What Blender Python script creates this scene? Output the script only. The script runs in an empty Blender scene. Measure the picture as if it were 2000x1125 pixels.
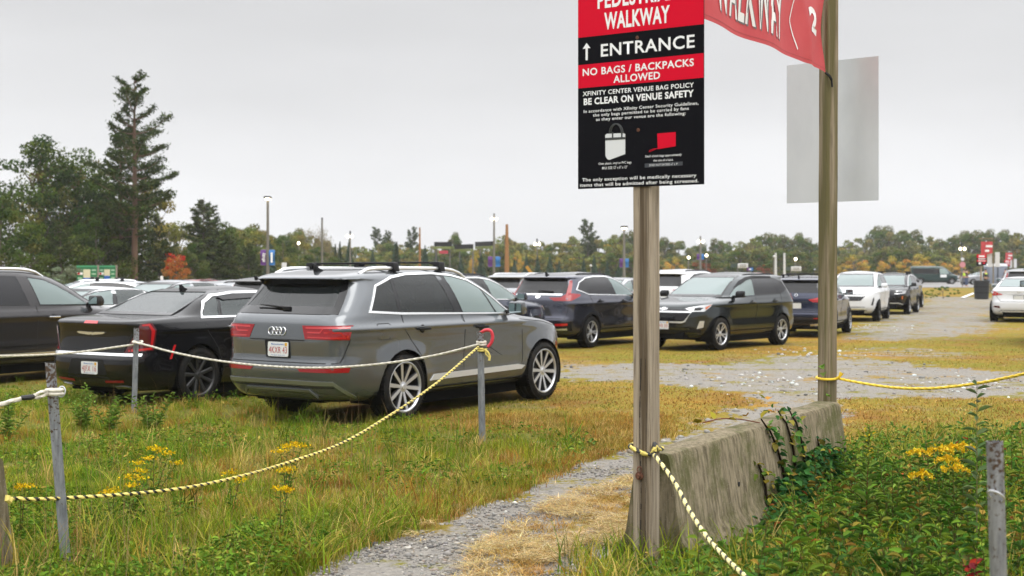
import bpy, bmesh, math, random
import numpy as np
from mathutils import Vector, Matrix
from mathutils.bvhtree import BVHTree

SC = bpy.context.scene
COL = SC.collection
R = math.radians
# ---------------------------------------------------------------- camera, sky, sun, exposure
EYE, FPX, HOR = 1.75, 2600.0, 526.0
cam_d = bpy.data.cameras.new("camera")
cam = bpy.data.objects.new("camera", cam_d)
COL.objects.link(cam)
cam.location = (0, 0, EYE)
cam.rotation_euler = (R(90), 0, 0)
cam_d.sensor_width = 36
cam_d.lens = FPX / 2000 * 36
cam_d.shift_y = (HOR - 562.5) / 2000
cam_d.clip_end = 6000
cam_d.dof.use_dof = True
cam_d.dof.focus_distance = 10.5
cam_d.dof.aperture_fstop = 3.2
SC.camera = cam

SUN_EL, SUN_AZ = R(58), R(150)
world = bpy.data.worlds.new("World")
SC.world = world
world.use_nodes = True
nt = world.node_tree
for n in list(nt.nodes): nt.nodes.remove(n)
def N(t, kind, **kw):
    n = t.nodes.new(kind)
    for k, v in kw.items():
        if k == 'inp':
            for kk, vv in v.items(): n.inputs[kk].default_value = vv
        else: setattr(n, k, v)
    return n
out = N(nt, 'ShaderNodeOutputWorld')
bg = N(nt, 'ShaderNodeBackground', inp={1: 0.1})
sky = N(nt, 'ShaderNodeTexSky', sky_type='NISHITA', sun_disc=False, sun_elevation=SUN_EL, sun_rotation=SUN_AZ)
sky.air_density = 1.0; sky.dust_density = 4.0
hs = N(nt, 'ShaderNodeHueSaturation', inp={'Saturation': 0.15, 'Value': 0.6})
tc = N(nt, 'ShaderNodeTexCoord')
sep = N(nt, 'ShaderNodeSeparateXYZ')
cr = N(nt, 'ShaderNodeValToRGB')
e = cr.color_ramp.elements
e[0].position = 0.0; e[0].color = (.295, .297, .304, 1)
e[1].position = 1.0; e[1].color = (1, 1, 1, 1)
for p, c in ((.06, .29), (.13, .262), (.20, .238), (.27, .26), (.40, .60), (.7, .95)):
    q = cr.color_ramp.elements.new(p); q.color = (c, c * 1.005, c * 1.025, 1)
sc_ = N(nt, 'ShaderNodeVectorMath', operation='SCALE', inp={'Scale': 25.0})
nz = N(nt, 'ShaderNodeTexNoise', inp={'Scale': 1.3, 'Detail': 5.0, 'Roughness': .5})
mp = N(nt, 'ShaderNodeMapping', inp={'Scale': (1, 1, 4.5), 'Location': (0.3, 0.2, .4)})
mr = N(nt, 'ShaderNodeMapRange', inp={'From Min': .3, 'From Max': .7, 'To Min': .83, 'To Max': 1.10})
cl = N(nt, 'ShaderNodeVectorMath', operation='SCALE')
mx = N(nt, 'ShaderNodeMixRGB', inp={0: 0.9})
L = nt.links.new
L(tc.outputs['Generated'], sep.inputs[0]); L(sep.outputs['Z'], cr.inputs[0])
L(cr.outputs[0], sc_.inputs[0]); L(tc.outputs['Generated'], mp.inputs[0]); L(mp.outputs[0], nz.inputs['Vector'])
L(nz.outputs[0], mr.inputs[0]); L(sc_.outputs[0], cl.inputs[0]); L(mr.outputs[0], cl.inputs['Scale'])
L(sky.outputs[0], hs.inputs['Color']); L(hs.outputs[0], mx.inputs[1]); L(cl.outputs[0], mx.inputs[2])
L(mx.outputs[0], bg.inputs[0]); L(bg.outputs[0], out.inputs[0])

sun_d = bpy.data.lights.new("sun", 'SUN')
sun_d.energy = 1.2; sun_d.angle = R(40); sun_d.color = (1, .97, .92)
sun = bpy.data.objects.new("sun", sun_d); COL.objects.link(sun)
# the lamp points from the sky's sun direction
sdir = Vector((math.sin(SUN_AZ) * math.cos(SUN_EL), math.cos(SUN_AZ) * math.cos(SUN_EL), math.sin(SUN_EL)))
sun.rotation_euler = sdir.to_track_quat('Z', 'Y').to_euler()
sun.location = (0, -20, 60)
SC.view_settings.view_transform = 'Standard'
SC.view_settings.look = 'None'
SC.view_settings.exposure = 0.34
SC.view_settings.gamma = 1.0
SC.render.engine = 'CYCLES'
SC.cycles.max_bounces = 8
SC.cycles.transparent_max_bounces = 12
SC.cycles.use_denoising = True
SC.cycles.volume_bounces = 1

# ---------------------------------------------------------------- helpers
def px2w(px, py, d):
    return Vector(((px - 1000) / FPX * d, d, EYE - (py - HOR) / FPX * d))
def gd(py): return FPX * EYE / (py - HOR)
def gp(px, py):
    d = gd(py); return Vector(((px - 1000) / FPX * d, d, 0))

def mat(name, col=(.5, .5, .5), rough=.6, metal=0., coat=0., spec=.5, emit=None, es=0):
    m = bpy.data.materials.new(name); m.use_nodes = True
    b = m.node_tree.nodes['Principled BSDF']
    b.inputs['Base Color'].default_value = (*col, 1)
    b.inputs['Roughness'].default_value = rough
    b.inputs['Metallic'].default_value = metal
    b.inputs['Coat Weight'].default_value = coat
    b.inputs['Coat Roughness'].default_value = .04
    b.inputs['Specular IOR Level'].default_value = spec
    if emit:
        b.inputs['Emission Color'].default_value = (*emit, 1); b.inputs['Emission Strength'].default_value = es
    return m
def bsdf(m): return m.node_tree.nodes['Principled BSDF']
def add_noise(m, c1, c2, scale=8, detail=6, lo=.35, hi=.65, vec_scale=(1, 1, 1), bump=0., bscale=None, rough=None):
    """two-tone noise colour and optional bump on an existing principled material"""
    t = m.node_tree; b = bsdf(m)
    tcn = N(t, 'ShaderNodeTexCoord'); mpn = N(t, 'ShaderNodeMapping', inp={'Scale': vec_scale})
    nn = N(t, 'ShaderNodeTexNoise', inp={'Scale': scale, 'Detail': detail, 'Roughness': .65})
    rr = N(t, 'ShaderNodeMapRange', inp={'From Min': lo, 'From Max': hi})
    mm = N(t, 'ShaderNodeMixRGB', inp={1: (*c1, 1), 2: (*c2, 1)})
    k = t.links.new
    k(tcn.outputs['Object'], mpn.inputs[0]); k(mpn.outputs[0], nn.inputs['Vector']); k(nn.outputs[0], rr.inputs[0])
    k(rr.outputs[0], mm.inputs[0]); k(mm.outputs[0], b.inputs['Base Color'])
    if bump:
        bn = N(t, 'ShaderNodeBump', inp={'Strength': bump, 'Distance': .02})
        k(nn.outputs[0], bn.inputs['Height']); k(bn.outputs[0], b.inputs['Normal'])
    return mm, mpn
def attr_mat(name, rough=.7, trans=0., attr='tint', spec=.06):
    m = mat(name, rough=rough, spec=spec); t = m.node_tree; b = bsdf(m)
    a = N(t, 'ShaderNodeAttribute', attribute_name=attr)
    t.links.new(a.outputs['Color'], b.inputs['Base Color'])
    if trans:
        tr = N(t, 'ShaderNodeBsdfTranslucent'); ms = N(t, 'ShaderNodeMixShader', inp={0: trans})
        o = t.nodes['Material Output']
        t.links.new(a.outputs['Color'], tr.inputs[0]); t.links.new(b.outputs[0], ms.inputs[1])
        t.links.new(tr.outputs[0], ms.inputs[2]); t.links.new(ms.outputs[0], o.inputs[0])
    return m

def link(name, me, m=None, parent=None, loc=None, rot=None):
    o = bpy.data.objects.new(name, me); COL.objects.link(o)
    if m is not None and me is not None:
        if not isinstance(m, (list, tuple)): m = [m]
        for q in m: me.materials.append(q)
    if parent is not None: o.parent = parent
    if loc is not None: o.location = loc
    if rot is not None: o.rotation_euler = rot
    return o
def tag(o, label=None, cat=None, group=None, kind=None):
    if label: o['label'] = label
    if cat: o['category'] = cat
    if group: o['group'] = group
    if kind: o['kind'] = kind
    return o
def thing(name, label, cat, loc=(0, 0, 0), rz=0, group=None):
    o = bpy.data.objects.new(name, None); COL.objects.link(o)
    o.location = loc; o.rotation_euler = (0, 0, rz); o.empty_display_size = .3
    return tag(o, label, cat, group)
def copy_tree(o, parent=None):
    c = o.copy(); COL.objects.link(c); c.parent = parent
    for ch in list(o.children): copy_tree(ch, c)
    return c

class MB:
    def __init__(s): s.v = []; s.f = []; s.mi = []; s.cur = 0
    def add(s, v, f, mi=None):
        b = len(s.v); s.v += [tuple(p) for p in v]; s.f += [tuple(i + b for i in q) for q in f]
        s.mi += [s.cur if mi is None else mi] * len(f); return s
    def box(s, c, d, rot=None):
        x, y, z = d[0] / 2, d[1] / 2, d[2] / 2
        vs = [Vector((i * x, j * y, k * z)) for i in (-1, 1) for j in (-1, 1) for k in (-1, 1)]
        if rot is not None: vs = [rot @ p for p in vs]
        c = Vector(c)
        return s.add([p + c for p in vs], [(0, 1, 3, 2), (4, 6, 7, 5), (0, 4, 5, 1), (2, 3, 7, 6), (0, 2, 6, 4), (1, 5, 7, 3)])
    def tube(s, pts, r, seg=8, cap=True):
        pts = [Vector(p) for p in pts]; n = len(pts); rs = r if isinstance(r, (list, tuple)) else [r] * n
        vs = []; up = Vector((0, 0, 1))
        t0 = (pts[1] - pts[0]).normalized()
        if abs(t0.dot(up)) > .95: up = Vector((1, 0, 0))
        a = t0.cross(up).normalized()
        for i, p in enumerate(pts):
            t = (pts[min(i + 1, n - 1)] - pts[max(i - 1, 0)])
            t = t.normalized() if t.length > 1e-9 else t0
            a = (a - t * a.dot(t)); a = a.normalized() if a.length > 1e-6 else t.orthogonal().normalized()
            b = t.cross(a)
            for k in range(seg):
                th = 2 * math.pi * k / seg
                vs.append(p + (a * math.cos(th) + b * math.sin(th)) * rs[i])
        fs = [(i * seg + k, i * seg + (k + 1) % seg, (i + 1) * seg + (k + 1) % seg, (i + 1) * seg + k) for i in range(n - 1) for k in range(seg)]
        if cap: fs += [tuple(range(seg))[::-1], tuple((n - 1) * seg + k for k in range(seg))]
        return s.add(vs, fs)
    def lathe(s, prof, seg=32, axis='Y', c=(0, 0, 0)):
        vs = []; n = len(prof)
        for k in range(seg):
            th = 2 * math.pi * k / seg; ca, sa = math.cos(th), math.sin(th)
            for (r, h) in prof:
                p = (r * ca, h, r * sa) if axis == 'Y' else (r * ca, r * sa, h)
                vs.append(Vector(p) + Vector(c))
        fs = [(k * n + i, k * n + i + 1, ((k + 1) % seg) * n + i + 1, ((k + 1) % seg) * n + i) for k in range(seg) for i in range(n - 1)]
        return s.add(vs, fs)
    def prism(s, poly, h0, h1, axis='Z', M=None):
        n = len(poly); vs = []
        for h in (h0, h1):
            for (a, b) in poly:
                p = {'Z': (a, b, h), 'Y': (a, h, b), 'X': (h, a, b)}[axis]
                vs.append(M @ Vector(p) if M else p)
        fs = [tuple(range(n))[::-1], tuple(n + i for i in range(n))] + [(i, (i + 1) % n, n + (i + 1) % n, n + i) for i in range(n)]
        return s.add(vs, fs)
    def build(s, name, m, parent=None, bevel=0, smooth=True, ang=35, loc=None, rot=None, recalc=True):
        me = bpy.data.meshes.new(name); me.from_pydata(s.v, [], s.f)
        if any(s.mi): me.polygons.foreach_set('material_index', s.mi)
        if bevel or recalc:
            bm = bmesh.new(); bm.from_mesh(me)
            if recalc: bmesh.ops.recalc_face_normals(bm, faces=bm.faces)
            if bevel:
                ed = [e for e in bm.edges if len(e.link_faces) == 2 and e.calc_face_angle(0) > R(30)]
                bmesh.ops.bevel(bm, geom=ed, offset=bevel, segments=2, affect='EDGES', profile=.5)
            bm.to_mesh(me); bm.free()
        if smooth:
            me.polygons.foreach_set('use_smooth', [True] * len(me.polygons))
            me.set_sharp_from_angle(angle=R(ang))
        return link(name, me, m, parent, loc, rot)

def np_mesh(name, V, F, m=None, parent=None, tint=None, tint_dom='FACE', smooth=False):
    """V (n,3), F (m,k) one polygon size; tint (m,3) per face"""
    V = np.asarray(V, np.float32); F = np.asarray(F, np.int32)
    me = bpy.data.meshes.new(name)
    me.vertices.add(len(V)); me.vertices.foreach_set('co', V.ravel())
    k = F.shape[1]
    me.loops.add(F.size); me.loops.foreach_set('vertex_index', F.ravel())
    me.polygons.add(len(F)); me.polygons.foreach_set('loop_start', np.arange(0, F.size, k, dtype=np.int32))
    if tint is not None:
        at = me.attributes.new('tint', 'FLOAT_COLOR', tint_dom)
        at.data.foreach_set('color', np.concatenate([tint, np.ones((len(tint), 1))], 1).astype(np.float32).ravel())
    if smooth: me.polygons.foreach_set('use_smooth', np.ones(len(F), bool))
    me.update(); me.validate()
    return link(name, me, m, parent) if m is not None else me

def pchip(xs, ys, xq):
    xs = np.asarray(xs, float); ys = np.asarray(ys, float); h = np.diff(xs); d = np.diff(ys) / h
    m = np.zeros(len(xs))
    for i in range(1, len(xs) - 1):
        if d[i - 1] * d[i] > 0:
            w1 = 2 * h[i] + h[i - 1]; w2 = h[i] + 2 * h[i - 1]
            m[i] = (w1 + w2) / (w1 / d[i - 1] + w2 / d[i])
    m[0], m[-1] = d[0], d[-1]
    i = np.clip(np.searchsorted(xs, xq) - 1, 0, len(h) - 1); t = (np.clip(xq, xs[0], xs[-1]) - xs[i]) / h[i]
    return (ys[i] * (1 + 2 * t) * (1 - t) ** 2 + m[i] * h[i] * t * (1 - t) ** 2 + ys[i + 1] * t * t * (3 - 2 * t) + m[i + 1] * h[i] * t * t * (t - 1))

def text_mesh(name, s, m, parent, u0, u1, z0, z1, place, bold=0., squeeze=True):
    """lettering whose box is fitted to u0..u1, z0..z1 and laid on a surface by place(u, z)"""
    c = bpy.data.curves.new(name, 'FONT'); c.body = s; c.size = 1; c.offset = bold; c.resolution_u = 3
    c.space_character = 1.08
    o = bpy.data.objects.new(name, c); COL.objects.link(o)
    dg = bpy.context.evaluated_depsgraph_get()
    me = bpy.data.meshes.new_from_object(o.evaluated_get(dg)); bpy.data.objects.remove(o); bpy.data.curves.remove(c)
    co = np.empty(len(me.vertices) * 3); me.vertices.foreach_get('co', co); co = co.reshape(-1, 3)
    cap = .73 - bold * 0
    xmin, xmax = co[:, 0].min(), co[:, 0].max()
    for v, p in zip(me.vertices, co):
        v.co = place(u0 + (p[0] - xmin) / (xmax - xmin) * (u1 - u0), z0 + p[1] / cap * (z1 - z0))
    me.name = name
    return link(name, me, m, parent)
def inpoly(P, poly):
    P = np.asarray(P); x, y = P[:, 0], P[:, 1]; c = np.zeros(len(P), bool); n = len(poly); j = n - 1
    for i in range(n):
        xi, yi = poly[i]; xj, yj = poly[j]
        k = ((yi > y) != (yj > y)) & (x < (xj - xi) * (y - yi) / (yj - yi + 1e-12) + xi)
        c ^= k; j = i
    return c
def vnoise(P, seed=0, sc=1.):
    """smooth value noise in 2D, 0..1"""
    P = np.asarray(P, float) * sc; i = np.floor(P).astype(int); f = P - i; f = f * f * (3 - 2 * f)
    def h(a, b):
        n = (a * 374761393 + b * 668265263 + seed * 1274126177) & 0xffffffff
        n = ((n ^ (n >> 13)) * 1274126177) & 0xffffffff
        return ((n ^ (n >> 16)) & 0xffff) / 65535.
    a, b = i[:, 0], i[:, 1]
    return (h(a, b) * (1 - f[:, 0]) * (1 - f[:, 1]) + h(a + 1, b) * f[:, 0] * (1 - f[:, 1]) + h(a, b + 1) * (1 - f[:, 0]) * f[:, 1] + h(a + 1, b + 1) * f[:, 0] * f[:, 1])
def fbm(P, seed=0, sc=1., o=4):
    r = 0; a = .5; t = 0
    for k in range(o): r = r + a * vnoise(P, seed + k * 17, sc); t += a; a *= .55; sc *= 2.03
    return r / t
# ---------------------------------------------------------------- ground
rng = np.random.default_rng(7); random.seed(7)
def pxy(P):
    y = np.maximum(P[:, 1], .5); return np.stack([1000 + FPX * P[:, 0] / y, HOR + FPX * EYE / y], 1)
G_PATH = [(520, 1150), (700, 1062), (860, 1012), (980, 962), (1090, 917), (1170, 887), (1245, 868), (1245, 915), (1175, 955), (1075, 1000), (1020, 1050), (985, 1150)]
G_PATH2 = [(1040, 1150), (1110, 1075), (1245, 1000), (1300, 1000), (1240, 1150)]
G_STRAW = [(880, 1150), (940, 1050), (1020, 1000), (1150, 952), (1245, 908), (1290, 900), (1290, 1000), (1110, 1075), (1040, 1150)]
G_BAND = [(1060, 712), (1230, 706), (1400, 712), (1520, 690), (1700, 702), (1850, 716), (2100, 735), (2100, 775), (1640, 778), (1650, 830), (1560, 850), (1420, 880), (1280, 900), (1230, 880), (1285, 852), (1400, 815), (1500, 780), (1430, 764), (1230, 745), (1060, 742)]
G_DRIVE = [(1640, 662), (1690, 630), (1790, 596), (1815, 578), (2050, 584), (2050, 602), (1955, 606), (1945, 642), (1900, 655), (1700, 668)]
G_THIN = [(1600, 690), (1760, 674), (1930, 690), (1700, 703)]
L_LEFT = [(-400, 725), (150, 745), (420, 770), (600, 788), (745, 815), (920, 842), (1010, 838), (1085, 858), (1150, 872), (1095, 912), (980, 958), (860, 1008), (700, 1058), (520, 1145), (300, 1500), (-900, 1500)]
L_RIGHT = [(1655, 872), (1760, 852), (2300, 835), (2500, 1500), (1230, 1500), (1280, 1120), (1400, 1100), (1500, 1060), (1640, 955)]
def zones(P):
    w = np.stack([fbm(P, 3, .9) - .5, fbm(P, 5, .9) - .5], 1) * .55 * np.clip(P[:, 1:2] / 14, .5, 4)
    q = pxy(P + w); f = P[:, 1] > 2
    g = np.zeros(len(P))
    for poly, v in ((G_PATH, .80), (G_PATH2, .50), (G_STRAW, .40), (G_BAND, .74), (G_DRIVE, .70), (G_THIN, .48)):
        g = np.where(inpoly(q, poly) & f, np.maximum(g, v), g)
    gn = ((inpoly(q, L_LEFT) | inpoly(q, L_RIGHT)) & f).astype(float)
    gn = np.where(P[:, 1] <= 2, .7, gn)
    st = (inpoly(q, G_STRAW) & f).astype(float)
    far = np.clip((P[:, 1] - 125) / 10, 0, 1)
    return g * (1 - far), gn, st, far
yy = [-8.]
while yy[-1] < 1500: yy.append(yy[-1] + max(.11, .011 * (yy[-1] + 5)))
yy = np.array(yy); uu = np.concatenate([np.linspace(-1.6, -.42, 30)[:-1], np.linspace(-.42, .42, 330), np.linspace(.42, 1.6, 30)[1:]])
YY, UU = np.meshgrid(yy, uu, indexing='ij'); GP = np.stack([(UU * (YY + 12)).ravel(), YY.ravel()], 1)
_zz = [zones(GP + np.random.default_rng(i).normal(0, 1, GP.shape) * .16 * np.clip(GP[:, 1:2] / 12, .6, 3)) for i in range(6)]
zg, zn, zs_, zf = [sum(q[i] for q in _zz) / 6 for i in range(4)]
GZ = (fbm(GP, 11, 1.3) - .5) * .05 * (1 - np.clip((GP[:, 1] - 30) / 30, 0, 1)) * (.35 + .65 * zn) - .012
def ground_z(P): return (fbm(P, 11, 1.3) - .5) * .05 * (1 - np.clip((P[:, 1] - 30) / 30, 0, 1)) * .8 - .012
r_, c_ = len(yy), len(uu); ii = np.arange(r_ * c_).reshape(r_, c_)
GF = np.stack([ii[:-1, :-1], ii[:-1, 1:], ii[1:, 1:], ii[1:, :-1]], -1).reshape(-1, 4)
gme = np_mesh('ground', np.concatenate([GP, GZ[:, None]], 1), GF, smooth=True)
for nm, a in (('gravel', zg), ('green', zn), ('straw', zs_), ('tarmac', zf)):
    at_ = gme.attributes.new(nm, 'FLOAT', 'POINT'); at_.data.foreach_set('value', a.astype(np.float32))
gm = mat('ground_mix', rough=.9, spec=.05); t = gm.node_tree; b = bsdf(gm); k = t.links.new
tcn = N(t, 'ShaderNodeTexCoord')
def noise(sc, det=6, ro=.6, vs=None):
    n = N(t, 'ShaderNodeTexNoise', inp={'Scale': sc, 'Detail': det, 'Roughness': ro})
    if vs: m_ = N(t, 'ShaderNodeMapping', inp={'Scale': vs}); k(tcn.outputs['Object'], m_.inputs[0]); k(m_.outputs[0], n.inputs['Vector'])
    else: k(tcn.outputs['Object'], n.inputs['Vector'])
    return n.outputs[0]
def rng_(x, a, b_, c=0., d=1.):
    n = N(t, 'ShaderNodeMapRange', inp={'From Min': a, 'From Max': b_, 'To Min': c, 'To Max': d}); k(x, n.inputs[0]); return n.outputs[0]
def mixc(f, c1, c2):
    n = N(t, 'ShaderNodeMixRGB')
    for i, c in ((1, c1), (2, c2)):
        if isinstance(c, tuple): n.inputs[i].default_value = (*c, 1)
        else: k(c, n.inputs[i])
    k(f, n.inputs[0]) if not isinstance(f, float) else setattr(n.inputs[0], 'default_value', f); return n.outputs[0]
def math_(op, a, b_):
    n = N(t, 'ShaderNodeMath', operation=op)
    for i, c in ((0, a), (1, b_)):
        if isinstance(c, (float, int)): n.inputs[i].default_value = c
        else: k(c, n.inputs[i])
    return n.outputs[0]
def attr(nm): return N(t, 'ShaderNodeAttribute', attribute_name=nm).outputs['Fac']
n_big, n_mid, n_fine = noise(.22, 5), noise(1.6, 7, .65), noise(14, 8, .75)
dry = mixc(rng_(n_mid, .38, .62), (.30, .165, .032), (.215, .17, .026))
dry = mixc(rng_(n_big, .38, .56), dry, (.165, .155, .022))
dry = mixc(rng_(n_fine, .5, .75), dry, (.45, .29, .075))
dry = mixc(rng_(n_fine, .25, .45, .75, 0.), dry, (.085, .055, .016))
brn = noise(.8, 6, .6); dry = mixc(rng_(brn, .5, .68), dry, (.225, .11, .03))
soil = noise(.55, 7, .62); dry = mixc(rng_(soil, .56, .68, 0., .75), dry, mixc(n_fine, (.17, .125, .075), (.26, .205, .14)))
green = mixc(rng_(n_mid, .4, .6), (.13, .12, .025), (.095, .13, .018)); green = mixc(rng_(n_fine, .45, .7), green, (.22, .17, .055))
vor = N(t, 'ShaderNodeTexVoronoi', inp={'Scale': 34.0}); k(tcn.outputs['Object'], vor.inputs['Vector'])
vsep = N(t, 'ShaderNodeSeparateColor'); k(vor.outputs['Color'], vsep.inputs[0])
vor2 = N(t, 'ShaderNodeTexVoronoi', inp={'Scale': 9.0}); k(tcn.outputs['Object'], vor2.inputs['Vector'])
vs2 = N(t, 'ShaderNodeSeparateColor'); k(vor2.outputs['Color'], vs2.inputs[0])
stone = mixc(vsep.outputs[0], (.155, .15, .142), (.30, .283, .256)); stone = mixc(rng_(n_fine, .3, .7), stone, (.255, .232, .20))
stone = mixc(math_('MULTIPLY', rng_(vs2.outputs[1], .97, .98), rng_(vor2.outputs['Distance'], .02, .03, 1., 0.)), stone, (.7, .69, .66))
stone = mixc(math_('MULTIPLY', rng_(vs2.outputs[0], .90, .91), rng_(vor2.outputs['Distance'], .018, .028, 1., 0.)), stone, (.06, .062, .066))
gfac = math_('ADD', attr('gravel'), math_('MULTIPLY', math_('SUBTRACT', n_mid, .5), 2.6)); gfac = math_('ADD', gfac, math_('MULTIPLY', math_('SUBTRACT', n_fine, .5), 1.5))
gfac = rng_(gfac, .38, .66)
col = mixc(attr('green'), dry, green)
sfac = rng_(math_('ADD', math_('MULTIPLY', attr('straw'), .62), math_('MULTIPLY', math_('SUBTRACT', n_mid, .5), 2.6)), .5, .8)
col = mixc(sfac, col, mixc(rng_(n_fine, .3, .7), (.46, .33, .14), (.28, .235, .17)))
col = mixc(gfac, col, stone)
col = mixc(attr('tarmac'), col, mixc(n_mid, (.20, .19, .185), (.25, .235, .225)))
k(col, b.inputs['Base Color'])
bn = N(t, 'ShaderNodeBump', inp={'Strength': .7, 'Distance': .03}); k(math_('ADD', n_fine, math_('MULTIPLY', vor.outputs['Distance'], 1.2)), bn.inputs['Height']); k(bn.outputs[0], b.inputs['Normal'])
ground = link('ground', gme, gm); tag(ground, kind='structure')
# far road crossing behind the lot
rd = MB(); rd.add([(8, 128, .02), (200, 128, .02), (200, 190, .02), (8, 190, .02)], [(0, 1, 2, 3)])
rm = mat('tarmac', (.2, .19, .185), .85); add_noise(rm, (.16, .155, .15), (.25, .24, .235), .6, 6, bump=.1)
tag(rd.build('road', rm), kind='structure')
ln = MB(); a_, b_ = gp(1880, 582), gp(1908, 571); n_ = Vector((b_.y - a_.y, a_.x - b_.x, 0)).normalized() * .13
ln.add([a_ + n_ + Vector((0, 0, .03)), a_ - n_ + Vector((0, 0, .03)), b_ - n_ + Vector((0, 0, .03)), b_ + n_ + Vector((0, 0, .03))], [(0, 1, 2, 3)])
tag(ln.build('road_marking', mat('road_paint', (.7, .7, .68), .6)), kind='structure')

# ---------------------------------------------------------------- car materials
def paint(name, col, metal=.4, rough=.32, dust=.3, coat=.8):
    m = mat(name, col, rough, metal, coat, .12); t = m.node_tree; b = bsdf(m)
    # road film: a thin brown dust low on the body and faint drying water marks
    tcn = N(t, 'ShaderNodeTexCoord'); nn = N(t, 'ShaderNodeTexNoise', inp={'Scale': 9.0, 'Detail': 6.0})
    sp_ = N(t, 'ShaderNodeSeparateXYZ'); m1 = N(t, 'ShaderNodeMapRange', inp={'From Min': .25, 'From Max': .75, 'To Min': dust, 'To Max': 0.})
    mu = N(t, 'ShaderNodeMath', operation='MULTIPLY'); mc = N(t, 'ShaderNodeMixRGB', inp={1: (*col, 1), 2: (.10, .085, .065, 1)})
    k = t.links.new
    k(tcn.outputs['Object'], nn.inputs['Vector']); k(tcn.outputs['Object'], sp_.inputs[0]); k(sp_.outputs['Z'], m1.inputs[0])
    k(m1.outputs[0], mu.inputs[0]); k(nn.outputs[0], mu.inputs[1]); k(mu.outputs[0], mc.inputs[0]); k(mc.outputs[0], b.inputs['Base Color'])
    n2 = N(t, 'ShaderNodeTexNoise', inp={'Scale': 160.0, 'Detail': 2.0}); r2 = N(t, 'ShaderNodeMapRange', inp={'From Min': .58, 'From Max': .7, 'To Min': .03, 'To Max': .16})
    k(tcn.outputs['Object'], n2.inputs['Vector']); k(n2.outputs[0], r2.inputs[0]); k(r2.outputs[0], b.inputs['Coat Roughness'])
    return m
def glass(name, tint, refl=1.0, fog=0.):
    m = bpy.data.materials.new(name); m.use_nodes = True; t = m.node_tree
    for n in list(t.nodes): t.nodes.remove(n)
    o = N(t, 'ShaderNodeOutputMaterial'); tr = N(t, 'ShaderNodeBsdfTransparent'); gl = N(t, 'ShaderNodeBsdfGlossy')
    fr = N(t, 'ShaderNodeFresnel', inp={'IOR': 1.62}); mu = N(t, 'ShaderNodeMath', operation='MULTIPLY', inp={1: refl}); mi = N(t, 'ShaderNodeMixShader')
    tr.inputs[0].default_value = (*tint, 1); gl.inputs['Roughness'].default_value = .03
    k = t.links.new
    k(fr.outputs[0], mu.inputs[0]); df = N(t, 'ShaderNodeBsdfDiffuse'); tl = N(t, 'ShaderNodeBsdfTranslucent'); a_ = N(t, 'ShaderNodeMixShader', inp={0: .5}); f_ = N(t, 'ShaderNodeMixShader', inp={0: fog})
    for q in (df, tl): q.inputs[0].default_value = (.66, .84, .83, 1)       # wet film whose pale colour also stands in for reflected sky light
    k(df.outputs[0], a_.inputs[1]); k(tl.outputs[0], a_.inputs[2]); k(tr.outputs[0], f_.inputs[1]); k(a_.outputs[0], f_.inputs[2])
    k(mu.outputs[0], mi.inputs[0]); k(f_.outputs[0], mi.inputs[1]); k(gl.outputs[0], mi.inputs[2]); k(mi.outputs[0], o.inputs[0])
    return m
P_GREY = paint('paint_grey', (.112, .121, .130), .6, .22, .2, 1.0)
P_BLACK = paint('paint_black', (.004, .004, .005), .0, .25, .02, .6)
P_CHAR = paint('paint_charcoal', (.042, .040, .041), .5, .24, .1, .6)
P_BLUE = paint('paint_navy', (.022, .027, .052), .5, .22)
P_STEEL = paint('paint_steel_blue', (.060, .063, .085), .8, .2)
P_GREEN = paint('paint_dark_green_grey', (.036, .043, .046), .8, .2)
P_WHITE = paint('paint_white', (.62, .63, .645), .0, .35)
P_SILVER = paint('paint_silver', (.30, .31, .325), .6, .3)
P_RED = paint('paint_red', (.35, .03, .035), .2, .3)
P_VAN = paint('paint_van_green', (.010, .035, .032), .2, .3)
GL_C = glass('clear_glass', (.80, .93, .92), 1.0, .48)
GL_D = mat('dark_glass', (.010, .010, .012), .04, 0, 0, .42)
GL_P = glass('privacy_glass', (.13, .13, .14), .85, .025)
GL_M = glass('tinted_glass', (.30, .34, .34), 1.0, .10)
BLK = mat('black_plastic', (.009, .009, .010), .5, spec=.2)
BLKG = mat('gloss_black', (.006, .006, .007), .08)
LINER = mat('wheel_well', (.004, .004, .004), .95, spec=.03)
RUB = mat('tyre_rubber', (.012, .0115, .011), .8, spec=.15)
add_noise(RUB, (.009, .009, .009), (.034, .027, .019), 14, 5, .5, .8, bump=.3)
CHR = mat('bright_trim', (.75, .76, .77), .16, 1.0)
CHRW = mat('brushed_trim', (.80, .81, .82), .38, .9)
ALU = mat('machined_alloy', (.50, .51, .53), .3, .65)
ALUD = mat('dark_alloy', (.035, .035, .036), .4, .5)
LRED = mat('red_lens', (.24, .005, .008), .2, 0, .5, .3)
LRED2 = mat('red_lens_bright', (.45, .010, .012), .2, 0, 1.0)
LSMK = mat('smoked_red_lens', (.075, .008, .012), .12, 0, 1.0)
LCLR = mat('clear_lens', (.55, .56, .57), .12, .5, 1.0)
LAMB = mat('amber_lens', (.45, .09, .015), .2, 0, 1.0)
GAP = mat('panel_gap', (.004, .004, .004), .8)
PLATE = mat('plate_white', (.62, .63, .62), .4)
PLRED = mat('plate_red', (.36, .02, .02), .5)
PLBLU = mat('plate_blue', (.08, .16, .42), .5)
SEAT = mat('seat_cloth', (.06, .058, .055), .8)
WHT = mat('white_print', (.74, .75, .76), .45)

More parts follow.
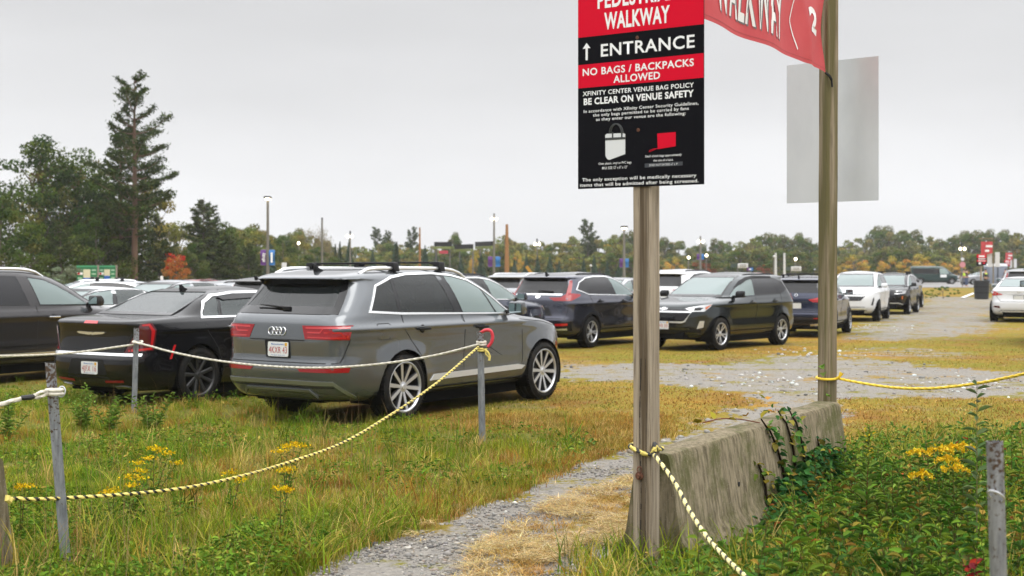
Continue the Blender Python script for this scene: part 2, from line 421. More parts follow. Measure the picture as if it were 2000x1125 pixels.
def rpoly(p, r, n=4):
    o = []; m = len(p); rr = r if isinstance(r, (list, tuple)) else [r] * m
    for i in range(m):
        a, b, c = Vector(p[i - 1]), Vector(p[i]), Vector(p[(i + 1) % m])
        d1, d2 = (a - b), (c - b); q = min(rr[i], d1.length * .48, d2.length * .48)
        if q < 1e-4: o.append(tuple(b)); continue
        s, e = b + d1.normalized() * q, b + d2.normalized() * q
        for k in range(n + 1):
            t = k / n; o.append(tuple(s * (1 - t) ** 2 + b * 2 * t * (1 - t) + e * t * t))
    return o
def ccw(p):
    a = sum(p[i - 1][0] * p[i][1] - p[i][0] * p[i - 1][1] for i in range(len(p)))
    return p if a > 0 else p[::-1]
def inset(p, w):
    p = ccw([tuple(q) for q in p]); o = []; m = len(p)
    for i in range(m):
        a, b, c = Vector(p[i - 1]), Vector(p[i]), Vector(p[(i + 1) % m])
        t1, t2 = (b - a).normalized(), (c - b).normalized()
        n = (Vector((-t1.y, t1.x)) + Vector((-t2.y, t2.x)))
        n = n.normalized() if n.length > 1e-6 else Vector((-t1.y, t1.x))
        k = max(.45, n.dot(Vector((-t1.y, t1.x))))
        o.append(tuple(b + n * (w / k)))
    return o
def ribbon(p, w, close=False):
    """polygon pieces of a strip of width w along 2D polyline p"""
    p = [Vector(q) for q in p]; n = len(p); L_, R_ = [], []
    ws = w if isinstance(w, (list, tuple)) else [w] * n
    for i in range(n):
        t = (p[min(i + 1, n - 1)] - p[max(i - 1, 0)]).normalized(); q = Vector((-t.y, t.x))
        L_.append(p[i] + q * ws[i] / 2); R_.append(p[i] - q * ws[i] / 2)
    return [[tuple(R_[i]), tuple(R_[i + 1]), tuple(L_[i + 1]), tuple(L_[i])] for i in range(n - 1)]

class Body:
    def __init__(s, sp):
        F, Rr, W = sp['F'], sp['R'], sp['W']
        zq = np.linspace(W[0][1], W[-1][1], 1500)
        fx = pchip([a[1] for a in F], [a[0] for a in F], zq); rx = pchip([a[1] for a in Rr], [a[0] for a in Rr], zq)
        wq = pchip([a[1] for a in W], [a[0] for a in W], zq)
        ms = np.abs(np.diff(zq)) + .55 * np.abs(np.diff(fx)) + .55 * np.abs(np.diff(rx)) + .8 * np.abs(np.diff(wq))
        cu = np.concatenate([[0], np.cumsum(ms)]); M = sp.get('M', 78); Nn = sp.get('N', 110)
        zs = np.interp(np.linspace(0, cu[-1], M), cu, zq)
        th = np.linspace(0, math.pi, 700); V = np.zeros((M, 2 * Nn, 3))
        for i, z in enumerate(zs):
            f, r, w = np.interp(z, zq, fx), np.interp(z, zq, rx), np.interp(z, zq, wq)
            xc, a = (f + r) / 2, max((f - r) / 2, .01)
            nf, nr = sp.get('nf', 4.2), sp.get('nr', 6.5)
            if callable(nf): nf = nf(z)
            if callable(nr): nr = nr(z)
            c, sn = np.cos(th), np.sin(th); ex = np.where(c > 0, nr, nf)
            x = xc - a * np.sign(c) * np.abs(c) ** (2 / ex); y = w * np.abs(sn) ** (2 / ex)
            l = np.concatenate([[0], np.cumsum(np.hypot(np.diff(x), np.diff(y)))])
            q = np.linspace(0, l[-1], Nn + 1); xx, yy = np.interp(q, l, x), np.interp(q, l, y)
            V[i, :Nn + 1, 0] = xx; V[i, :Nn + 1, 1] = -yy
            V[i, Nn + 1:, 0] = xx[1:-1][::-1]; V[i, Nn + 1:, 1] = yy[1:-1][::-1]; V[i, :, 2] = z
        s.sp = sp; rw, ar = sp['rw'], sp['arch']
        X, Y, Z = V[..., 0], V[..., 1], V[..., 2]; side = np.clip((np.abs(Y) - .62) / .2, 0, 1)
        dy = np.zeros_like(X)
        for xw in (sp['xf'], sp['xr']):
            rr = np.hypot(X - xw, Z - rw)
            dy += sp.get('flare', .022) * np.clip(1 - np.abs(rr - ar) / .2, 0, 1) ** 1.5 * (Z < 1.05)
        # doors dished between the arches, with a sill that kicks out again
        mid = np.clip(1 - ((X - (sp['xf'] + sp['xr']) / 2) / ((sp['xf'] - sp['xr']) / 2 - .25)) ** 4, 0, 1)
        dy -= sp.get('dish', .022) * mid * np.exp(-((Z - sp.get('dish_z', .68)) / .14) ** 2)
        if 'crease' in sp:
            q = Z - sp['crease']; dy += .017 * np.exp(-(q / np.where(q > 0, .05, .022)) ** 2)
        V[..., 1] = Y + np.sign(Y) * side * dy
        s.V = V.reshape(-1, 3); n2 = 2 * Nn
        s.faces = [(i * n2 + j, i * n2 + (j + 1) % n2, (i + 1) * n2 + (j + 1) % n2, (i + 1) * n2 + j) for i in range(M - 1) for j in range(n2)]
        s.caps = [tuple(range(n2))[::-1], tuple((M - 1) * n2 + j for j in range(n2))]
        s.bvh = BVHTree.FromPolygons([Vector(p) for p in s.V], s.faces + s.caps)
        s.holes = []
        # girth of every level, measured along the skin from the middle of the tail
        h_ = V[:, :Nn + 1]; s.zs = zs; s.half = h_; s.arc = np.concatenate([np.zeros((M, 1)), np.cumsum(np.hypot(np.diff(h_[..., 0], axis=1), np.diff(h_[..., 1], axis=1)), 1)], 1)
        full = np.concatenate([s.arc, s.arc[:, 1:-1][:, ::-1]], 1); sg = np.where(np.arange(2 * Nn) <= Nn, -1., 1.)[None]
        s.aR = (full * sg).ravel(); s.aF = ((s.arc[:, -1:] - full) * sg).ravel()
    def plan(s, d, a, z):
        i = int(np.clip(np.searchsorted(s.zs, z) - 1, 0, len(s.zs) - 2)); t = float(np.clip((z - s.zs[i]) / (s.zs[i + 1] - s.zs[i]), 0, 1))
        o = s.half[i] * (1 - t) + s.half[i + 1] * t; ar = s.arc[i] * (1 - t) + s.arc[i + 1] * t; l = abs(a) if d == 'R' else ar[-1] - abs(a)
        p = Vector((np.interp(l, ar, o[:, 0]), math.copysign(np.interp(l, ar, -o[:, 1]), a), z)); q, n, _, _ = s.bvh.find_nearest(p)
        c = Vector(((o[0, 0] + o[-1, 0]) / 2, 0, z - .1))
        if n.dot(p - c) < 0: n = -n
        return p, n
    def hit(s, d, a, b, off=0.):
        if d in 'RF': p, n = s.plan(d, a, b); return p + n * off, n
        o, v = {'L': ((a, 3, b), (0, -1, 0)), 'r': ((a, -3, b), (0, 1, 0)), 'R': ((-5, a, b), (1, 0, 0)), 'F': ((5, a, b), (-1, 0, 0)), 'T': ((a, b, 5), (0, 0, -1))}[d]
        p, n, i, _ = s.bvh.ray_cast(Vector(o), Vector(v))
        if p is None or (d in 'Lr' and abs(p.y) < .15) :
            q = {'L': (a, .8, b), 'r': (a, -.8, b), 'R': (s.sp['R'][3][0], a, b), 'F': (s.sp['F'][3][0], a, b), 'T': (a, b, 1.6)}[d]
            p, n, i, _ = s.bvh.find_nearest(Vector(q))
        if n.dot(Vector(v)) > 0: n = -n
        return p + n * off, n
    def patch(s, polys, d, off=.004, step=.09, skirt=.012, wrap=.30):
        if not isinstance(polys[0][0], (tuple, list, Vector)): polys = [polys]
        bm = bmesh.new()
        for p in polys:
            p = ccw(p)
            try: bm.faces.new([bm.verts.new((q[0], q[1], 0)) for q in p])
            except ValueError: pass
        bmesh.ops.remove_doubles(bm, verts=bm.verts, dist=.0004)
        if bm.verts:
            xs = [v.co.x for v in bm.verts]; ys = [v.co.y for v in bm.verts]
            for ax, lo, hi in ((0, min(xs), max(xs)), (1, min(ys), max(ys))):
                k = max(1, int((hi - lo) / step))
                for i in range(1, k):
                    c = [0, 0, 0]; nn = [0, 0, 0]; c[ax] = lo + (hi - lo) * i / k; nn[ax] = 1
                    bmesh.ops.bisect_plane(bm, geom=bm.verts[:] + bm.edges[:] + bm.faces[:], plane_co=c, plane_no=nn)
        bad = [f for f in bm.faces if len(f.verts) > 4]
        if bad: bmesh.ops.triangulate(bm, faces=bad)
        nrm = {}
        for v in bm.verts:
            a, b_ = v.co.x, v.co.y; p, nn_ = s.hit(d, a, b_, off)
            v.co, nrm[v] = p, nn_
        ref = {'L': Vector((0, 1, 0)), 'r': Vector((0, -1, 0)), 'R': Vector((-1, 0, 0)), 'F': Vector((1, 0, 0)), 'T': Vector((0, 0, 1))}[d]
        bm.normal_update()
        for f in bm.faces:
            if f.normal.dot(ref) < 0: f.normal_flip()
        if skirt:
            be = [e for e in bm.edges if e.is_boundary]
            ex = bmesh.ops.extrude_edge_only(bm, edges=be)
            for v in [g for g in ex['geom'] if isinstance(g, bmesh.types.BMVert)]:
                p, n, i, _ = s.bvh.find_nearest(v.co)
                dd = (v.co - p); dd = dd.normalized() if dd.length > 1e-5 else n
                v.co = v.co - dd * (off + skirt)
        me = bpy.data.meshes.new('patch'); bm.to_mesh(me); bm.free()
        me.polygons.foreach_set('use_smooth', [True] * len(me.polygons)); me.set_sharp_from_angle(angle=R(40))
        return me
    def hole(s, d, poly): s.holes.append((d, ccw(poly)))
    def finish(s, name, m, parent):
        sp = s.sp; V = s.V.copy(); Fc = np.array(s.faces); dead = np.zeros(len(Fc), bool); snap = {}
        cen = V[Fc].mean(1)
        for xw in (sp['xf'], sp['xr']):
            rr = np.hypot(V[:, 0] - xw, V[:, 2] - sp['rw']); sd = np.abs(V[:, 1]) > .5
            rc = np.hypot(cen[:, 0] - xw, cen[:, 2] - sp['rw'])
            k = (rc < sp['arch']) & (np.abs(cen[:, 1]) > .5); dead |= k
            mv = set(np.unique(Fc[k])) & set(np.unique(Fc[~dead]))
            for i in mv:
                if abs(V[i, 1]) > .5 and rr[i] > 1e-3:
                    f = sp['arch'] / rr[i]; V[i, 0] = xw + (V[i, 0] - xw) * f; V[i, 2] = sp['rw'] + (V[i, 2] - sp['rw']) * f
        for d, p in s.holes:
            ax = (0, 2) if d in 'Lr' else (1, 2)
            ok = {'L': cen[:, 1] > .1, 'r': cen[:, 1] < -.1, 'R': cen[:, 0] < sp['xr'] + .9, 'F': cen[:, 0] > 0}[d]
            co2 = V[:, ax].copy()
            if d in 'RF': co2[:, 0] = s.aR if d == 'R' else s.aF
            k = ok & inpoly(co2[Fc].mean(1), p); k &= ~dead
            if d in 'RF': k &= (cen[:, 2] < sp['W'][-1][1] - .035)
            mv = set(np.unique(Fc[k])) & set(np.unique(Fc[~(dead | k)])); dead |= k
            P = [Vector(q) for q in p]
            for i in mv:
                q = Vector((co2[i, 0], co2[i, 1])); best = None
                for a in range(len(P)):
                    A, B = P[a - 1], P[a]; ab = B - A; t = max(0, min(1, (q - A).dot(ab) / max(ab.length_squared, 1e-9))); c = A + ab * t
                    if best is None or (c - q).length < (best - q).length: best = c
                if (best - q).length < .075:
                    h, n = s.hit(d, best.x, best.y)
                    if (h - Vector(V[i])).length < .14: V[i] = h
        faces = [tuple(f) for f in Fc[~dead]] + s.caps
        me = bpy.data.meshes.new(name); me.from_pydata(V, [], faces)
        bm = bmesh.new(); bm.from_mesh(me)
        bmesh.ops.delete(bm, geom=[v for v in bm.verts if not v.link_faces], context='VERTS'); bm.to_mesh(me); bm.free()
        me.polygons.foreach_set('use_smooth', [True] * len(me.polygons)); me.set_sharp_from_angle(angle=R(48))
        return link(name, me, m, parent)

WCACHE = {}
def wheel_mesh(sp):
    key = (sp['rw'], sp.get('rim', .25), sp.get('tw', .25), sp.get('spk', 10), sp.get('spair', 0), sp.get('spw', .05), sp.get('rimdark', 0))
    if key in WCACHE: return WCACHE[key]
    rw, rr, tw, ns, pair, sw, dk = key; h = tw / 2
    t = MB()
    t.lathe([(rr - .005, h - .02), (rr + .008, h), (rr + .04, h + .006), (rw - .05, h + .004), (rw - .022, h - .008), (rw - .006, h - .03), (rw, h - .05),
             (rw, .045), (rw - .012, .042), (rw - .012, .03), (rw, .027), (rw, -.027), (rw - .012, -.03), (rw - .012, -.042), (rw, -.045),
             (rw, -h + .05), (rw - .02, -h + .01), (rw - .06, -h), (rr, -h)], 56)
    for k in range(64):
        a = 2 * math.pi * k / 64; M_ = Matrix.Rotation(a, 3, 'Y')
        for yy in (h - .035, -h + .035): t.box(M_ @ Vector((rw - .002, yy, 0)), (.012, .05, .022), M_)
    tm = t.build('wheel', RUB, recalc=True); tme = tm.data; bpy.data.objects.remove(tm)
    q = MB()
    q.cur = 1; q.lathe([(rr - .004, h - .02), (rr - .016, h - .03), (rr - .03, h - .10), (rr - .035, -h + .03), (.05, -h + .03)], 48)
    q.lathe([(rr * .62, h - .115), (rr * .62, h - .135), (.05, h - .135), (.05, h - .115), (rr * .62, h - .115)], 32)  # brake disc
    q.cur = 0; q.lathe([(rr + .004, h - .019), (rr + .004, h - .006), (rr - .008, h - .004), (rr - .022, h - .02), (rr - .022, h - .035)], 48)
    def spoke(a, w0, w1, a1):
        c0, c1 = Vector((math.cos(a), 0, math.sin(a))), Vector((math.cos(a1), 0, math.sin(a1)))
        t0, t1 = Vector((-math.sin(a), 0, math.cos(a))), Vector((-math.sin(a1), 0, math.cos(a1)))
        r0, r1 = .045, rr - .014; y0, y1 = h - .042, h - .018; vs = []
        for (c, tt, r, w, y) in ((c0, t0, r0, w0, y0), (c1, t1, r1, w1, y1)):
            for (k, dy, g) in ((-1, -.035, 1.1), (-1, -.006, 1.05), (-.72, 0, 1), (.72, 0, 1), (1, -.006, 1.05), (1, -.035, 1.1)):
                vs.append(c * r + tt * (k * w / 2 * g) + Vector((0, y + dy, 0)))
        fs = [(i, i + 1, 6 + i + 1, 6 + i) for i in range(5)] + [(0, 6, 11, 5), (6, 7, 8, 9, 10, 11)]
        b = len(q.f); q.add(vs, fs)
        for i in (0, 1, 3, 4): q.mi[b + i] = 1
    for k in range(ns):
        a = 2 * math.pi * k / ns + .2
        if pair: spoke(a - .02, sw * .8, sw, a - pair); spoke(a + .02, sw * .8, sw, a + pair)
        else: spoke(a, sw * .75, sw, a)
    q.lathe([(.0, h - .028), (.028, h - .028), (.034, h - .034), (.062, h - .04), (.066, h - .075)], 24)
    ro = q.build('rim', [ALU if not dk else ALUD, ALUD], ang=30); rme = ro.data; bpy.data.objects.remove(ro)
    WCACHE[key] = (tme, rme); return tme, rme

INT = None
def interior(parent, sp):
    """seats, dashboard, steering wheel and door cards in one cabin part"""
    b = MB(); sx, belt, wb = sp.get('seat_x', 0), sp['belt'], sp['W'][4][0] * .86; z0 = belt - .75
    def seat(x, y, w):
        lo = .16 if (sp.get('rear_seat') and x < sx) else 0
        b.box((x + .05, y, z0 + .25), (.5, w, .16)); b.box((x - .26, y, z0 + .58 - lo), (.13, w * .92, .62), Matrix.Rotation(R(-13), 3, 'Y'))
        b.box((x - .35 + lo * .5, y, z0 + 1.0 - lo), (.09, .24, .2), Matrix.Rotation(R(-10), 3, 'Y'))
    for y in (-.38, .38): seat(sx, y, .5); seat(sx - sp.get('rear_seat', .95), y, .62)
    b.box((sx + 1.02, 0, belt - .2), (.5, wb * 1.75, .3)); b.box((sx - .3, 0, z0), (2.9, wb * 1.8, .06))
    for y in (-1, 1): b.box((sx - .3, y * wb, belt - .33), (2.5, .04, .5))
    b.box((sx - 1.45, 0, belt - .3), (.06, wb * 1.8, .55))
    ring = [Vector((sx + .62 + .1 * math.sin(a), .38 + .19 * math.cos(a), belt - .07 + .18 * math.sin(a))) for a in np.linspace(0, 2 * math.pi, 20)]
    b.tube(ring, .016, 6); b.box((sx + .64, .38, belt - .07), (.05, .12, .1))
    b.build('cabin', SEAT, parent, bevel=.02)

def plate(parent, txt, w=.305, h=.152, M=Matrix(), col=PLRED, frame=BLK, detail=True):
    """registration plate in the (y, z) plane facing local -x of M"""
    b = MB(); pr = rpoly([(-w / 2, -h / 2), (w / 2, -h / 2), (w / 2, h / 2), (-w / 2, h / 2)], .02)
    b.prism(pr, -.004, .004, 'X'); p = b.build('license_plate', PLATE, parent); p.matrix_local = M
    if frame:
        f = MB(); o = rpoly([(-w / 2 - .012, -h / 2 - .012), (w / 2 + .012, -h / 2 - .012), (w / 2 + .012, h / 2 + .012), (-w / 2 - .012, h / 2 + .012)], .02)
        f.prism(o, -.0015, .012, 'X'); f.build('plate_frame', frame, p)
    if detail:
        text_mesh('lettering', txt, col, p, w * .44, -w * .44, -h * .27, h * .2, lambda u, z: Vector((-.0065, u, z)), .0)
        text_mesh('lettering', 'Massachusetts', PLBLU, p, w * .33, -w * .30, h * .29, h * .42, lambda u, z: Vector((-.0065, u, z)), .01)
        text_mesh('lettering', 'The Spirit of America', PLBLU, p, w * .33, -w * .33, -h * .44, -h * .35, lambda u, z: Vector((-.0065, u, z)), .0)
        s_ = MB(); s_.prism(rpoly([(-w * .44, h * .22), (-w * .33, h * .22), (-w * .33, h * .45), (-w * .44, h * .45)], .004), -.006, -.003, 'X'); s_.build('sticker', mat('sticker_yellow', (.6, .33, .02), .5), p)
    return p

def make_car(name, label, cat, sp, pos, heading, pt, group='cars parked in the field', feats=None):
    root = thing(name, label, cat, (pos[0], pos[1], pos[2] if len(pos) > 2 else 0), R(heading), group)
    B = Body(sp); body_feats = feats if feats is not None else sp['feats']
    body = None
    def mk(nm, me, m, par=None):
        me.name = nm; return link(nm, me, m, par or root)
    for f in body_feats:
        k = f[0]
        if k == 'glass':            # name, mat, dir, poly, cut, frame(mat,width)
            _, nm, m, d, poly, cut, fr = f
            for dd in (('L', 'r') if d == 'S' else (d,)):
                g = mk(nm, B.patch(poly, dd, .003, .07, 0 if cut else .01), m)
                if cut: B.hole(dd, inset(poly, .012))
                if fr:
                    o, i = inset(poly, -fr[1] * .5), inset(poly, fr[1] * .5); n = len(o)
                    qs = [[o[j - 1], o[j], i[j], i[j - 1]] for j in range(n)]
                    mk(fr[2] if len(fr) > 2 else 'window_seal', B.patch(qs, dd, .006, .12, .012), fr[0], g)
        elif k == 'patch':          # name, mat, dir, poly, sym, off, skirt
            _, nm, m, d, poly, sym, off = f[:7]
            ds = ('L', 'r') if d == 'S' else (d,)
            for dd in ds:
                for sg in ((1, -1) if (sym and d in 'RFT') else (1,)):
                    pp = [[((q[0], q[1] * sg) if d == 'T' else (q[0] * sg, q[1])) for q in pl] for pl in (poly if isinstance(poly[0][0], (tuple, list)) else [poly])]
                    o = mk(nm, B.patch(pp, dd, off, .08, f[7] if len(f) > 7 else .012), m)
                    for sub in (f[8] if len(f) > 8 else ()):
                        p2 = [[(q[0] * sg, q[1]) for q in pl] for pl in (sub[2] if isinstance(sub[2][0][0], (tuple, list)) else [sub[2]])]
                        mk(sub[0], B.patch(p2, dd, sub[3], .08, .006), sub[1], o)
        elif k == 'line':           # name, mat, dir, polyline, width, off, sym
            _, nm, m, d, pl, w, off = f[:7]; sym = f[7] if len(f) > 7 else True
            for dd in (('L', 'r') if d == 'S' else (d,)):
                for sg in ((1, -1) if (sym and d in 'RFT') else (1,)):
                    q = [((a, b * sg) if d == 'T' else (a * sg, b)) for a, b in pl]
                    mk(nm, B.patch(ribbon(q, w), dd, off, .1, off * .6), m)
        elif k == 'handle':
            _, m, x, z, ln = f
            for dd, sg in (('L', 1), ('r', -1)):
                p, n = B.hit(dd, x, z, .0); b = MB()
                c = MB(); c.lathe([(0.0, .0), (.05, .0), (.052, -.006)], 20, 'Y', (0, 0, 0))
                yaw = math.atan2(n.y, n.x) - math.pi / 2
                Mx = Matrix.Translation(p) @ Matrix.Rotation(yaw if sg > 0 else yaw, 4, 'Z')
                b.box((0, .038, 0), (ln, .022, .03)); b.box((-ln * .42, .016, 0), (.035, .04, .028)); b.box((ln * .42, .016, 0), (.035, .04, .028))
                o = b.build('door_handle', m, root, bevel=.008); o.matrix_local = Mx
                cp = MB(); cp.lathe([(0, .003), (.045, .003), (.05, 0)], 20, 'Y'); q = cp.build('handle_cup', BLK, o)
        elif k == 'mirror':
            _, m, x, z, sz, m2 = f
            for sg in (1, -1):
                p, n = B.hit('L' if sg > 0 else 'r', x, z - .02)
                b = MB(); b.box((x + .03, p.y + sg * .04, z), (.09, .12, .05)); yo = p.y + sg * (.06 + sz[1] / 2)
                o = b.build('side_mirror', BLK, root, bevel=.015)
                s_ = MB(); prof = [(-.5, -.42), (-.5, .36), (-.36, .5), (.1, .46), (.42, .2), (.5, -.1), (.3, -.42)]
                s_.prism([(a * sz[0], b_ * sz[2]) for a, b_ in prof], -sz[1] / 2, sz[1] / 2, 'Y')
                h_ = s_.build('mirror_shell', m, o, bevel=.022); h_.location = (x + .03, yo, z + .045)
                g = MB(); g.prism(rpoly([(-sz[1] * .43, -sz[2] * .33), (sz[1] * .43, -sz[2] * .33), (sz[1] * .43, sz[2] * .36), (-sz[1] * .43, sz[2] * .36)], .03), -.002, .002, 'X')
                gg = g.build('mirror_glass', mat('mirror_glass', (.30, .36, .37), .03, 1) if 'mirror_glass' not in bpy.data.materials else bpy.data.materials['mirror_glass'], o)
                gg.location = (x + .03 - sz[0] * .5 - .003, yo, z + .045)
        elif k == 'mesh':           # name, mat, builder(MB), bevel
            _, nm, m, fn, bv = f[:5]
            b = MB(); fn(b, B); b.build(nm, m, root, bevel=bv)
        elif k == 'call': f[1](root, B)
    body = B.finish('body', pt, root)
    ar, rw = sp['arch'], sp['rw']
    for xw in (sp['xf'], sp['xr']):
        for sg in (1, -1):
            y1 = sp['track'] - .02; y0 = .48; seg = 26
            b = MB(); vs = []
            for k in range(seg + 1):
                a = R(-25) + (math.pi + R(50)) * k / seg
                c, s_ = math.cos(a) * (ar - .002), math.sin(a) * (ar - .002)
                vs += [(xw + c, sg * y1, rw + s_), (xw + c, sg * y0, rw + s_)]
            b.add(vs, [(2 * k, 2 * k + 1, 2 * k + 3, 2 * k + 2) for k in range(seg)] + [tuple(2 * k + 1 for k in range(seg + 1))])
            b.build('wheel_well', LINER, root, recalc=False)
            tme, rme = wheel_mesh(sp)
            w = link('wheel', tme, None, root, (xw, sg * (sp['track'] - sp.get('tw', .25) / 2), rw), (0, R(13 * (xw + sg)), R(sp.get('steer', 0)) if xw > 0 else 0))
            if sg < 0: w.rotation_euler.z += math.pi
            r_ = link('rim', rme, None, w)
            if sp.get('lip'):
                lm, lw = sp['lip']; pts = [(xw + math.cos(a) * (ar + lw / 2 - .004), rw + math.sin(a) * (ar + lw / 2 - .004)) for a in np.linspace(R(-12), R(192), 26)]
                me = B.patch(ribbon(pts, lw), 'L' if sg > 0 else 'r', .008, .2, .02); me.name = 'arch_trim'; link('arch_trim', me, lm, root)
    u = MB(); u.box(((sp['xf'] + sp['xr']) / 2, 0, sp['W'][0][1] - .035), (sp['xf'] - sp['xr'] - 2 * ar - .02, 1.62, .16)); [u.box((x_, 0, sp['W'][0][1] + .045), (.7, 1.0, .12)) for x_ in (sp['xf'] + ar + .1, sp['xr'] - ar - .12)]; u.box(((sp['xf'] + sp['xr']) / 2, 0, rw), (sp['xf'] - sp['xr'], .9, .2))  # oversized floor block, hung low and wide to deepen shade beneath the car
    u.build('underbody_shade_block', LINER, root)
    if sp.get('cabin', True): interior(root, sp)
    return root
# ---------------------------------------------------------------- car specifications
def fin(x):
    def f(b, B):
        p, n = B.hit('T', x, 0)
        b.prism([(x - .1, p.z - .01), (x + .1, p.z - .01), (x - .02, p.z + .03), (x - .085, p.z + .075), (x - .1, p.z + .07)], -.018, .018, 'Y')
    return ('mesh', 'roof_antenna', BLK, f, .006)
def rails(m, x0, x1, y, h=.035, r=.02):
    def f(b, B):
        for sg in (1, -1):
            pts = []
            for t in np.linspace(0, 1, 16):
                x = x0 + (x1 - x0) * t; p, n = B.hit('T', x, sg * y); k = min(1, min(t, 1 - t) * 9)
                pts.append((x, sg * y, p.z - .012 + h * math.sin(k * math.pi / 2)))
            b.tube(pts, r, 8)
    return ('mesh', 'roof_rail', m, f, 0)
def crossbar(x, y, h, m=BLK):
    def f(b, B):
        z = max(B.hit('T', x, 0)[0].z + .05, B.hit('T', x, y)[0].z + h)
        b.box((x, 0, z), (.07, 2 * y, .022))
        for sg in (1, -1):
            p, n = B.hit('T', x, sg * y)
            b.prism([(sg * (y - .16), z - .01), (sg * (y - .06), z + .012), (sg * (y + .02), z + .008), (sg * (y + .045), p.z + .005), (sg * (y - .05), p.z + .005), (sg * (y - .08), z - .03)], x - .05, x + .05, 'X')
    return ('mesh', 'roof_bar', m, f, .008)
def wiper(y0, y1, z, x=None, m=BLK):
    def f(b, B):
        pts = [B.hit('R', y, z + .03 * t, .028)[0] for t, y in zip(np.linspace(0, 1, 6), np.linspace(y0, y1, 6))]
        b.tube(pts, [.016, .014, .012, .012, .009, .005], 6); p = B.hit('R', y0, z, .015)[0]
        b.box(p, (.05, .1, .045)); p2 = B.hit('R', (y0 + y1) / 2, z + .012, .012)[0]
        b.tube([B.hit('R', y, z + .005, .012)[0] for y in np.linspace(y0 + .05, y1, 6)], .008, 5)
    return ('mesh', 'wiper', m, f, .004)
def fplate(txt, d, y, z, **kw):
    def f(root, B):
        p, n = B.hit(d, y, z, .012); M = Matrix.Translation(p)
        if d == 'F': M = M @ Matrix.Rotation(math.pi, 4, 'Z')
        tl = math.atan2(n.z, abs(n.x)); plate(root, txt, M=M @ Matrix.Rotation(-tl * .6, 4, 'Y') if d == 'R' else M, **kw)
    return ('call', f)
def rings(d, z, r, nring, gap, m=CHR, t=.006, name='badge'):
    def f(b, B):
        for k in range(nring):
            y0 = (k - (nring - 1) / 2) * gap
            b.tube([B.hit(d, y0 + r * math.cos(a), z + r * math.sin(a), .008 + .003 * (k % 2))[0] for a in np.linspace(0, 2 * math.pi, 25)], t, 6, cap=False)
    return ('mesh', name, m, f, 0)
def badge(d, poly, m=CHR, off=.01, name='badge', sym=False): return ('patch', name, m, d, poly, sym, off)
def exhaust(y, z, x, m=CHR, r=.045):
    def f(b, B):
        t = MB(); t.lathe([(r * .8, 0), (r, 0), (r, .1), (r * .8, .1), (r * .8, 0)], 20)
        for sg in (1, -1): b.add([(x + p[1], p[0] + sg * y, p[2] * .7 + z) for p in t.v], t.f)
    return ('mesh', 'exhaust_tip', m, f, 0)
def gaps(lines, w=.009): return [('line', 'panel_gap', GAP, 'S', l, w, .0022) for l in lines]
def shield(poly, m=None, hole=True): return ('glass', 'windshield', m or GL_C, 'F', poly, hole, (BLKG, .045))
def strip(name, m, d, pl, w, off=.006, sym=True): return ('line', name, m, d, pl, w, off, sym)
def side_glass(outline, cuts, mats, trim=CHRW, tw=.028, pillar=BLKG):
    """glass panes between slanted pillar cuts [(x_bottom, x_top, half width)], front pane last"""
    fe = []
    ol = ccw(outline); zmin = min(q[1] for q in ol); zmax = max(q[1] for q in ol)
    def clip(poly, xb, xt, keep_left):
        o = []; g = lambda p: (p[0] - (xb + (xt - xb) * (p[1] - zmin) / (zmax - zmin))) * (1 if keep_left else -1)
        for i in range(len(poly)):
            a, b = poly[i - 1], poly[i]; ga, gb = g(a), g(b)
            if (ga <= 0) != (gb <= 0):
                t = ga / (ga - gb); o.append((a[0] + (b[0] - a[0]) * t, a[1] + (b[1] - a[1]) * t))
            if gb <= 0: o.append(b)
        return o
    panes = []; rest = ol
    for xb, xt, hw in cuts:
        panes.append(clip(rest, xb - hw, xt - hw, True))
        pl = clip(clip(rest, xb - hw, xt - hw, False), xb + hw, xt + hw, True)
        if len(pl) > 2: fe.append(('patch', 'window_pillar', pillar, 'S', pl, False, .004))
        rest = clip(rest, xb + hw, xt + hw, False)
    panes.append(rest)
    for p, m in zip(panes, mats):
        cut = m in (GL_C, GL_M, GL_P)
        fe.append(('glass', 'side_window', m, 'S', p, cut, (BLKG, .016)))
    if trim:
        o, i = inset(ol, -tw * .9), inset(ol, tw * .1); n = len(o)
        fe.append(('patch', 'window_trim', trim, 'S', [[o[j - 1], o[j], i[j], i[j - 1]] for j in range(n)], False, .009))
    return fe

# --- grey seven-seat suv (the nearest car)
SUVG = dict(M=100, N=150, nr=8.0, nf=lambda z: 4.2 if z < 1.17 else 5.0, xf=1.497, xr=-1.497, rw=.385, arch=.435, track=.985, tw=.285, rim=.293, spk=10, spw=.062, belt=1.18, crease=1.075, flare=.026,
    R=[(-2.40, .26), (-2.53, .33), (-2.60, .45), (-2.63, .58), (-2.63, .68), (-2.595, .73), (-2.60, .93), (-2.575, 1.13), (-2.53, 1.22), (-2.47, 1.27), (-2.17, 1.60), (-2.16, 1.62), (-2.30, 1.64), (-2.28, 1.66), (-2.05, 1.71), (-1.6, 1.755), (-1.1, 1.78), (-.55, 1.795)],
    F=[(2.28, .26), (2.38, .35), (2.42, .5), (2.43, .7), (2.40, .88), (2.33, .97), (2.15, 1.03), (1.8, 1.09), (1.45, 1.13), (1.24, 1.17), (1.05, 1.25), (.75, 1.43), (.45, 1.58), (.25, 1.65), (.02, 1.71), (-.2, 1.75), (-.4, 1.78), (-.5, 1.795)],
    W=[(.80, .26), (.90, .33), (.945, .45), (.962, .6), (.97, .75), (.966, .9), (.98, 1.035), (.972, 1.08), (.944, 1.14), (.915, 1.24), (.86, 1.42), (.80, 1.56), (.755, 1.65), (.70, 1.705), (.60, 1.74), (.45, 1.765), (.25, 1.785), (.03, 1.795)])
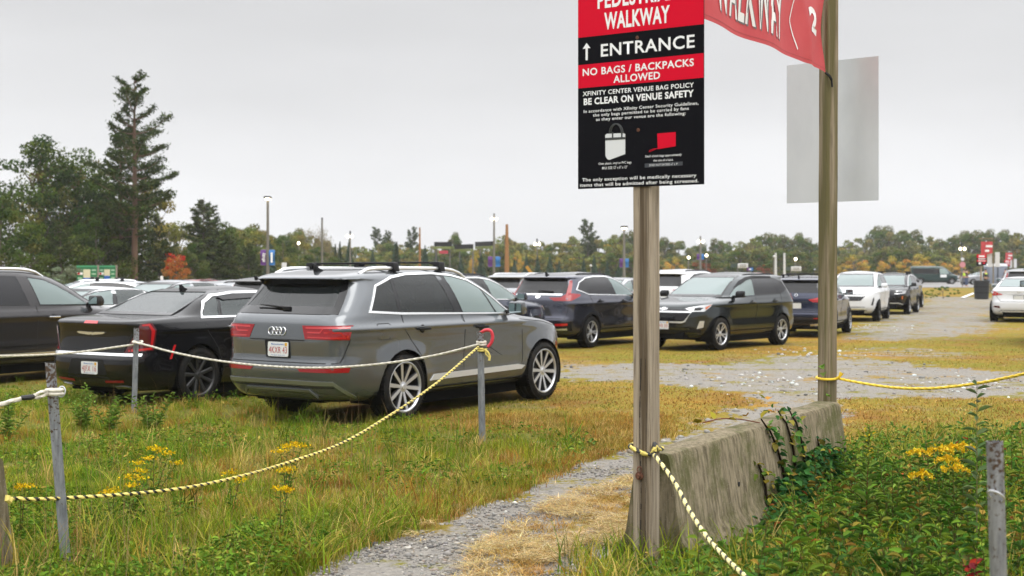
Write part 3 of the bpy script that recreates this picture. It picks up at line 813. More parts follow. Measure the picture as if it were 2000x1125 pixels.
suv_ol = [(-2.02, 1.275), (-1.5, 1.245), (.82, 1.185), (.5, 1.375), (.25, 1.51), (.03, 1.60), (-.3, 1.665), (-.7, 1.69), (-1.2, 1.68), (-1.5, 1.645), (-1.82, 1.55)]
lamp = [(.37, 1.12), (1.02, 1.125), (.985, .965), (.43, .97)]
SUVG['feats'] = side_glass(suv_ol, [(-1.52, -1.5, .022), (-.36, -.55, .075)], [GL_P, GL_P, GL_C], CHRW, .025) + [
    ('line', 'window_pillar', BLKG, 'S', [(.44, 1.19), (.26, 1.50)], .03, .006),
    shield([(-.76, 1.19), (.76, 1.19), (.64, 1.66), (-.64, 1.66)]),
    ('glass', 'rear_window', GL_P, 'R', [(-.73, 1.285), (.73, 1.285), (.63, 1.60), (-.63, 1.60)], True, (BLKG, .085)),
    ('patch', 'under_spoiler_band', LINER, 'R', [(-.67, 1.565), (-.3, 1.545), (.3, 1.545), (.67, 1.565), (.64, 1.628), (-.64, 1.628)], False, .009),  # near-black band paints in the shade under the spoiler
    ('patch', 'tail_light', LRED, 'R', lamp, True, .006, .012, [
        ('lamp_bar', LRED2, ribbon([(.43, 1.095), (.985, 1.10), (.955, .985)], .02), .009),
        ('lamp_bar', LRED2, ribbon([(.46, 1.045), (.64, 1.045), (.67, 1.09)], .016), .009),
        ('lamp_bar', LRED2, ribbon([(.69, 1.045), (.88, 1.045), (.92, 1.0)], .016), .009),
        ('lamp_bar', LRED2, ribbon([(.47, .992), (.94, .988)], .014), .009)]),
    ('patch', 'reflector', LRED, 'R', [(.32, .66), (1.02, .67), (1.0, .605), (.38, .605)], True, .006),
    strip('panel_gap', GAP, 'R', [(-1.0, .97), (-.88, .715), (-.82, .705), (.82, .705), (.88, .715), (1.0, .97)], .011, .003, False),
    strip('panel_gap', GAP, 'R', [(-.42, .955), (.42, .955)], .012, .003, False),
    ('patch', 'plate_recess', BLK, 'R', [(-.17, .755), (.17, .755), (.19, .95), (-.19, .95)], False, .002),
    ('patch', 'rear_diffuser', BLK, 'R', [(-.86, .28), (.86, .28), (.80, .44), (-.80, .44)], False, .008),
    strip('bumper_trim', mat('grey_trim', (.32, .33, .33), .35, .8), 'R', [(-1.0, .31), (-.92, .38), (-.80, .485), (.80, .485), (.92, .38), (1.0, .31)], .045, .016, False),
    strip('bumper_trim', mat('grey_trim_b', (.25, .26, .26), .35, .8), 'R', [(-.56, .33), (-.48, .40), (.48, .40), (.56, .33)], .025, .018, False),
    ('patch', 'sill_trim', mat('satin_silver', (.55, .56, .57), .4, .3), 'S', [(-1.0, .425), (.98, .445), (1.04, .49), (.9, .51), (-.92, .495)], False, .01),
    strip('sill', BLK, 'S', [(-1.02, .31), (1.02, .31)], .07, .008),
    wiper(-.02, .42, 1.292), fin(-1.88), rails(CHRW, -1.95, .12, .655, .05, .022), crossbar(-1.32, .67, .075), crossbar(-.42, .67, .075),
    rings('R', 1.05, .043, 4, .058), fplate('4KXR 43', 'R', -.03, .848, w=.315, h=.165),
    ('handle', BLK, -1.18, 1.05, .22), ('handle', BLK, .02, 1.03, .22), ('mirror', P_GREY, .70, 1.20, (.13, .22, .18), 0),
    ('line', 'panel_gap', GAP, 'S', [(-1.97, 1.13), (-1.77, 1.13), (-1.755, 1.11), (-1.76, .97), (-1.78, .95), (-1.95, .95), (-1.975, .97), (-1.985, 1.11), (-1.97, 1.13)], .007, .0022),
    ('patch', 'side_marker', LAMB, 'S', [(2.02, .62), (2.09, .62), (2.07, .76), (2.0, .76)], False, .006),
    ('patch', 'headlight', LCLR, 'F', [(.48, .92), (.9, .95), (.92, .80), (.55, .78)], True, .006),
    ('patch', 'grille', BLKG, 'F', [(-.4, .45), (.4, .45), (.46, .7), (.38, .93), (-.38, .93), (-.46, .7)], False, .005),
    ] + gaps([[(-1.50, 1.25), (-1.50, 1.05), (-1.36, .90), (-1.14, .66), (-1.05, .40)], [(-.33, 1.21), (-.31, .9), (-.30, .36)], [(.93, 1.15), (.985, .9), (1.0, .62), (.96, .36)], [(.95, 1.10), (1.6, 1.045), (2.1, .96)]])

# --- black saloon with a long bootlid
SAL = dict(M=92, N=130, nr=7.0, nf=4.2, xf=1.525, xr=-1.525, rw=.365, arch=.41, track=.945, tw=.25, rim=.27, spk=9, spw=.05, rimdark=1, belt=1.1, crease=.96, flare=.02, seat_x=-.05, rear_seat=.70,
    R=[(-2.38, .2), (-2.52, .3), (-2.58, .45), (-2.58, .6), (-2.54, .66), (-2.52, .7), (-2.51, .95), (-2.52, 1.05), (-2.50, 1.085), (-2.42, 1.105), (-2.2, 1.125), (-1.95, 1.14), (-1.82, 1.165), (-1.3, 1.36), (-1.05, 1.44), (-.8, 1.48), (-.45, 1.505), (-.2, 1.515)],
    F=[(2.3, .2), (2.4, .3), (2.46, .5), (2.45, .75), (2.40, .92), (2.25, .98), (1.8, 1.03), (1.3, 1.08), (1.12, 1.11), (.92, 1.18), (.5, 1.34), (.25, 1.42), (.05, 1.465), (-.1, 1.5), (-.18, 1.515)],
    W=[(.82, .2), (.90, .28), (.935, .45), (.945, .65), (.95, .85), (.945, 1.0), (.93, 1.06), (.90, 1.10), (.85, 1.16), (.79, 1.28), (.73, 1.38), (.68, 1.43), (.6, 1.465), (.45, 1.49), (.2, 1.51), (.03, 1.515)])
sal_ol = [(-1.42, 1.125), (.92, 1.105), (.55, 1.27), (.2, 1.38), (-.2, 1.42), (-.7, 1.42), (-1.08, 1.385), (-1.27, 1.30)]
def wings(b, B):
    for sg in (1, -1):
        p = [(0.02 * sg, .93), (.06 * sg, .945), (.25 * sg, .95), (.27 * sg, .938), (.22 * sg, .922), (.07 * sg, .91), (.02 * sg, .905)]
        q = [B.hit('R', a, c, .012)[0] for a, c in p]; r_ = [B.hit('R', a, c, .0)[0] for a, c in p]; n = len(p)
        b.add(q + r_, [tuple(range(n)), tuple(range(2 * n - 1, n - 1, -1))] + [(i, (i + 1) % n, n + (i + 1) % n, n + i) for i in range(n)])
    p, n = B.hit('R', 0, .928, .01); b.box(p, (.012, .07, .032))
def sal_rear(lens, emblem, txt, chrome=True):
    return [
    ('patch', 'tail_light', lens, 'R', [(.62, .69), (.99, .72), (1.03, .98), (.97, 1.07), (.83, 1.06), (.75, .92)], True, .007, .012, [
        ('lamp_bar', LRED2, ribbon([(.68, .72), (.955, .745), (.985, .97), (.94, 1.045), (.85, 1.04)], [.03, .03, .045, .03, .02]), .010)]),
    ('patch', 'brake_light', LRED2, 'R', [(-.13, 1.055), (.13, 1.055), (.12, 1.085), (-.12, 1.085)], False, .008),
    strip('boot_edge', BLKG, 'R', [(-.66, 1.03), (.66, 1.03)], .045, .004, False),
    strip('bumper_trim', CHRW if chrome else BLK, 'R', [(-.86, .665), (.78, .665)], .035, .012, False),
    strip('panel_gap', GAP, 'R', [(-.60, .70), (.60, .70), (.72, .93)], .014, .003, False), strip('panel_gap', GAP, 'R', [(-.60, .70), (-.72, .93)], .014, .003, False),
    ('patch', 'plate_recess', BLK, 'R', [(-.40, .36), (.40, .36), (.30, .60), (-.30, .60)], False, .004),
    ('patch', 'reflector', LRED, 'R', [(.30, .305), (.62, .32), (.62, .345), (.30, .33)], True, .008),
    strip('exhaust_trim', CHR, 'R', [(.42, .245), (.58, .26), (.72, .235)], .03, .012),
    fplate(txt, 'R', -.06, .49, w=.31, h=.16, frame=None)]
SAL['feats'] = side_glass(sal_ol, [(-1.10, -.98, .02), (-.14, -.22, .05)], [GL_M, GL_M, GL_C], CHRW, .027) + [
    ('patch', 'wind_deflector', BLKG, 'S', [(-1.02, 1.365), (-.95, 1.33), (-.25, 1.355), (-.25, 1.41), (-.7, 1.41)], False, .02),
    shield([(-.70, 1.13), (.70, 1.13), (.56, 1.44), (-.56, 1.44)]),
    ('glass', 'rear_window', GL_M, 'R', [(-.70, 1.165), (.70, 1.165), (.56, 1.455), (-.56, 1.455)], True, (BLKG, .03)),
    ('mesh', 'badge', CHR, wings, 0), fin(-.9), ('handle', CHR, -.95, .985, .2), ('handle', CHR, .1, .975, .2), ('mirror', P_BLACK, .68, 1.13, (.12, .2, .15), 0),
    ('patch', 'side_marker', LRED2, 'S', [(-2.03, .60), (-2.0, .60), (-1.93, .78), (-1.96, .78)], False, .006),
    ] + sal_rear(LSMK, 0, '4JFX 16') + gaps([[(-1.44, 1.12), (-1.40, .95), (-1.2, .70), (-1.1, .4)], [(-.18, 1.1), (-.16, .35)], [(1.02, 1.1), (1.05, .8), (1.0, .36)]])

# --- crossover shape shared by the cars of the middle row
def crossover(**kw):
    d = dict(M=88, N=120, nr=7.0, nf=lambda z: 3.8 if z < 1.13 else 4.8, xf=1.35, xr=-1.35, rw=.35, arch=.40, track=.925, tw=.235, rim=.24, spk=5, spair=.17, spw=.05, belt=1.13, crease=.98, flare=.022,
    R=[(-2.15, .28), (-2.24, .36), (-2.28, .5), (-2.29, .62), (-2.25, .7), (-2.22, .85), (-2.20, 1.05), (-2.15, 1.16), (-2.11, 1.2), (-1.90, 1.5), (-1.89, 1.54), (-2.0, 1.56), (-1.98, 1.58), (-1.75, 1.62), (-1.3, 1.66), (-.85, 1.68), (-.5, 1.69)],
    F=[(2.1, .28), (2.2, .36), (2.26, .5), (2.26, .7), (2.22, .88), (2.12, .98), (1.9, 1.04), (1.5, 1.09), (1.22, 1.13), (1.1, 1.16), (.95, 1.24), (.6, 1.42), (.32, 1.54), (.1, 1.61), (-.1, 1.645), (-.3, 1.67), (-.46, 1.69)],
    W=[(.80, .28), (.87, .36), (.905, .5), (.915, .65), (.925, .82), (.93, .95), (.92, 1.03), (.90, 1.09), (.865, 1.17), (.81, 1.32), (.75, 1.46), (.70, 1.54), (.645, 1.6), (.56, 1.635), (.42, 1.66), (.22, 1.68), (.03, 1.69)])
    d.update(kw); return d
cro_ol = [(-1.78, 1.30), (-1.4, 1.195), (.85, 1.135), (.55, 1.31), (.25, 1.44), (-.05, 1.53), (-.4, 1.575), (-.9, 1.575), (-1.3, 1.545), (-1.62, 1.45)]
cro_gaps = gaps([[(-1.38, 1.2), (-1.30, .95), (-1.08, .7), (-.98, .36)], [(-.18, 1.17), (-.17, .36)], [(.98, 1.12), (1.0, .8), (.93, .36)]])
cro_ws = [(-.70, 1.17), (.70, 1.17), (.58, 1.585), (-.58, 1.585)]
cro_rw = [(-.66, 1.225), (.66, 1.225), (.56, 1.52), (-.56, 1.52)]
def common(mir, handle=None, clad=True, trim=CHRW, ol=cro_ol, q=GL_D):
    f = side_glass(ol, [(-1.30, -1.26, .025), (-.22, -.34, .06)], [q, q, GL_C], trim, .02) + [
        shield(cro_ws), ('handle', handle or BLK, -1.0, 1.03, .19), ('handle', handle or BLK, .05, 1.01, .19), ('mirror', mir, .66, 1.15, (.12, .2, .16), 0)] + cro_gaps
    if clad: f.append(strip('sill_cladding', BLK, 'S', [(-.98, .36), (.98, .36)], .12, .008))
    return f
rear_glass = [('patch', 'tailgate_trim', BLKG, 'R', [(-.70, 1.215), (.70, 1.215), (.59, 1.535), (-.59, 1.535)], False, .003), ('glass', 'rear_window', GL_D, 'R', cro_rw, False, None),
              ('patch', 'under_spoiler_band', BLKG, 'R', [(-.56, 1.525), (.56, 1.525), (.52, 1.545), (-.52, 1.545)], False, .012)]
CRV = crossover(lip=(BLK, .05))
CRV['feats'] = common(P_STEEL) + rear_glass + [
    ('patch', 'tail_light', LRED, 'R', [(.30, 1.12), (.44, 1.05), (.84, 1.05), (1.10, 1.16), (1.06, 1.195), (.78, 1.215), (.70, 1.50), (.63, 1.50), (.68, 1.20), (.60, 1.13)], True, .008),
    strip('tailgate_bar', CHRW, 'R', [(-.6, 1.185), (.6, 1.185)], .035, .012, False),
    badge('R', [(-.07, 1.13), (-.04, 1.20), (.04, 1.20), (.07, 1.13), (.03, 1.10), (-.03, 1.10)]),
    strip('panel_gap', GAP, 'R', [(-.82, 1.05), (-.74, .66), (.74, .66), (.82, 1.05)], .012, .003, False),
    ('patch', 'plate_recess', BLKG, 'R', [(-.42, .72), (.42, .72), (.32, .90), (-.32, .90)], False, .003),
    ('patch', 'rear_bumper', BLK, 'R', [(-.91, .30), (.91, .30), (.91, .60), (.6, .56), (-.6, .56), (-.91, .60)], False, .006),
    ('patch', 'reflector', LRED2, 'R', [(.52, .50), (.80, .51), (.80, .56), (.52, .55)], True, .012),
    strip('bumper_trim', CHRW, 'R', [(.45, .42), (.78, .43)], .035, .012),
    wiper(-.3, .05, 1.235), fin(-1.75), rails(BLK, -1.5, -.1, .56, .03, .014), fplate('8GX 417', 'R', 0, .80, w=.3, h=.15)]
EQX = crossover(spk=5, spair=.2)
EQX['feats'] = common(BLK, P_GREEN, True, None) + rear_glass + [
    ('patch', 'wind_deflector', BLK, 'S', [(.52, 1.345), (.25, 1.475), (-.05, 1.555), (-.4, 1.595), (-1.2, 1.585), (-1.2, 1.55), (-.4, 1.55), (-.05, 1.50), (.25, 1.41)], False, .018),
    ('patch', 'headlight', LCLR, 'F', [(.50, .905), (.82, .975), (1.08, .995), (1.08, .93), (.96, .84), (.68, .84)], True, .008, .012, [
        ('turn_signal', LAMB, [(.95, .93), (1.07, .985), (1.05, .94), (.99, .875)], .011), ('headlight_unit', BLKG, [(.70, .865), (.86, .87), (.88, .925), (.72, .915)], .011)]),
    ('patch', 'grille', BLKG, 'F', [(-.62, .86), (.62, .86), (.58, .93), (-.58, .93)], False, .005),
    ('patch', 'grille', BLKG, 'F', [(-.62, .82), (.62, .82), (.50, .63), (-.50, .63)], False, .005),
    strip('grille_trim', CHRW, 'F', [(-.46, .615), (-.52, .635), (-.66, .835), (.66, .835), (.52, .635), (.46, .615), (-.46, .615)], .035, .014, False),
    badge('F', [(-.10, .91), (-.04, .91), (-.035, .925), (.04, .925), (.045, .91), (.10, .91), (.09, .88), (.035, .88), (.03, .868), (-.04, .868), (-.045, .88), (-.11, .88)], CHR, .012),
    ('patch', 'fog_light', LCLR, 'F', [(.78, .47), (.95, .50), (.98, .64), (.86, .64)], True, .008),
    ('patch', 'lower_grille', BLK, 'F', [(-.85, .34), (.85, .34), (.88, .45), (.6, .52), (-.6, .52), (-.88, .45)], False, .005),
    ('patch', 'tail_light', LRED2, 'S', [(-2.15, .98), (-1.95, 1.10), (-2.0, 1.17), (-2.2, 1.16)], False, .006),
    ('patch', 'tail_light', LRED, 'R', [(.45, 1.02), (.93, 1.02), (.93, 1.15), (.5, 1.13)], True, .006), fin(-1.5), rails(BLK, -1.6, -.1, .56, .02, .012),
    fplate('2WB 581', 'F', 0, .545, w=.32, h=.17, detail=True), fplate('2WB 581', 'R', 0, .8, detail=False)]
XWN = crossover(xf=1.335, xr=-1.335, lip=(BLK, .045), spk=8, spair=0, spw=.05)
XWN['feats'] = common(BLK, P_BLUE) + rear_glass + [
    ('patch', 'tail_light', LRED2, 'R', [(.34, 1.03), (.45, .97), (1.02, .95), (1.06, 1.10), (.86, 1.13), (.62, 1.09)], True, .008, .012, [
        ('lamp_bar', LRED, ribbon([(.42, 1.02), (.6, 1.0), (.62, 1.06)], .02), .011), ('lamp_bar', LRED, ribbon([(.70, .985), (.88, .98), (.89, 1.08)], .02), .011)]),
    ('patch', 'plate_recess', BLKG, 'R', [(-.34, .97), (.34, .97), (.30, 1.12), (-.30, 1.12)], False, .002),
    strip('panel_gap', GAP, 'R', [(-.84, .97), (-.76, .74), (.76, .74), (.84, .97)], .012, .003, False),
    ('patch', 'rear_bumper', BLK, 'R', [(-.91, .30), (.91, .30), (.91, .46), (.7, .5), (-.7, .5), (-.91, .46)], False, .006),
    ('patch', 'bumper_step', BLK, 'R', [(-.6, .56), (.6, .56), (.62, .70), (-.62, .70)], False, .004),
    ('patch', 'reflector', LRED, 'R', [(.5, .50), (.84, .52), (.84, .55), (.5, .54)], True, .012), strip('bumper_trim', CHRW, 'R', [(.40, .34), (.66, .36)], .05, .014),
    rings('R', 1.15, .035, 1, 0), fin(-1.7), rails(CHRW, -1.7, .0, .57, .04, .018), crossbar(-1.25, .58, .07), crossbar(-.5, .58, .07), exhaust(.55, .34, -2.22),
    fplate('7TZ 263', 'R', 0, .86, detail=False)]
def front(headlamp, grille, lower, lampm=LCLR): return [
    ('patch', 'headlight', lampm, 'F', headlamp, True, .008), ('patch', 'grille', BLKG, 'F', grille, False, .005), ('patch', 'lower_grille', BLK, 'F', lower, False, .006)]
tail_std = rear_glass + [('patch', 'tail_light', LRED, 'R', [(.45, 1.0), (.93, 1.0), (.93, 1.15), (.5, 1.13)], True, .006), ('patch', 'rear_bumper', BLK, 'R', [(-.9, .3), (.9, .3), (.9, .45), (-.9, .45)], False, .006), fplate('3RM 902', 'R', 0, .82, detail=False)]
ESC = crossover(spk=5, spair=.15, rimdark=1)
ESC['feats'] = common(P_WHITE, P_WHITE, True, None) + tail_std + front([(.50, .93), (.78, 1.0), (1.1, 1.03), (1.06, .97), (.80, .93)], [(-.52, .92), (.52, .92), (.55, .85), (.40, .70), (-.40, .70), (-.55, .85)],
    [(-.62, .36), (.62, .36), (.54, .50), (-.54, .50)]) + [('patch', 'air_intake', BLK, 'F', [(.82, .55), (.93, .55), (1.0, .78), (.93, .80)], True, .007), strip('bumper_trim', CHRW, 'F', [(-.55, .43), (.55, .43)], .03, .016, False)]
TIG = crossover(spk=5, spair=.13)
TIG['feats'] = common(BLK) + tail_std + front([(.44, .82), (1.0, .84), (1.04, .97), (.48, .95)], [(-.40, .82), (.40, .82), (.44, .95), (-.44, .95)], [(-.8, .36), (.8, .36), (.7, .58), (-.7, .58)]) + [
    rings('F', .89, .06, 1, 0), ('patch', 'fog_light', LAMB, 'S', [(1.98, .62), (2.04, .62), (2.02, .74), (1.96, .74)], False, .006), strip('grille_trim', CHRW, 'F', [(-.85, .40), (-.6, .46), (.6, .46), (.85, .40)], .03, .014, False),
    rails(BLK, -1.6, -.1, .56, .04, .018), crossbar(-1.15, .6, .1), crossbar(-.35, .6, .1)]
BSV = crossover(lip=(BLK, .05))
BSV['feats'] = common(P_BLUE) + tail_std + front([(.46, .86), (.9, .9), (.9, .98), (.5, .95)], [(-.42, .62), (.42, .62), (.44, .92), (-.44, .92)], [(-.8, .36), (.8, .36), (.7, .5), (-.7, .5)]) + [rails(BLK, -1.6, .0, .57, .035, .016)]
# --- charcoal three-row suv on the left
EXP = dict(SUVG); EXP.update(M=90, N=130, spk=5, spair=.16, crease=1.0, belt=1.17, rim=.26)
EXP['feats'] = side_glass([(-2.05, 1.25), (-1.5, 1.215), (.86, 1.175), (.5, 1.37), (.25, 1.50), (.03, 1.585), (-.3, 1.63), (-.7, 1.645), (-1.2, 1.64), (-1.75, 1.60)], [(-1.45, -1.42, .04), (-.24, -.38, .1)], [GL_D, GL_D, GL_C], None, 0, P_CHAR) + [
    shield([(-.76, 1.19), (.76, 1.19), (.64, 1.66), (-.64, 1.66)]), ('glass', 'rear_window', GL_D, 'R', [(-.71, 1.285), (.71, 1.285), (.60, 1.61), (-.60, 1.61)], False, None),
    ('handle', CHR, .06, 1.0, .21), ('handle', CHR, -1.08, 1.02, .21), ('mirror', P_CHAR, .86, 1.19, (.15, .23, .19), 0), rails(CHRW, -1.9, .1, .66, .05, .024),
    strip('sill_trim', CHRW, 'S', [(-.95, .43), (.85, .43)], .045, .012), strip('sill', BLK, 'S', [(-1.02, .33), (1.02, .33)], .10, .008),
    ('patch', 'door_moulding', P_CHAR, 'S', [(-1.0, .57), (.9, .58), (.95, .62), (.85, .66), (-1.0, .65)], False, .016),
    ('patch', 'tail_light', LRED, 'R', [(.5, .95), (.95, .95), (.95, 1.15), (.55, 1.12)], True, .006), ('patch', 'headlight', LCLR, 'F', lamp, True, .006),
    fplate('5CK 338', 'R', 0, .8, detail=False)] + gaps([[(-1.48, 1.2), (-1.46, 1.0), (-1.2, .75), (-1.05, .4)], [(-.22, 1.17), (-.2, .36)], [(.95, 1.15), (1.0, .9), (.98, .4)]])
# --- compact white saloon seen from behind at the right edge
SEN = dict(SAL); SEN.update(M=80, N=110, spk=7, rimdark=0, rim=.22, rw=.33, arch=.375, xf=1.36, xr=-1.36, dish_z=.62,
    R=[(-2.1, .24), (-2.2, .32), (-2.26, .5), (-2.26, .66), (-2.22, .72), (-2.19, .95), (-2.2, 1.04), (-2.17, 1.075), (-2.08, 1.10), (-1.9, 1.12), (-1.75, 1.15), (-1.3, 1.33), (-1.0, 1.42), (-.75, 1.46), (-.4, 1.49), (-.2, 1.50)],
    F=[(2.1, .24), (2.2, .32), (2.26, .5), (2.24, .75), (2.1, .92), (1.8, .99), (1.4, 1.05), (1.15, 1.10), (.95, 1.16), (.5, 1.33), (.25, 1.41), (.05, 1.45), (-.1, 1.485), (-.18, 1.50)],
    W=[(.76, .24), (.84, .32), (.88, .5), (.885, .65), (.89, .85), (.885, .98), (.87, 1.04), (.85, 1.09), (.80, 1.16), (.74, 1.28), (.68, 1.37), (.63, 1.42), (.56, 1.45), (.42, 1.475), (.2, 1.495), (.03, 1.50)])
SEN['feats'] = side_glass(sal_ol, [(-1.10, -.98, .02), (-.14, -.22, .05)], [GL_M, GL_M, GL_C], None) + [
    shield([(-.66, 1.13), (.66, 1.13), (.53, 1.42), (-.53, 1.42)]), ('glass', 'rear_window', GL_C, 'R', [(-.66, 1.16), (.66, 1.16), (.52, 1.43), (-.52, 1.43)], True, (BLKG, .02)),
    ('patch', 'tail_light', LRED2, 'R', [(.48, .91), (.92, .86), (1.02, .93), (1.0, 1.03), (.76, 1.02)], True, .008, .012, [('lamp_bar', LCLR, [(.60, .925), (.74, .92), (.76, .965), (.62, .965)], .011)]),
    strip('boot_trim', CHRW, 'R', [(-.36, .93), (.36, .93)], .025, .01, False), ('patch', 'reflector', LSMK, 'R', [(.56, .46), (.84, .49), (.84, .54), (.60, .54)], True, .006),
    ('patch', 'rear_diffuser', BLK, 'R', [(-.7, .26), (.7, .26), (.56, .40), (-.56, .40)], False, .006), strip('panel_gap', GAP, 'R', [(-.72, .88), (-.55, .68), (.55, .68), (.72, .88)], .012, .003, False),
    rings('R', 1.0, .04, 1, 0), fplate('6LP 745', 'R', 0, .80, detail=False), ('mirror', P_WHITE, .68, 1.12, (.12, .2, .15), 0), ('handle', CHR, -.85, .97, .18), ('handle', CHR, .1, .96, .18)] + gaps([[(-1.3, 1.1), (-1.25, .95), (-1.0, .5), (-1.0, .4)], [(-.18, 1.1), (-.16, .35)], [(.95, 1.1), (.95, .8), (.92, .36)]])

# ---------------------------------------------------------------- the parked cars
CARS = 'cars parked in the grass field'
def fwd(h): return Vector((math.cos(R(h)), math.sin(R(h)), 0))
audi = make_car('parked_suv', 'grey SUV with black roof bars and 10 spoke wheels, nearest car behind the rope', 'car', SUVG, (-1.21, 17.24), 56, P_GREY, CARS)
sal = make_car('parked_sedan', 'black sedan with dark red upright tail lights left of the grey SUV', 'car', SAL, (-4.05, 19.25), 57, P_BLACK, CARS)
exp_ = make_car('parked_suv', 'charcoal SUV with chrome door handles and silver roof rail at the left edge', 'car', EXP, (-8.1, 21.5), 57, P_CHAR, CARS)
crv = make_car('parked_crossover', 'dark grey crossover with L shaped red tail lights left of the wooden sign post', 'car', CRV, (1.79, 31.48), 56, P_STEEL, CARS)
eqx = make_car('parked_crossover', 'dark green grey crossover facing the camera with chrome framed grille', 'car', EQX, (4.71, 30.5), 230, P_GREEN, CARS)
xwn = make_car('parked_crossover', 'navy crossover with silver roof bars seen from behind the tall banner post', 'car', XWN, (8.12, 36.2), 67, P_BLUE, CARS)
esc = make_car('parked_crossover', 'white crossover facing the camera right of the tall banner post', 'car', ESC, (12.07, 46.54), 248, P_WHITE, CARS)
tig = make_car('parked_crossover', 'black crossover with black roof bars facing the camera beside the white crossover', 'car', TIG, (15.28, 53.6), 246, P_BLACK, CARS)
bsv = make_car('parked_crossover', 'navy SUV showing its side windows just behind the bonnet of the grey SUV', 'car', BSV, (-1.0, 27.0), 56, P_BLUE, CARS)
sen = make_car('parked_sedan', 'small white sedan seen from behind at the right edge', 'car', SEN, (17.6, 45.9), 66, P_WHITE, CARS)

xwn.scale = (.94,) * 3; tig.scale = (.96,) * 3
def recolour(root, old, new):
    for o in [root] + list(root.children_recursive):
        for s in (o.material_slots if o.type == 'MESH' else ()):
            if s.material == old: s.link = 'OBJECT'; s.material = new
def dup_car(src, old, new, pos, heading, label, scale=1.0):
    c = copy_tree(src); c.location = (pos[0], pos[1], 0); c.rotation_euler = (0, 0, R(heading)); c['label'] = label; c.scale = (scale,) * 3
    recolour(c, old, new); return c
def at(px, d): return ((px - 1000) / FPX * d, d)
P_PINK = paint('paint_faded_red', (.45, .11, .10), .1, .4)
dup_car(sen, P_WHITE, P_WHITE, (-8.6, 26.9), 232, 'white car with a pale windshield between the charcoal SUV and the black sedan', .94)
dup_car(sen, P_WHITE, P_SILVER, (-8.25, 31.6), 240, 'silver car with a wide pale windshield above the black sedan roof', 1.0)
dup_car(bsv, P_BLUE, P_CHAR, (-8.0, 36.0), 205, 'charcoal wagon showing its side windows behind the silver car', .87)
dup_car(xwn, P_BLUE, P_SILVER, (-11.9, 36.5), 205, 'pale SUV with dark roof bars in front of the green notice boards', .88)
dup_car(crv, P_STEEL, P_CHAR, (-4.25, 28.6), 56, 'dark SUV with a black rear window just left of the grey SUV roof', .96)
dup_car(bsv, P_BLUE, P_SILVER, (-6.9, 34.5), 60, 'silver car peeping out left of the dark SUV rear window', .87)
dup_car(bsv, P_BLUE, P_RED, at(425, 46), 58, 'red car with only its roof showing behind the charcoal wagon', .84)
dup_car(sen, P_WHITE, P_SILVER, at(235, 46), 20, 'silver car far behind right of the green notice boards', .86)
dup_car(bsv, P_BLUE, P_WHITE, (5.4, 40.0), 56, 'white SUV with a dark rear window between the sign post and the green grey crossover', 1.04)
dup_car(esc, P_WHITE, P_SILVER, (3.45, 46.0), 240, 'silver car facing the camera just left of the sign post', .87)
dup_car(exp_, P_CHAR, P_SILVER, (.9, 42.5), 56, 'long silver SUV with its roof showing above the dark grey crossover', .92)
dup_car(crv, P_STEEL, P_SILVER, at(1460, 50), 56, 'silver car with only its roof showing behind the green grey crossover', .95)
dup_car(bsv, P_BLUE, P_PINK, at(1492, 60), 30, 'faded red car with only its roof showing left of the navy crossover', .95)
dup_car(sen, P_WHITE, P_CHAR, (17.45, 60.5), 246, 'dark sedan half hidden behind the black crossover with roof bars', 1.06)
dup_car(crv, P_STEEL, P_SILVER, at(1999, 60), 70, 'silver SUV with its roof showing behind the small white sedan', 1.06)
dup_car(sen, P_WHITE, P_SILVER, at(1915, 150), 190, 'pale car parked far off beside the portable toilets', 1.0)
dup_car(sen, P_WHITE, P_BLACK, (-13.0, 50.0), 56, 'black car in the far row left of the red maple', .9)
# black pickup outside the right edge: only its mirror and a tyre reach into the picture
BIG = crossover(lip=(BLK, .05)); BIG['feats'] = common(BLK)
big = make_car('parked_pickup', 'black pickup at the right edge showing only its mirror and a tyre', 'car', BIG, (0, 0), 69, P_BLACK, CARS); big.scale = (1.2, 1.12, 1.16)
_d = 32.2; big.location = ((1004 / FPX) * _d + 1.085 * math.sin(R(69)), _d - 1.085 * math.cos(R(69)), 0)
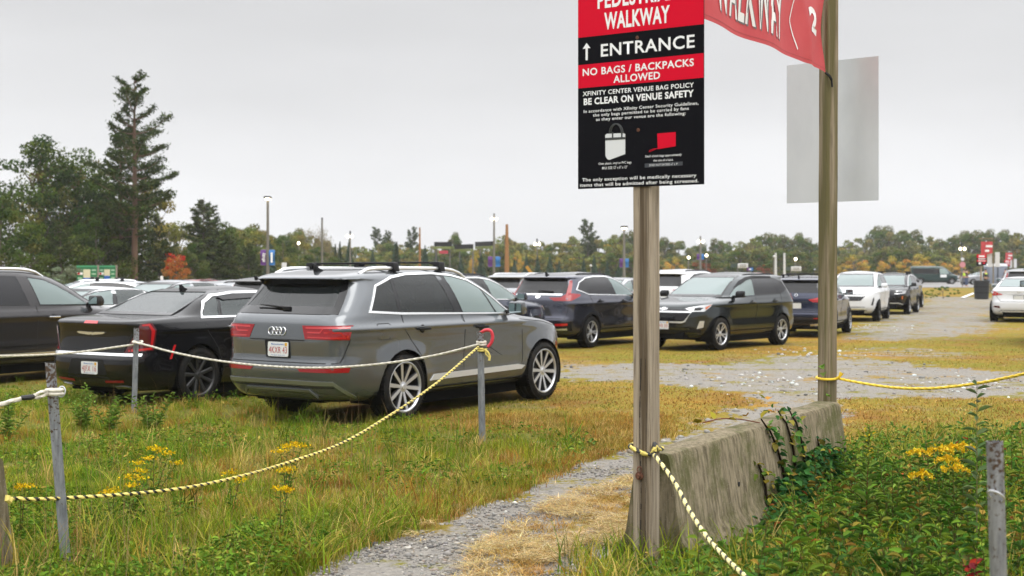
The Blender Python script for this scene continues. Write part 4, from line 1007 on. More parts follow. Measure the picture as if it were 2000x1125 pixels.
# ---------------------------------------------------------------- grass and weeds (blades, leaves)
def sample(xr, yr, n):
    return np.stack([rng.uniform(*xr, n), rng.uniform(*yr, n)], 1)
def cone_sample(n, y0, y1, u0=-.46, u1=.46, pw=1.):
    t_ = rng.uniform(0, 1, n) ** pw; y = 1 / (1 / y0 + (1 / y1 - 1 / y0) * t_); return np.stack([rng.uniform(u0, u1, n) * y, y], 1)
def palette(n, cols, w, var=.25, hue=.06):
    c = np.array(cols)[rng.choice(len(cols), n, p=np.array(w) / sum(w))]; return np.clip(c * rng.normal(1, var, (n, 1)).clip(.45, 1.7) * rng.normal(1, hue, (n, 3)), .004, .9)
def blades(P, h, wid, lean, cols, base_z=None, flat=0.):
    n = len(P); a = rng.uniform(0, 2 * math.pi, n); d = np.stack([np.cos(a), np.sin(a)], 1); s = np.stack([-d[:, 1], d[:, 0]], 1)
    tw = rng.uniform(0, 2 * math.pi, n); s = np.stack([np.cos(tw), np.sin(tw)], 1)
    z0 = ground_z(P) if base_z is None else base_z; V = np.zeros((n, 8, 3))
    for i, t_ in enumerate((0, .38, .72, 1.)):
        off = d * (lean * h * t_ ** 1.9)[:, None]; z = z0 + h * (t_ - .42 * np.minimum(lean, 1.3) * t_ ** 2.2) * (1 - flat) + flat * .012
        w = wid * (1, .85, .55, .08)[i] * .5
        V[:, 2 * i, :2] = P + off - s * w[:, None]; V[:, 2 * i + 1, :2] = P + off + s * w[:, None]; V[:, 2 * i, 2] = V[:, 2 * i + 1, 2] = z
    b0 = (np.arange(n) * 8)[:, None]
    F = np.concatenate([b0 + np.array([[0, 1, 3, 2]]), b0 + np.array([[2, 3, 5, 4]]), b0 + np.array([[4, 5, 7, 6]])], 1).reshape(-1, 4)
    return V.reshape(-1, 3), F, np.repeat(cols, 3, 0)
def leaves(P3, D, size, asp, cols, curl=.25):
    """folded two-half leaves at P3 pointing along D"""
    n = len(P3); D = D / np.linalg.norm(D, axis=1, keepdims=True); up = rng.normal(0, .45, (n, 3)) + [0, 0, 1.]
    S = np.cross(D, up); S /= np.linalg.norm(S, axis=1, keepdims=True) + 1e-9; Nn = np.cross(S, D); size = size[:, None]
    pt = lambda x, y, z: P3 + size * (S * x * asp + D * y + Nn * z)
    V = np.stack([pt(0, 0, 0), pt(-.5, .28, .1), pt(-.38, .66, .06), pt(0, 1, -curl), pt(.38, .66, .06), pt(.5, .28, .1)], 1)
    b0 = (np.arange(n) * 6)[:, None]
    F = np.concatenate([b0 + np.array([[0, 3, 2, 1]]), b0 + np.array([[0, 5, 4, 3]])], 1).reshape(-1, 4)
    return V.reshape(-1, 3), F, np.repeat(cols, 2, 0)
class Acc:
    def __init__(s): s.V, s.F, s.T, s.n = [], [], [], 0
    def add(s, r): s.V.append(r[0]); s.F.append(r[1] + s.n); s.T.append(r[2]); s.n += len(r[0])
    def build(s, nm, m, parent=None): return np_mesh(nm, np.concatenate(s.V), np.concatenate(s.F), m, parent, np.concatenate(s.T))
LEAFM = attr_mat('leaf_blades', .7, .22)
GRN = [(.085, .165, .012), (.145, .215, .015), (.235, .255, .02), (.32, .275, .045), (.44, .33, .10), (.32, .16, .03)]
def clumps(C, per, spread, h0, h1, w, cols, wts, lean=(.15, .9)):
    m = len(C); P = np.repeat(C, per, 0) + rng.normal(0, 1, (m * per, 2)) * spread; n = len(P)
    hh = np.repeat(rng.uniform(h0, h1, m), per) * rng.uniform(.45, 1.1, n)
    base = np.repeat(palette(m, cols, wts, .18), per, 0); c = base * rng.normal(1, .2, (n, 1)).clip(.5, 1.6)
    return blades(P, hh, rng.uniform(.6, 1.3, n) * w, rng.uniform(*lean, n), c)
def green_mask(P, inv=False):
    g, gn, st, far = zones(P); return (gn > .5) & (g < .3)
A = Acc()
carsxy = [(o.matrix_world if False else o) for o in COL.objects if o.get('category') == 'car']
def not_under(P, margin=.0):
    ok = np.ones(len(P), bool)
    for o in carsxy:
        a = o.rotation_euler.z; dx, dy = P[:, 0] - o.location.x, P[:, 1] - o.location.y
        lx, ly = dx * math.cos(a) + dy * math.sin(a), -dx * math.sin(a) + dy * math.cos(a)
        ok &= ~((np.abs(lx) < 2.1 - margin) & (np.abs(ly) < .75 - margin))
    return ok
# lush bank on the left
C = cone_sample(11000, 6.6, 24, -.46, .12); C = C[green_mask(C) & not_under(C)]
patch_ = fbm(C, 21, .55); tall = fbm(C, 23, .9)
for lo, hi, wts in ((0, .47, (3.5, 4, 2.6, .8, .3, .15)), (.47, .58, (2, 3, 3, 1.8, 1.0, .4)), (.58, 1, (.7, 1.2, 1.8, 2.2, 2.6, 2.6))):
    c = C[(patch_ >= lo) & (patch_ < hi)]
    far_ = np.clip(1.35 - (c[:, 1] - 7) / 14, .5, 1.3)
    for q, (h0, h1) in ((c[fbm(c, 23, 1.6) < .5], (.035, .09)), (c[fbm(c, 23, 1.6) >= .5], (.08, .20))):
        if len(q): A.add(clumps(q, 22, .055, h0, h1, .0062, GRN, wts))
C = cone_sample(300, 6.6, 16, -.46, .1); C = C[green_mask(C) & not_under(C)]
A.add(clumps(C, 16, .05, .25, .42, .007, GRN, (2, 3, 3, 3, 2, .6), (.2, .8)))
edge = cone_sample(300, 6.8, 9.5, -.17, .1); edge = edge[green_mask(edge)]
A.add(clumps(edge, 26, .07, .20, .36, .009, GRN, (4, 4, 2, 1.5, .8, .2), (.3, 1.2)))
P = cone_sample(66000, 6.6, 22, -.46, .12); P = P[green_mask(P) & not_under(P)]; P = P[fbm(P, 31, 1.3) + .35 * (fbm(P, 21, .55) < .48) > .66]; n = len(P)
P3 = np.concatenate([P, (ground_z(P) + rng.uniform(.02, .17, n) * (fbm(P, 31, 1.3) - .2) * 2)[:, None]], 1)
A.add(leaves(P3, np.concatenate([rng.normal(0, 1, (n, 2)), rng.normal(.35, .4, (n, 1))], 1), rng.uniform(.02, .055, n), .42, palette(n, [(.07, .15, .015), (.12, .21, .02), (.19, .25, .03), (.3, .24, .05)], (3, 4, 3, .5))))
# thin tan seed stalks
P = cone_sample(1500, 6.8, 17, -.46, .12); P = P[green_mask(P) & not_under(P)]; n = len(P)
A.add(blades(P, rng.uniform(.25, .55, n), np.full(n, .003), rng.uniform(.0, .4, n), palette(n, [(.32, .22, .10), (.2, .10, .04)], (2, 1))))
grass_bank = A.build('grass', LEAFM); tag(grass_bank, 'rough green and tan grass on the bank behind the ropes', 'grass', kind='stuff')
# short dry turf of the field
A = Acc()
P = cone_sample(150000, 8.5, 34, -.44, .46, .8); g, gn, st, far = zones(P)
gl = g + (fbm(P, 41, 2.0) - .5) * 1.5; P = P[(gl < .42) & (gn < .5) & not_under(P)]; n = len(P)
tone = fbm(P, 43, .45); DRY = np.array([(.34, .185, .036), (.24, .19, .028), (.44, .31, .10), (.14, .15, .02), (.22, .105, .026)])
c1 = palette(n, DRY, (3, 3, 2, 1.2, 1.2)); c2 = palette(n, DRY, (.6, 2.6, 1.0, 4.5, .3)); c3 = palette(n, np.array([(.24, .11, .026), (.30, .16, .04), (.16, .085, .022)]), (2, 2, 1)); br_ = fbm(P, 47, .8); c = np.where((tone > .5)[:, None], c2, c1); c = np.where((br_ > .56)[:, None], c3, c) * (.75 + .5 * fbm(P, 49, 3.))[:, None]
A.add(blades(P, rng.uniform(.015, .06, n) * (.6 + .4 * np.clip(12 / P[:, 1], 0, 1)), rng.uniform(.004, .009, n) * np.clip(P[:, 1] / 11, 1, 1.7), rng.uniform(.3, 1.8, n), c))
P = cone_sample(7000, 9, 16, -.05, .12); P = P[(zones(P)[1] < .5) & (zones(P)[0] < .3)]
A.add(clumps(P[:1600], 14, .05, .05, .12, .005, DRY, (3, 3, 3, 1, 1)))
tag(A.build('dry_turf', LEAFM), 'short dry yellow brown turf across the parking field', 'grass', kind='stuff')
# straw lying on the path
A = Acc(); P = cone_sample(60000, 6.9, 12, -.08, .13); g, gn, st, far = zones(P); P = P[(st * .7 + (fbm(P, 51, 2.6) - .5) * 2.8 > .66)]; n = len(P)
A.add(blades(P, rng.uniform(.05, .16, n), rng.uniform(.003, .006, n), rng.uniform(.9, 1.3, n), palette(n, [(.50, .37, .16), (.40, .27, .09), (.55, .45, .25)], (3, 2, 2)), ground_z(P) + rng.uniform(.004, .03, n), .8))
C = cone_sample(900, 6.9, 11.5, -.06, .12); C = C[zones(C)[2] > .5]
A.add(clumps(C[:170], 34, .045, .04, .09, .0045, [(.46, .30, .10), (.38, .22, .06)], (1, 1), (.8, 1.6)))
tag(A.build('straw', LEAFM), 'pale dead straw lying along the middle of the gravel path', 'straw', kind='stuff')
# loose stones
ico = bmesh.new(); bmesh.ops.create_icosphere(ico, subdivisions=1, radius=1); IV = np.array([v.co[:] for v in ico.verts]); ico.verts.ensure_lookup_table(); IF = np.array([[v.index for v in f.verts] for f in ico.faces]); ico.free()
def stones(P, s, cols):
    n = len(P); a = rng.uniform(0, 2 * math.pi, n); sc = np.stack([rng.uniform(.7, 1.4, n), rng.uniform(.6, 1.1, n), rng.uniform(.3, .7, n)], 1) * s[:, None]
    V = IV[None] * rng.uniform(.75, 1.2, (n, len(IV), 1)) * sc[:, None]; c, s_ = np.cos(a)[:, None], np.sin(a)[:, None]
    x = V[..., 0] * c - V[..., 1] * s_; y = V[..., 0] * s_ + V[..., 1] * c
    V = np.stack([x + P[:, :1], y + P[:, 1:], V[..., 2] + (ground_z(P) + s * .15)[:, None]], -1)
    F = (IF[None] + (np.arange(n) * len(IV))[:, None, None]).reshape(-1, 3); return V.reshape(-1, 3), F, np.repeat(cols, len(IF), 0)
A = Acc(); STC = [(.225, .215, .20), (.30, .28, .25), (.135, .13, .125), (.46, .44, .41), (.23, .195, .155)]
P = cone_sample(34000, 6.7, 13, -.2, .14); g = zones(P)[0]; P = P[g + (fbm(P, 61, 2.2) - .5) * 1.4 > .62]; n = len(P)
A.add(stones(P, rng.gamma(2.0, .0032, n).clip(.003, .03), palette(n, STC, (4, 3, 2.2, .25, 1.4), .15, .015)))
P = cone_sample(4500, 12.5, 40, -.05, .46); g = zones(P)[0]; P = P[g + (fbm(P, 63, 1.2) - .5) * 1.6 > .62]; n = len(P)
A.add(stones(P, rng.gamma(2., .009, n).clip(.008, .05), palette(n, STC, (4, 3, 1.2, .25, 1.4), .12, .015)))
C = np.array([gp(x, y)[:2] for x, y in ((1460, 745), (1500, 738), (1540, 735), (1430, 752), (1560, 690), (1600, 690), (1640, 686), (1880, 745), (1910, 748), (1860, 752), (1690, 640), (1720, 636))])
P = np.repeat(C, 22, 0) + rng.normal(0, 1, (len(C) * 22, 2)) * [.45, .9]; n = len(P)
A.add(stones(P, rng.gamma(2., .010, n).clip(.01, .05), palette(n, [(.55, .61, .59), (.42, .41, .39)], (1, 1.4), .1, .01)))
stm = attr_mat('loose_stone', .85); tag(A.build('loose_stones', stm), 'loose grey and white gravel stones on the path and drive', 'gravel', kind='stuff')
# ---------------------------------------------------------------- timber posts, sign, banner
def wood(name, c1, c2, stain=None):
    m = mat(name, rough=.85, spec=.2); mm, mpn = add_noise(m, c1, c2, 1.0, 8, .32, .68, (38, 38, 1.6), bump=.55); t = m.node_tree; k = t.links.new
    tcn = N(t, 'ShaderNodeTexCoord'); mp2 = N(t, 'ShaderNodeMapping', inp={'Scale': (160, 160, 3)}); n2 = N(t, 'ShaderNodeTexNoise', inp={'Scale': 1., 'Detail': 3.})
    r2 = N(t, 'ShaderNodeMapRange', inp={'From Min': .56, 'From Max': .68, 'To Min': 0., 'To Max': .75}); m2 = N(t, 'ShaderNodeMixRGB', inp={2: (.045, .034, .022, 1)})
    k(tcn.outputs['Object'], mp2.inputs[0]); k(mp2.outputs[0], n2.inputs['Vector']); k(n2.outputs[0], r2.inputs[0]); k(r2.outputs[0], m2.inputs[0]); k(mm.outputs[0], m2.inputs[1])
    o = m2.outputs[0]
    if stain:
        mp3 = N(t, 'ShaderNodeMapping', inp={'Scale': (14, 14, .7), 'Location': stain[1]}); n3 = N(t, 'ShaderNodeTexNoise', inp={'Scale': 1., 'Detail': 4.})
        r3 = N(t, 'ShaderNodeMapRange', inp={'From Min': .44, 'From Max': .58, 'To Max': .9}); m3 = N(t, 'ShaderNodeMixRGB', inp={2: (*stain[0], 1)})
        k(tcn.outputs['Object'], mp3.inputs[0]); k(mp3.outputs[0], n3.inputs['Vector']); k(n3.outputs[0], r3.inputs[0]); k(r3.outputs[0], m3.inputs[0]); k(o, m3.inputs[1]); o = m3.outputs[0]
    k(o, bsdf(m).inputs['Base Color']); return m
W1 = wood('weathered_post_wood', (.21, .165, .115), (.37, .315, .245))
W2 = wood('green_post_wood', (.165, .13, .085), (.285, .235, .16), ((.10, .088, .035), (.1, .5, 0)))
RED = mat('sign_red', (.56, .005, .024), .35, spec=.06); SBLK = mat('sign_black', (.004, .004, .006), .30, spec=.06); SGREY = mat('sign_back', (.56, .58, .60), .45, .25)
add_noise(SBLK, (.005, .005, .007), (.03, .031, .035), 60, 3, .68, .8)
add_noise(SGREY, (.53, .55, .57), (.60, .62, .64), 2.5, 6, .35, .65, (1, 1, .5))
RUST = mat('rust', (.10, .035, .018), .85); add_noise(RUST, (.05, .018, .01), (.16, .06, .03), 60, 4)
class Plane:
    def __init__(s, P0, P1):
        s.P0 = Vector((P0[0], P0[1], 0)); e = Vector((P1[0] - P0[0], P1[1] - P0[1], 0)); s.w = e.length; s.e = e.normalized()
        s.n = Vector((s.e.y, -s.e.x, 0))
    def px(s, px, py):
        k = (px - 1000) / FPX; t = (k * s.P0.y - s.P0.x) / (s.e.x - k * s.e.y); d = s.P0.y + s.e.y * t
        return t, EYE - (py - HOR) / FPX * d
    def at(s, u, z, off=0.): return s.P0 + s.e * u + s.n * off + Vector((0, 0, z))
def reparent(o, root):
    o.parent = root; o.location = -Vector(root.location); return o
def timber(c, w, z0, z1, rz, m, root, name='post', lean=(0, 0), w2=None):
    b = MB(); seg = 24; vs = []; h = w / 2; h2 = (w2 or w) / 2; ch = .008
    sec = [(-h + ch, -h2), (h - ch, -h2), (h, -h2 + ch), (h, h2 - ch), (h - ch, h2), (-h + ch, h2), (-h, h2 - ch), (-h, -h2 + ch)]
    ca, sa = math.cos(rz), math.sin(rz)
    for i in range(seg + 1):
        f = i / seg; z = z0 + (z1 - z0) * f; ox, oy = c[0] + lean[0] * (z - z0), c[1] + lean[1] * (z - z0)
        for (x, y) in sec:
            g = 1 + .012 * math.sin(z * 7 + x * 40) ; vs.append((ox + (x * ca - y * sa) * g, oy + (x * sa + y * ca) * g, z))
    n = len(sec)
    b.add(vs, [(i * n + j, i * n + (j + 1) % n, (i + 1) * n + (j + 1) % n, (i + 1) * n + j) for i in range(seg) for j in range(n)] + [tuple(range(n))[::-1], tuple(seg * n + j for j in range(n))])
    return reparent(b.build(name, m, ang=25), root)
SG = Plane((.3869, 7.92), (1.0717, 7.47)); rzs = math.atan2(SG.e.y, SG.e.x)
post1 = Vector((.783, 7.755, 0))
sp_ = thing('sign_post', 'red and black entrance sign on a weathered square timber post', 'sign', post1)
W_P1 = .118
def streak(m, e, c, half, col):
    t = m.node_tree; k = t.links.new; b_ = bsdf(m); old = b_.inputs['Base Color'].links[0].from_socket
    tcn = N(t, 'ShaderNodeTexCoord'); dt = N(t, 'ShaderNodeVectorMath', operation='DOT_PRODUCT'); dt.inputs[1].default_value = e
    s1 = N(t, 'ShaderNodeMath', operation='SUBTRACT', inp={1: c}); ab = N(t, 'ShaderNodeMath', operation='ABSOLUTE'); mp_ = N(t, 'ShaderNodeMapping', inp={'Scale': (60, 60, 1.1)}); nn = N(t, 'ShaderNodeTexNoise', inp={'Scale': 1., 'Detail': 5.})
    r0 = N(t, 'ShaderNodeMapRange', inp={'From Min': .3, 'From Max': .7, 'To Min': -.022, 'To Max': .022}); ad = N(t, 'ShaderNodeMath', operation='ADD'); r1 = N(t, 'ShaderNodeMapRange', inp={'From Min': half * .35, 'From Max': half * 1.25, 'To Min': .85, 'To Max': 0.}); mm = N(t, 'ShaderNodeMixRGB', inp={2: (*col, 1)})
    k(tcn.outputs['Object'], dt.inputs[0]); k(dt.outputs['Value'], s1.inputs[0]); k(s1.outputs[0], ab.inputs[0]); k(tcn.outputs['Object'], mp_.inputs[0]); k(mp_.outputs[0], nn.inputs['Vector']); k(nn.outputs[0], r0.inputs[0])
    k(ab.outputs[0], ad.inputs[0]); k(r0.outputs[0], ad.inputs[1]); k(ad.outputs[0], r1.inputs[0]); k(r1.outputs[0], mm.inputs[0]); k(old, mm.inputs[1]); k(mm.outputs[0], b_.inputs['Base Color'])
streak(W1, SG.e[:], post1.dot(SG.e) + .012, .03, (.062, .043, .024))
timber(post1, W_P1, -.1, 3.46, rzs, W1, sp_)
fc = post1 + SG.n * (W_P1 / 2)
off_s = (fc - SG.P0).dot(SG.n)
SG.P0 = SG.P0 + SG.n * (off_s + .006)        # the panel stands on the post's front face
zb_, zt_ = 2.228, 3.452
b = MB(); b.prism([(0, zb_), (SG.w, zb_), (SG.w, zt_), (0, zt_)], -.003, .003, 'Y'); M_ = Matrix.Translation(SG.P0) @ Matrix.Rotation(rzs, 4, 'Z')
b.v = [tuple(M_ @ Vector(p)) for p in b.v]; panel = reparent(b.build('sign_panel', SBLK, smooth=False), sp_)
def flat(name, poly, m, off, par, pl=SG, px=True, thick=.0006):
    q = [pl.px(*p) if px else p for p in poly]; n = len(q); b = MB()
    b.add([pl.at(u, z, off) for u, z in q] + [pl.at(u, z, off - thick) for u, z in q], [tuple(range(n)), tuple(range(2 * n - 1, n - 1, -1))] + [(i, (i + 1) % n, n + (i + 1) % n, n + i) for i in range(n)])
    o = b.build(name, m, smooth=False); return reparent(o, par) if par.type == 'EMPTY' else sub(o, par)
def sub(o, par): o.parent = par; o.matrix_parent_inverse = Matrix(); return o
zz = lambda a, b_: (SG.px(*a)[1] + SG.px(*b_)[1]) / 2
z1, z2, z3 = zz((1127, 75), (1371, 47)), zz((1127, 128), (1372, 104)), zz((1127, 174), (1373, 151))
band = lambda za, zb: [(.001, za), (SG.w - .001, za), (SG.w - .001, zb), (.001, zb)]
flat('red_panel', band(z1, zt_ - .002), RED, .0042, panel, px=False); flat('red_panel', band(z3, z2), RED, .0042, panel, px=False)
def line(s, a, b_, cap, bold=0., par=panel, off=.0055, m=WHT):
    (u0, za), (u1, zb) = SG.px(*a), SG.px(*b_); z = (za + zb) / 2; pm = ((a[0] + b_[0]) / 2)
    d = SG.at((u0 + u1) / 2, 0).y; h = cap / FPX * d
    o = text_mesh('lettering', s, m, None, u0, u1, z, z + h, lambda u, zq: SG.at(u, zq, off), bold); return sub(o, par)
line('PEDESTRIAN', (1168, 15.6), (1325, -2), 33, .03); line('WALKWAY', (1181, 58), (1309, 42), 33, .03)
line('ENTRANCE', (1174.5, 111), (1357.5, 92), 25.5, .016); line('NO BAGS / BACKPACKS', (1139, 149), (1356, 128), 14.5, .02); line('ALLOWED', (1199, 162), (1290, 153.5), 14.5, .02)
line('XFINITY CENTER VENUE BAG POLICY', (1139, 188.5), (1356, 169.5), 9, .018); line('BE CLEAR ON VENUE SAFETY', (1141, 206.5), (1356, 187), 13, .035)
line('In accordance with Xfinity Center Security Guidelines,', (1141, 222), (1365, 203), 6.1, .012); line('the only bags permitted to be carried by fans', (1159, 229.5), (1346, 213), 6.1, .012)
line('as they enter our venue are the following:', (1165, 238), (1340, 222.5), 6.1, .012)
line('Clear plastic, vinyl or PVC bags', (1170, 323), (1234, 318), 4.6, .01); line('MAX SIZE 12" x 6" x 12"', (1177, 331.5), (1226, 328), 5.2, .01)
line('Small clutch bags approximately', (1261, 308.5), (1332, 303), 4.6, .01); line('the size of a hand.', (1277, 316.5), (1316, 313), 4.6, .01); line('DOES NOT EXCEED 6" x 9"', (1269, 325.5), (1325, 321.5), 4.2, 0)
line('The only exception will be medically necessary', (1138, 356), (1361, 344), 6.8, .014); line('items that will be admitted after being screened.', (1134, 366.5), (1365, 354.5), 6.8, .014)
flat('arrow', [(1144.6, 118), (1144.6, 95), (1139, 96), (1146.5, 84), (1154, 94), (1148.8, 94.6), (1148.8, 117.6)], WHT, .0055, panel)
SGY = mat('print_grey', (.58, .60, .62), .5); SDK = mat('print_dark', (.03, .034, .034), .5)
flat('bag_picture', [(1183, 264), (1186, 261.5), (1218, 260), (1222, 262), (1222, 301), (1191, 312.5), (1187, 311), (1183.5, 305)], SGY, .0055, panel)
flat('bag_strap', [(1183, 269.5), (1222, 267.5), (1222, 272), (1183, 274.5)], SDK, .0066, panel)
for x in (1196, 1214): flat('bag_strap', [(x, 270), (x + 3, 270), (x + 3, 258), (x, 258)], SDK, .0066, panel)
arc = lambda dx, r: [SG.px(1203 + dx + r * 12 * math.cos(a), 262 - 20 * math.sin(a)) for a in np.linspace(0.1, math.pi - .1, 14)]
for dx in (0, 3):
    b = MB(); b.tube([SG.at(u, z, .0055) for u, z in arc(dx, 1)], .0035, 5); sub(b.build('bag_handle', SDK), panel)
flat('clutch_picture', [(1284.5, 261), (1320.5, 258), (1320.5, 285.5), (1285.5, 291.5)], RED, .0055, panel)
b = MB(); b.tube([SG.at(*SG.px(x, y), .0056) for x, y in ((1286, 290), (1277, 291), (1269.5, 294), (1268.5, 297), (1274, 294.5), (1283, 290.5))], .0018, 5); sub(b.build('wrist_strap', RED), panel)
flat('size_box', [(1260, 319.5), (1334, 315.5), (1334, 323), (1260, 327.5)], mat('print_slate', (.03, .035, .045), .5), .0048, panel)
for x, y in ((1245, 73.5), (1247, 254)):
    b = MB(); b.lathe([(0, .006), (.008, .006), (.011, 0)], 12); o = b.build('screw', RUST); o.location = SG.at(*SG.px(x, y), .003); o.rotation_euler.z = rzs + math.pi; sub(o, panel)
# rusty hook and bolt on the post
def on_post(px, py):
    pl = Plane((fc.x - SG.e.x, fc.y - SG.e.y), (fc.x + SG.e.x, fc.y + SG.e.y)); return pl.at(*pl.px(px, py))
for px_, py_, r_ in ((1250, 929, .024), (1251, 1098, .022)):
    b = MB(); b.lathe([(0, .03), (r_ * .55, .03), (r_ * .6, .016), (r_, .014), (r_, 0)], 14); o = b.build('bolt', RUST); o.rotation_euler.z = rzs + math.pi; o.parent = sp_; o.location = on_post(px_, py_) - post1
b = MB(); c_ = on_post(1252, 916) + SG.n * .02; b.tube([c_ + Vector((.012 * math.cos(a), 0, .016 * math.sin(a))) for a in np.linspace(-1.2, 4.0, 14)], .004, 6); reparent(b.build('hook', RUST), sp_)
b = MB()
_r = random.Random(5)
for (u_, s_) in ((1251, 0), (1262, 9)):
    pts = [on_post(u_ + 1.2 * math.sin(y_ * .021 + s_), y_) + SG.n * .0012 for y_ in np.linspace(700, 1110, 40)]
    for i in range(39):
        w_ = .0026 * (1 if s_ == 0 else .35) * (.4 + _r.random()); b.add([pts[i] - SG.e * w_, pts[i] + SG.e * w_, pts[i + 1] + SG.e * w_, pts[i + 1] - SG.e * w_], [(0, 1, 2, 3)])
reparent(b.build('crack', mat('wood_crack', (.012, .009, .006), .95), recalc=False), sp_)

post2 = Vector((2.615, 11.06, 0))
p2 = thing('banner_post', 'tall mossy square timber post carrying a blank grey sign back and the red banner', 'post', post2)
timber(post2, .125, -.1, 4.6, R(28), W2, p2, 'post', (.0045, 0), .105)
SB = Plane(((1541 - 1000) / FPX * 11.55, 11.55), ((1722 - 1000) / FPX * 11.03, 11.03)); SB.P0 = SB.P0 + Vector((.0, .09, 0))
zt2, zb2 = EYE + 410 * 11.3 / FPX, EYE + 132.5 * 11.3 / FPX
b = MB(); b.prism([(0, zb2), (SB.w, zb2), (SB.w, zt2), (0, zt2)], -.003, .003, 'Y'); M_ = Matrix.Translation(SB.P0) @ Matrix.Rotation(math.atan2(SB.e.y, SB.e.x), 4, 'Z'); b.v = [tuple(M_ @ Vector(p)) for p in b.v]
reparent(b.build('sign_back', SGREY, smooth=False), p2)
b = MB()
for z in (zb2 + .25, zt2 - .25): b.box((post2.x + .03, post2.y + .10, z), (.04, .10, .04), Matrix.Rotation(math.atan2(SB.e.y, SB.e.x), 3, 'Z'))
reparent(b.build('bracket', RUST), p2)
# banner stretched between the two posts
BN = Plane((post1.x + .07, post1.y + .1), (post2.x - .035, post2.y - .075))
def bwob(u, z):
    f = u / BN.w; return .05 * math.sin(f * math.pi) + .018 * math.sin(u * 5.2 + z * 3) + .014 * math.sin((u * .8 - z) * 9) * f + .02 * math.exp(-((u - BN.w + .55 + (z - 3.4) * .5) / .09) ** 2)
zbn = 3.352
def bz(u): f = u / BN.w; return zbn + .02 * f - .045 * math.sin(f * math.pi) * (1 - f)
BM = mat('banner_vinyl', (.46, .06, .07), .5, spec=.2); add_noise(BM, (.42, .05, .06), (.50, .08, .085), 3, 4)
t = BM.node_tree; tr = N(t, 'ShaderNodeBsdfTranslucent'); tr.inputs[0].default_value = (.66, .11, .12, 1); ms = N(t, 'ShaderNodeMixShader', inp={0: .38}); o_ = t.nodes['Material Output']
t.links.new(bsdf(BM).outputs[0], ms.inputs[1]); t.links.new(tr.outputs[0], ms.inputs[2]); t.links.new(ms.outputs[0], o_.inputs[0])
b = MB(); nu, nv = 90, 40; vs = []
for i in range(nu + 1):
    for j in range(nv + 1):
        u = BN.w * i / nu; z = bz(u) + (4.35 - bz(u)) * j / nv; vs.append(BN.at(u, z, bwob(u, z)))
b.add(vs, [(i * (nv + 1) + j, (i + 1) * (nv + 1) + j, (i + 1) * (nv + 1) + j + 1, i * (nv + 1) + j + 1) for i in range(nu) for j in range(nv)])
ban = tag(b.build('banner', BM, recalc=False), 'faded red vinyl banner with white letters stretched between two timber posts', 'banner')
def bline(name, s, pa, pb, cap, m, bold, off):
    (u0, za), (u1, zb) = BN.px(*pa), BN.px(*pb); z = (za + zb) / 2
    return sub(text_mesh(name, s, m, None, u0, u1, z, z + cap, lambda u, zq: BN.at(u, zq, bwob(u, zq) + off), bold), ban)
bz0 = BN.px(1512, 78)[1]; BGY = mat('banner_shadow', (.12, .11, .115), .6); BWH = mat('banner_white', (.70, .69, .68), .55)
_cap = .36
for off, m, du, dz in ((.004, BGY, 2, 4), (.006, BWH, 0, 0)): bline('lettering', 'WALKWAY', (1384 + du, 14 + dz), (1515 + du, 78 + dz), _cap, m, .02, off)
bline('lettering', '2', (1567, 62), (1586, 66), .195, BWH, .045, .005)
b = MB()
pts = [BN.px(x, y) for x, y in ((1549, 97), (1543, 72), (1537, 40), (1541, 5), (1550, -40))]; pts = [(np.interp(f, range(5), [p[0] for p in pts]), np.interp(f, range(5), [p[1] for p in pts])) for f in np.linspace(0, 4, 24)]
for q in ribbon(pts, .018): b.add([BN.at(u, z, bwob(u, z) + .005) for u, z in q], [(0, 1, 2, 3)])
sub(b.build('curved_stripe', BWH, recalc=False), ban)
b = MB()
for q in ribbon([(u, bz(u) + .028) for u in np.linspace(0, BN.w, 60)], .004): b.add([BN.at(u, z, bwob(u, z) + .003) for u, z in q], [(0, 1, 2, 3)])
sub(b.build('hem', mat('banner_hem', (.30, .03, .035), .6), recalc=False), ban)
b = MB(); p_ = BN.at(BN.w - .01, zbn + .02, .01); b.tube([p_, p_ + Vector((.03, -.01, -.03)), p_ + Vector((.05, .0, -.06))], .012, 6); b.tube([p_ + Vector((.05, 0, -.06)), p_ + Vector((.055, 0, -.12))], .008, 6); sub(b.build('tie', BLK), ban)

# ---------------------------------------------------------------- concrete barriers
def concrete(name):
    m = mat(name, rough=.92, spec=.15); mm, mp_ = add_noise(m, (.085, .07, .042), (.25, .208, .137), 1., 10, .36, .64, (34, 34, 4), bump=.35); t = m.node_tree; k = t.links.new
    tcn = N(t, 'ShaderNodeTexCoord'); n2 = N(t, 'ShaderNodeTexNoise', inp={'Scale': 2.4, 'Detail': 7., 'Roughness': .7}); r2 = N(t, 'ShaderNodeMapRange', inp={'From Min': .46, 'From Max': .60, 'To Max': .85}); m2 = N(t, 'ShaderNodeMixRGB', inp={2: (.062, .066, .018, 1)})
    k(tcn.outputs['Object'], n2.inputs['Vector']); k(n2.outputs[0], r2.inputs[0]); k(r2.outputs[0], m2.inputs[0]); k(mm.outputs[0], m2.inputs[1])
    n3 = N(t, 'ShaderNodeTexVoronoi', inp={'Scale': 70.}); r3 = N(t, 'ShaderNodeMapRange', inp={'From Min': .10, 'From Max': .16, 'To Min': .5, 'To Max': 0.}); m3 = N(t, 'ShaderNodeMixRGB', inp={2: (.50, .47, .42, 1)})
    k(tcn.outputs['Object'], n3.inputs['Vector']); k(n3.outputs['Distance'], r3.inputs[0]); k(r3.outputs[0], m3.inputs[0]); k(m2.outputs[0], m3.inputs[1]); k(m3.outputs[0], bsdf(m).inputs['Base Color']); return m
CONC = concrete('barrier_concrete')
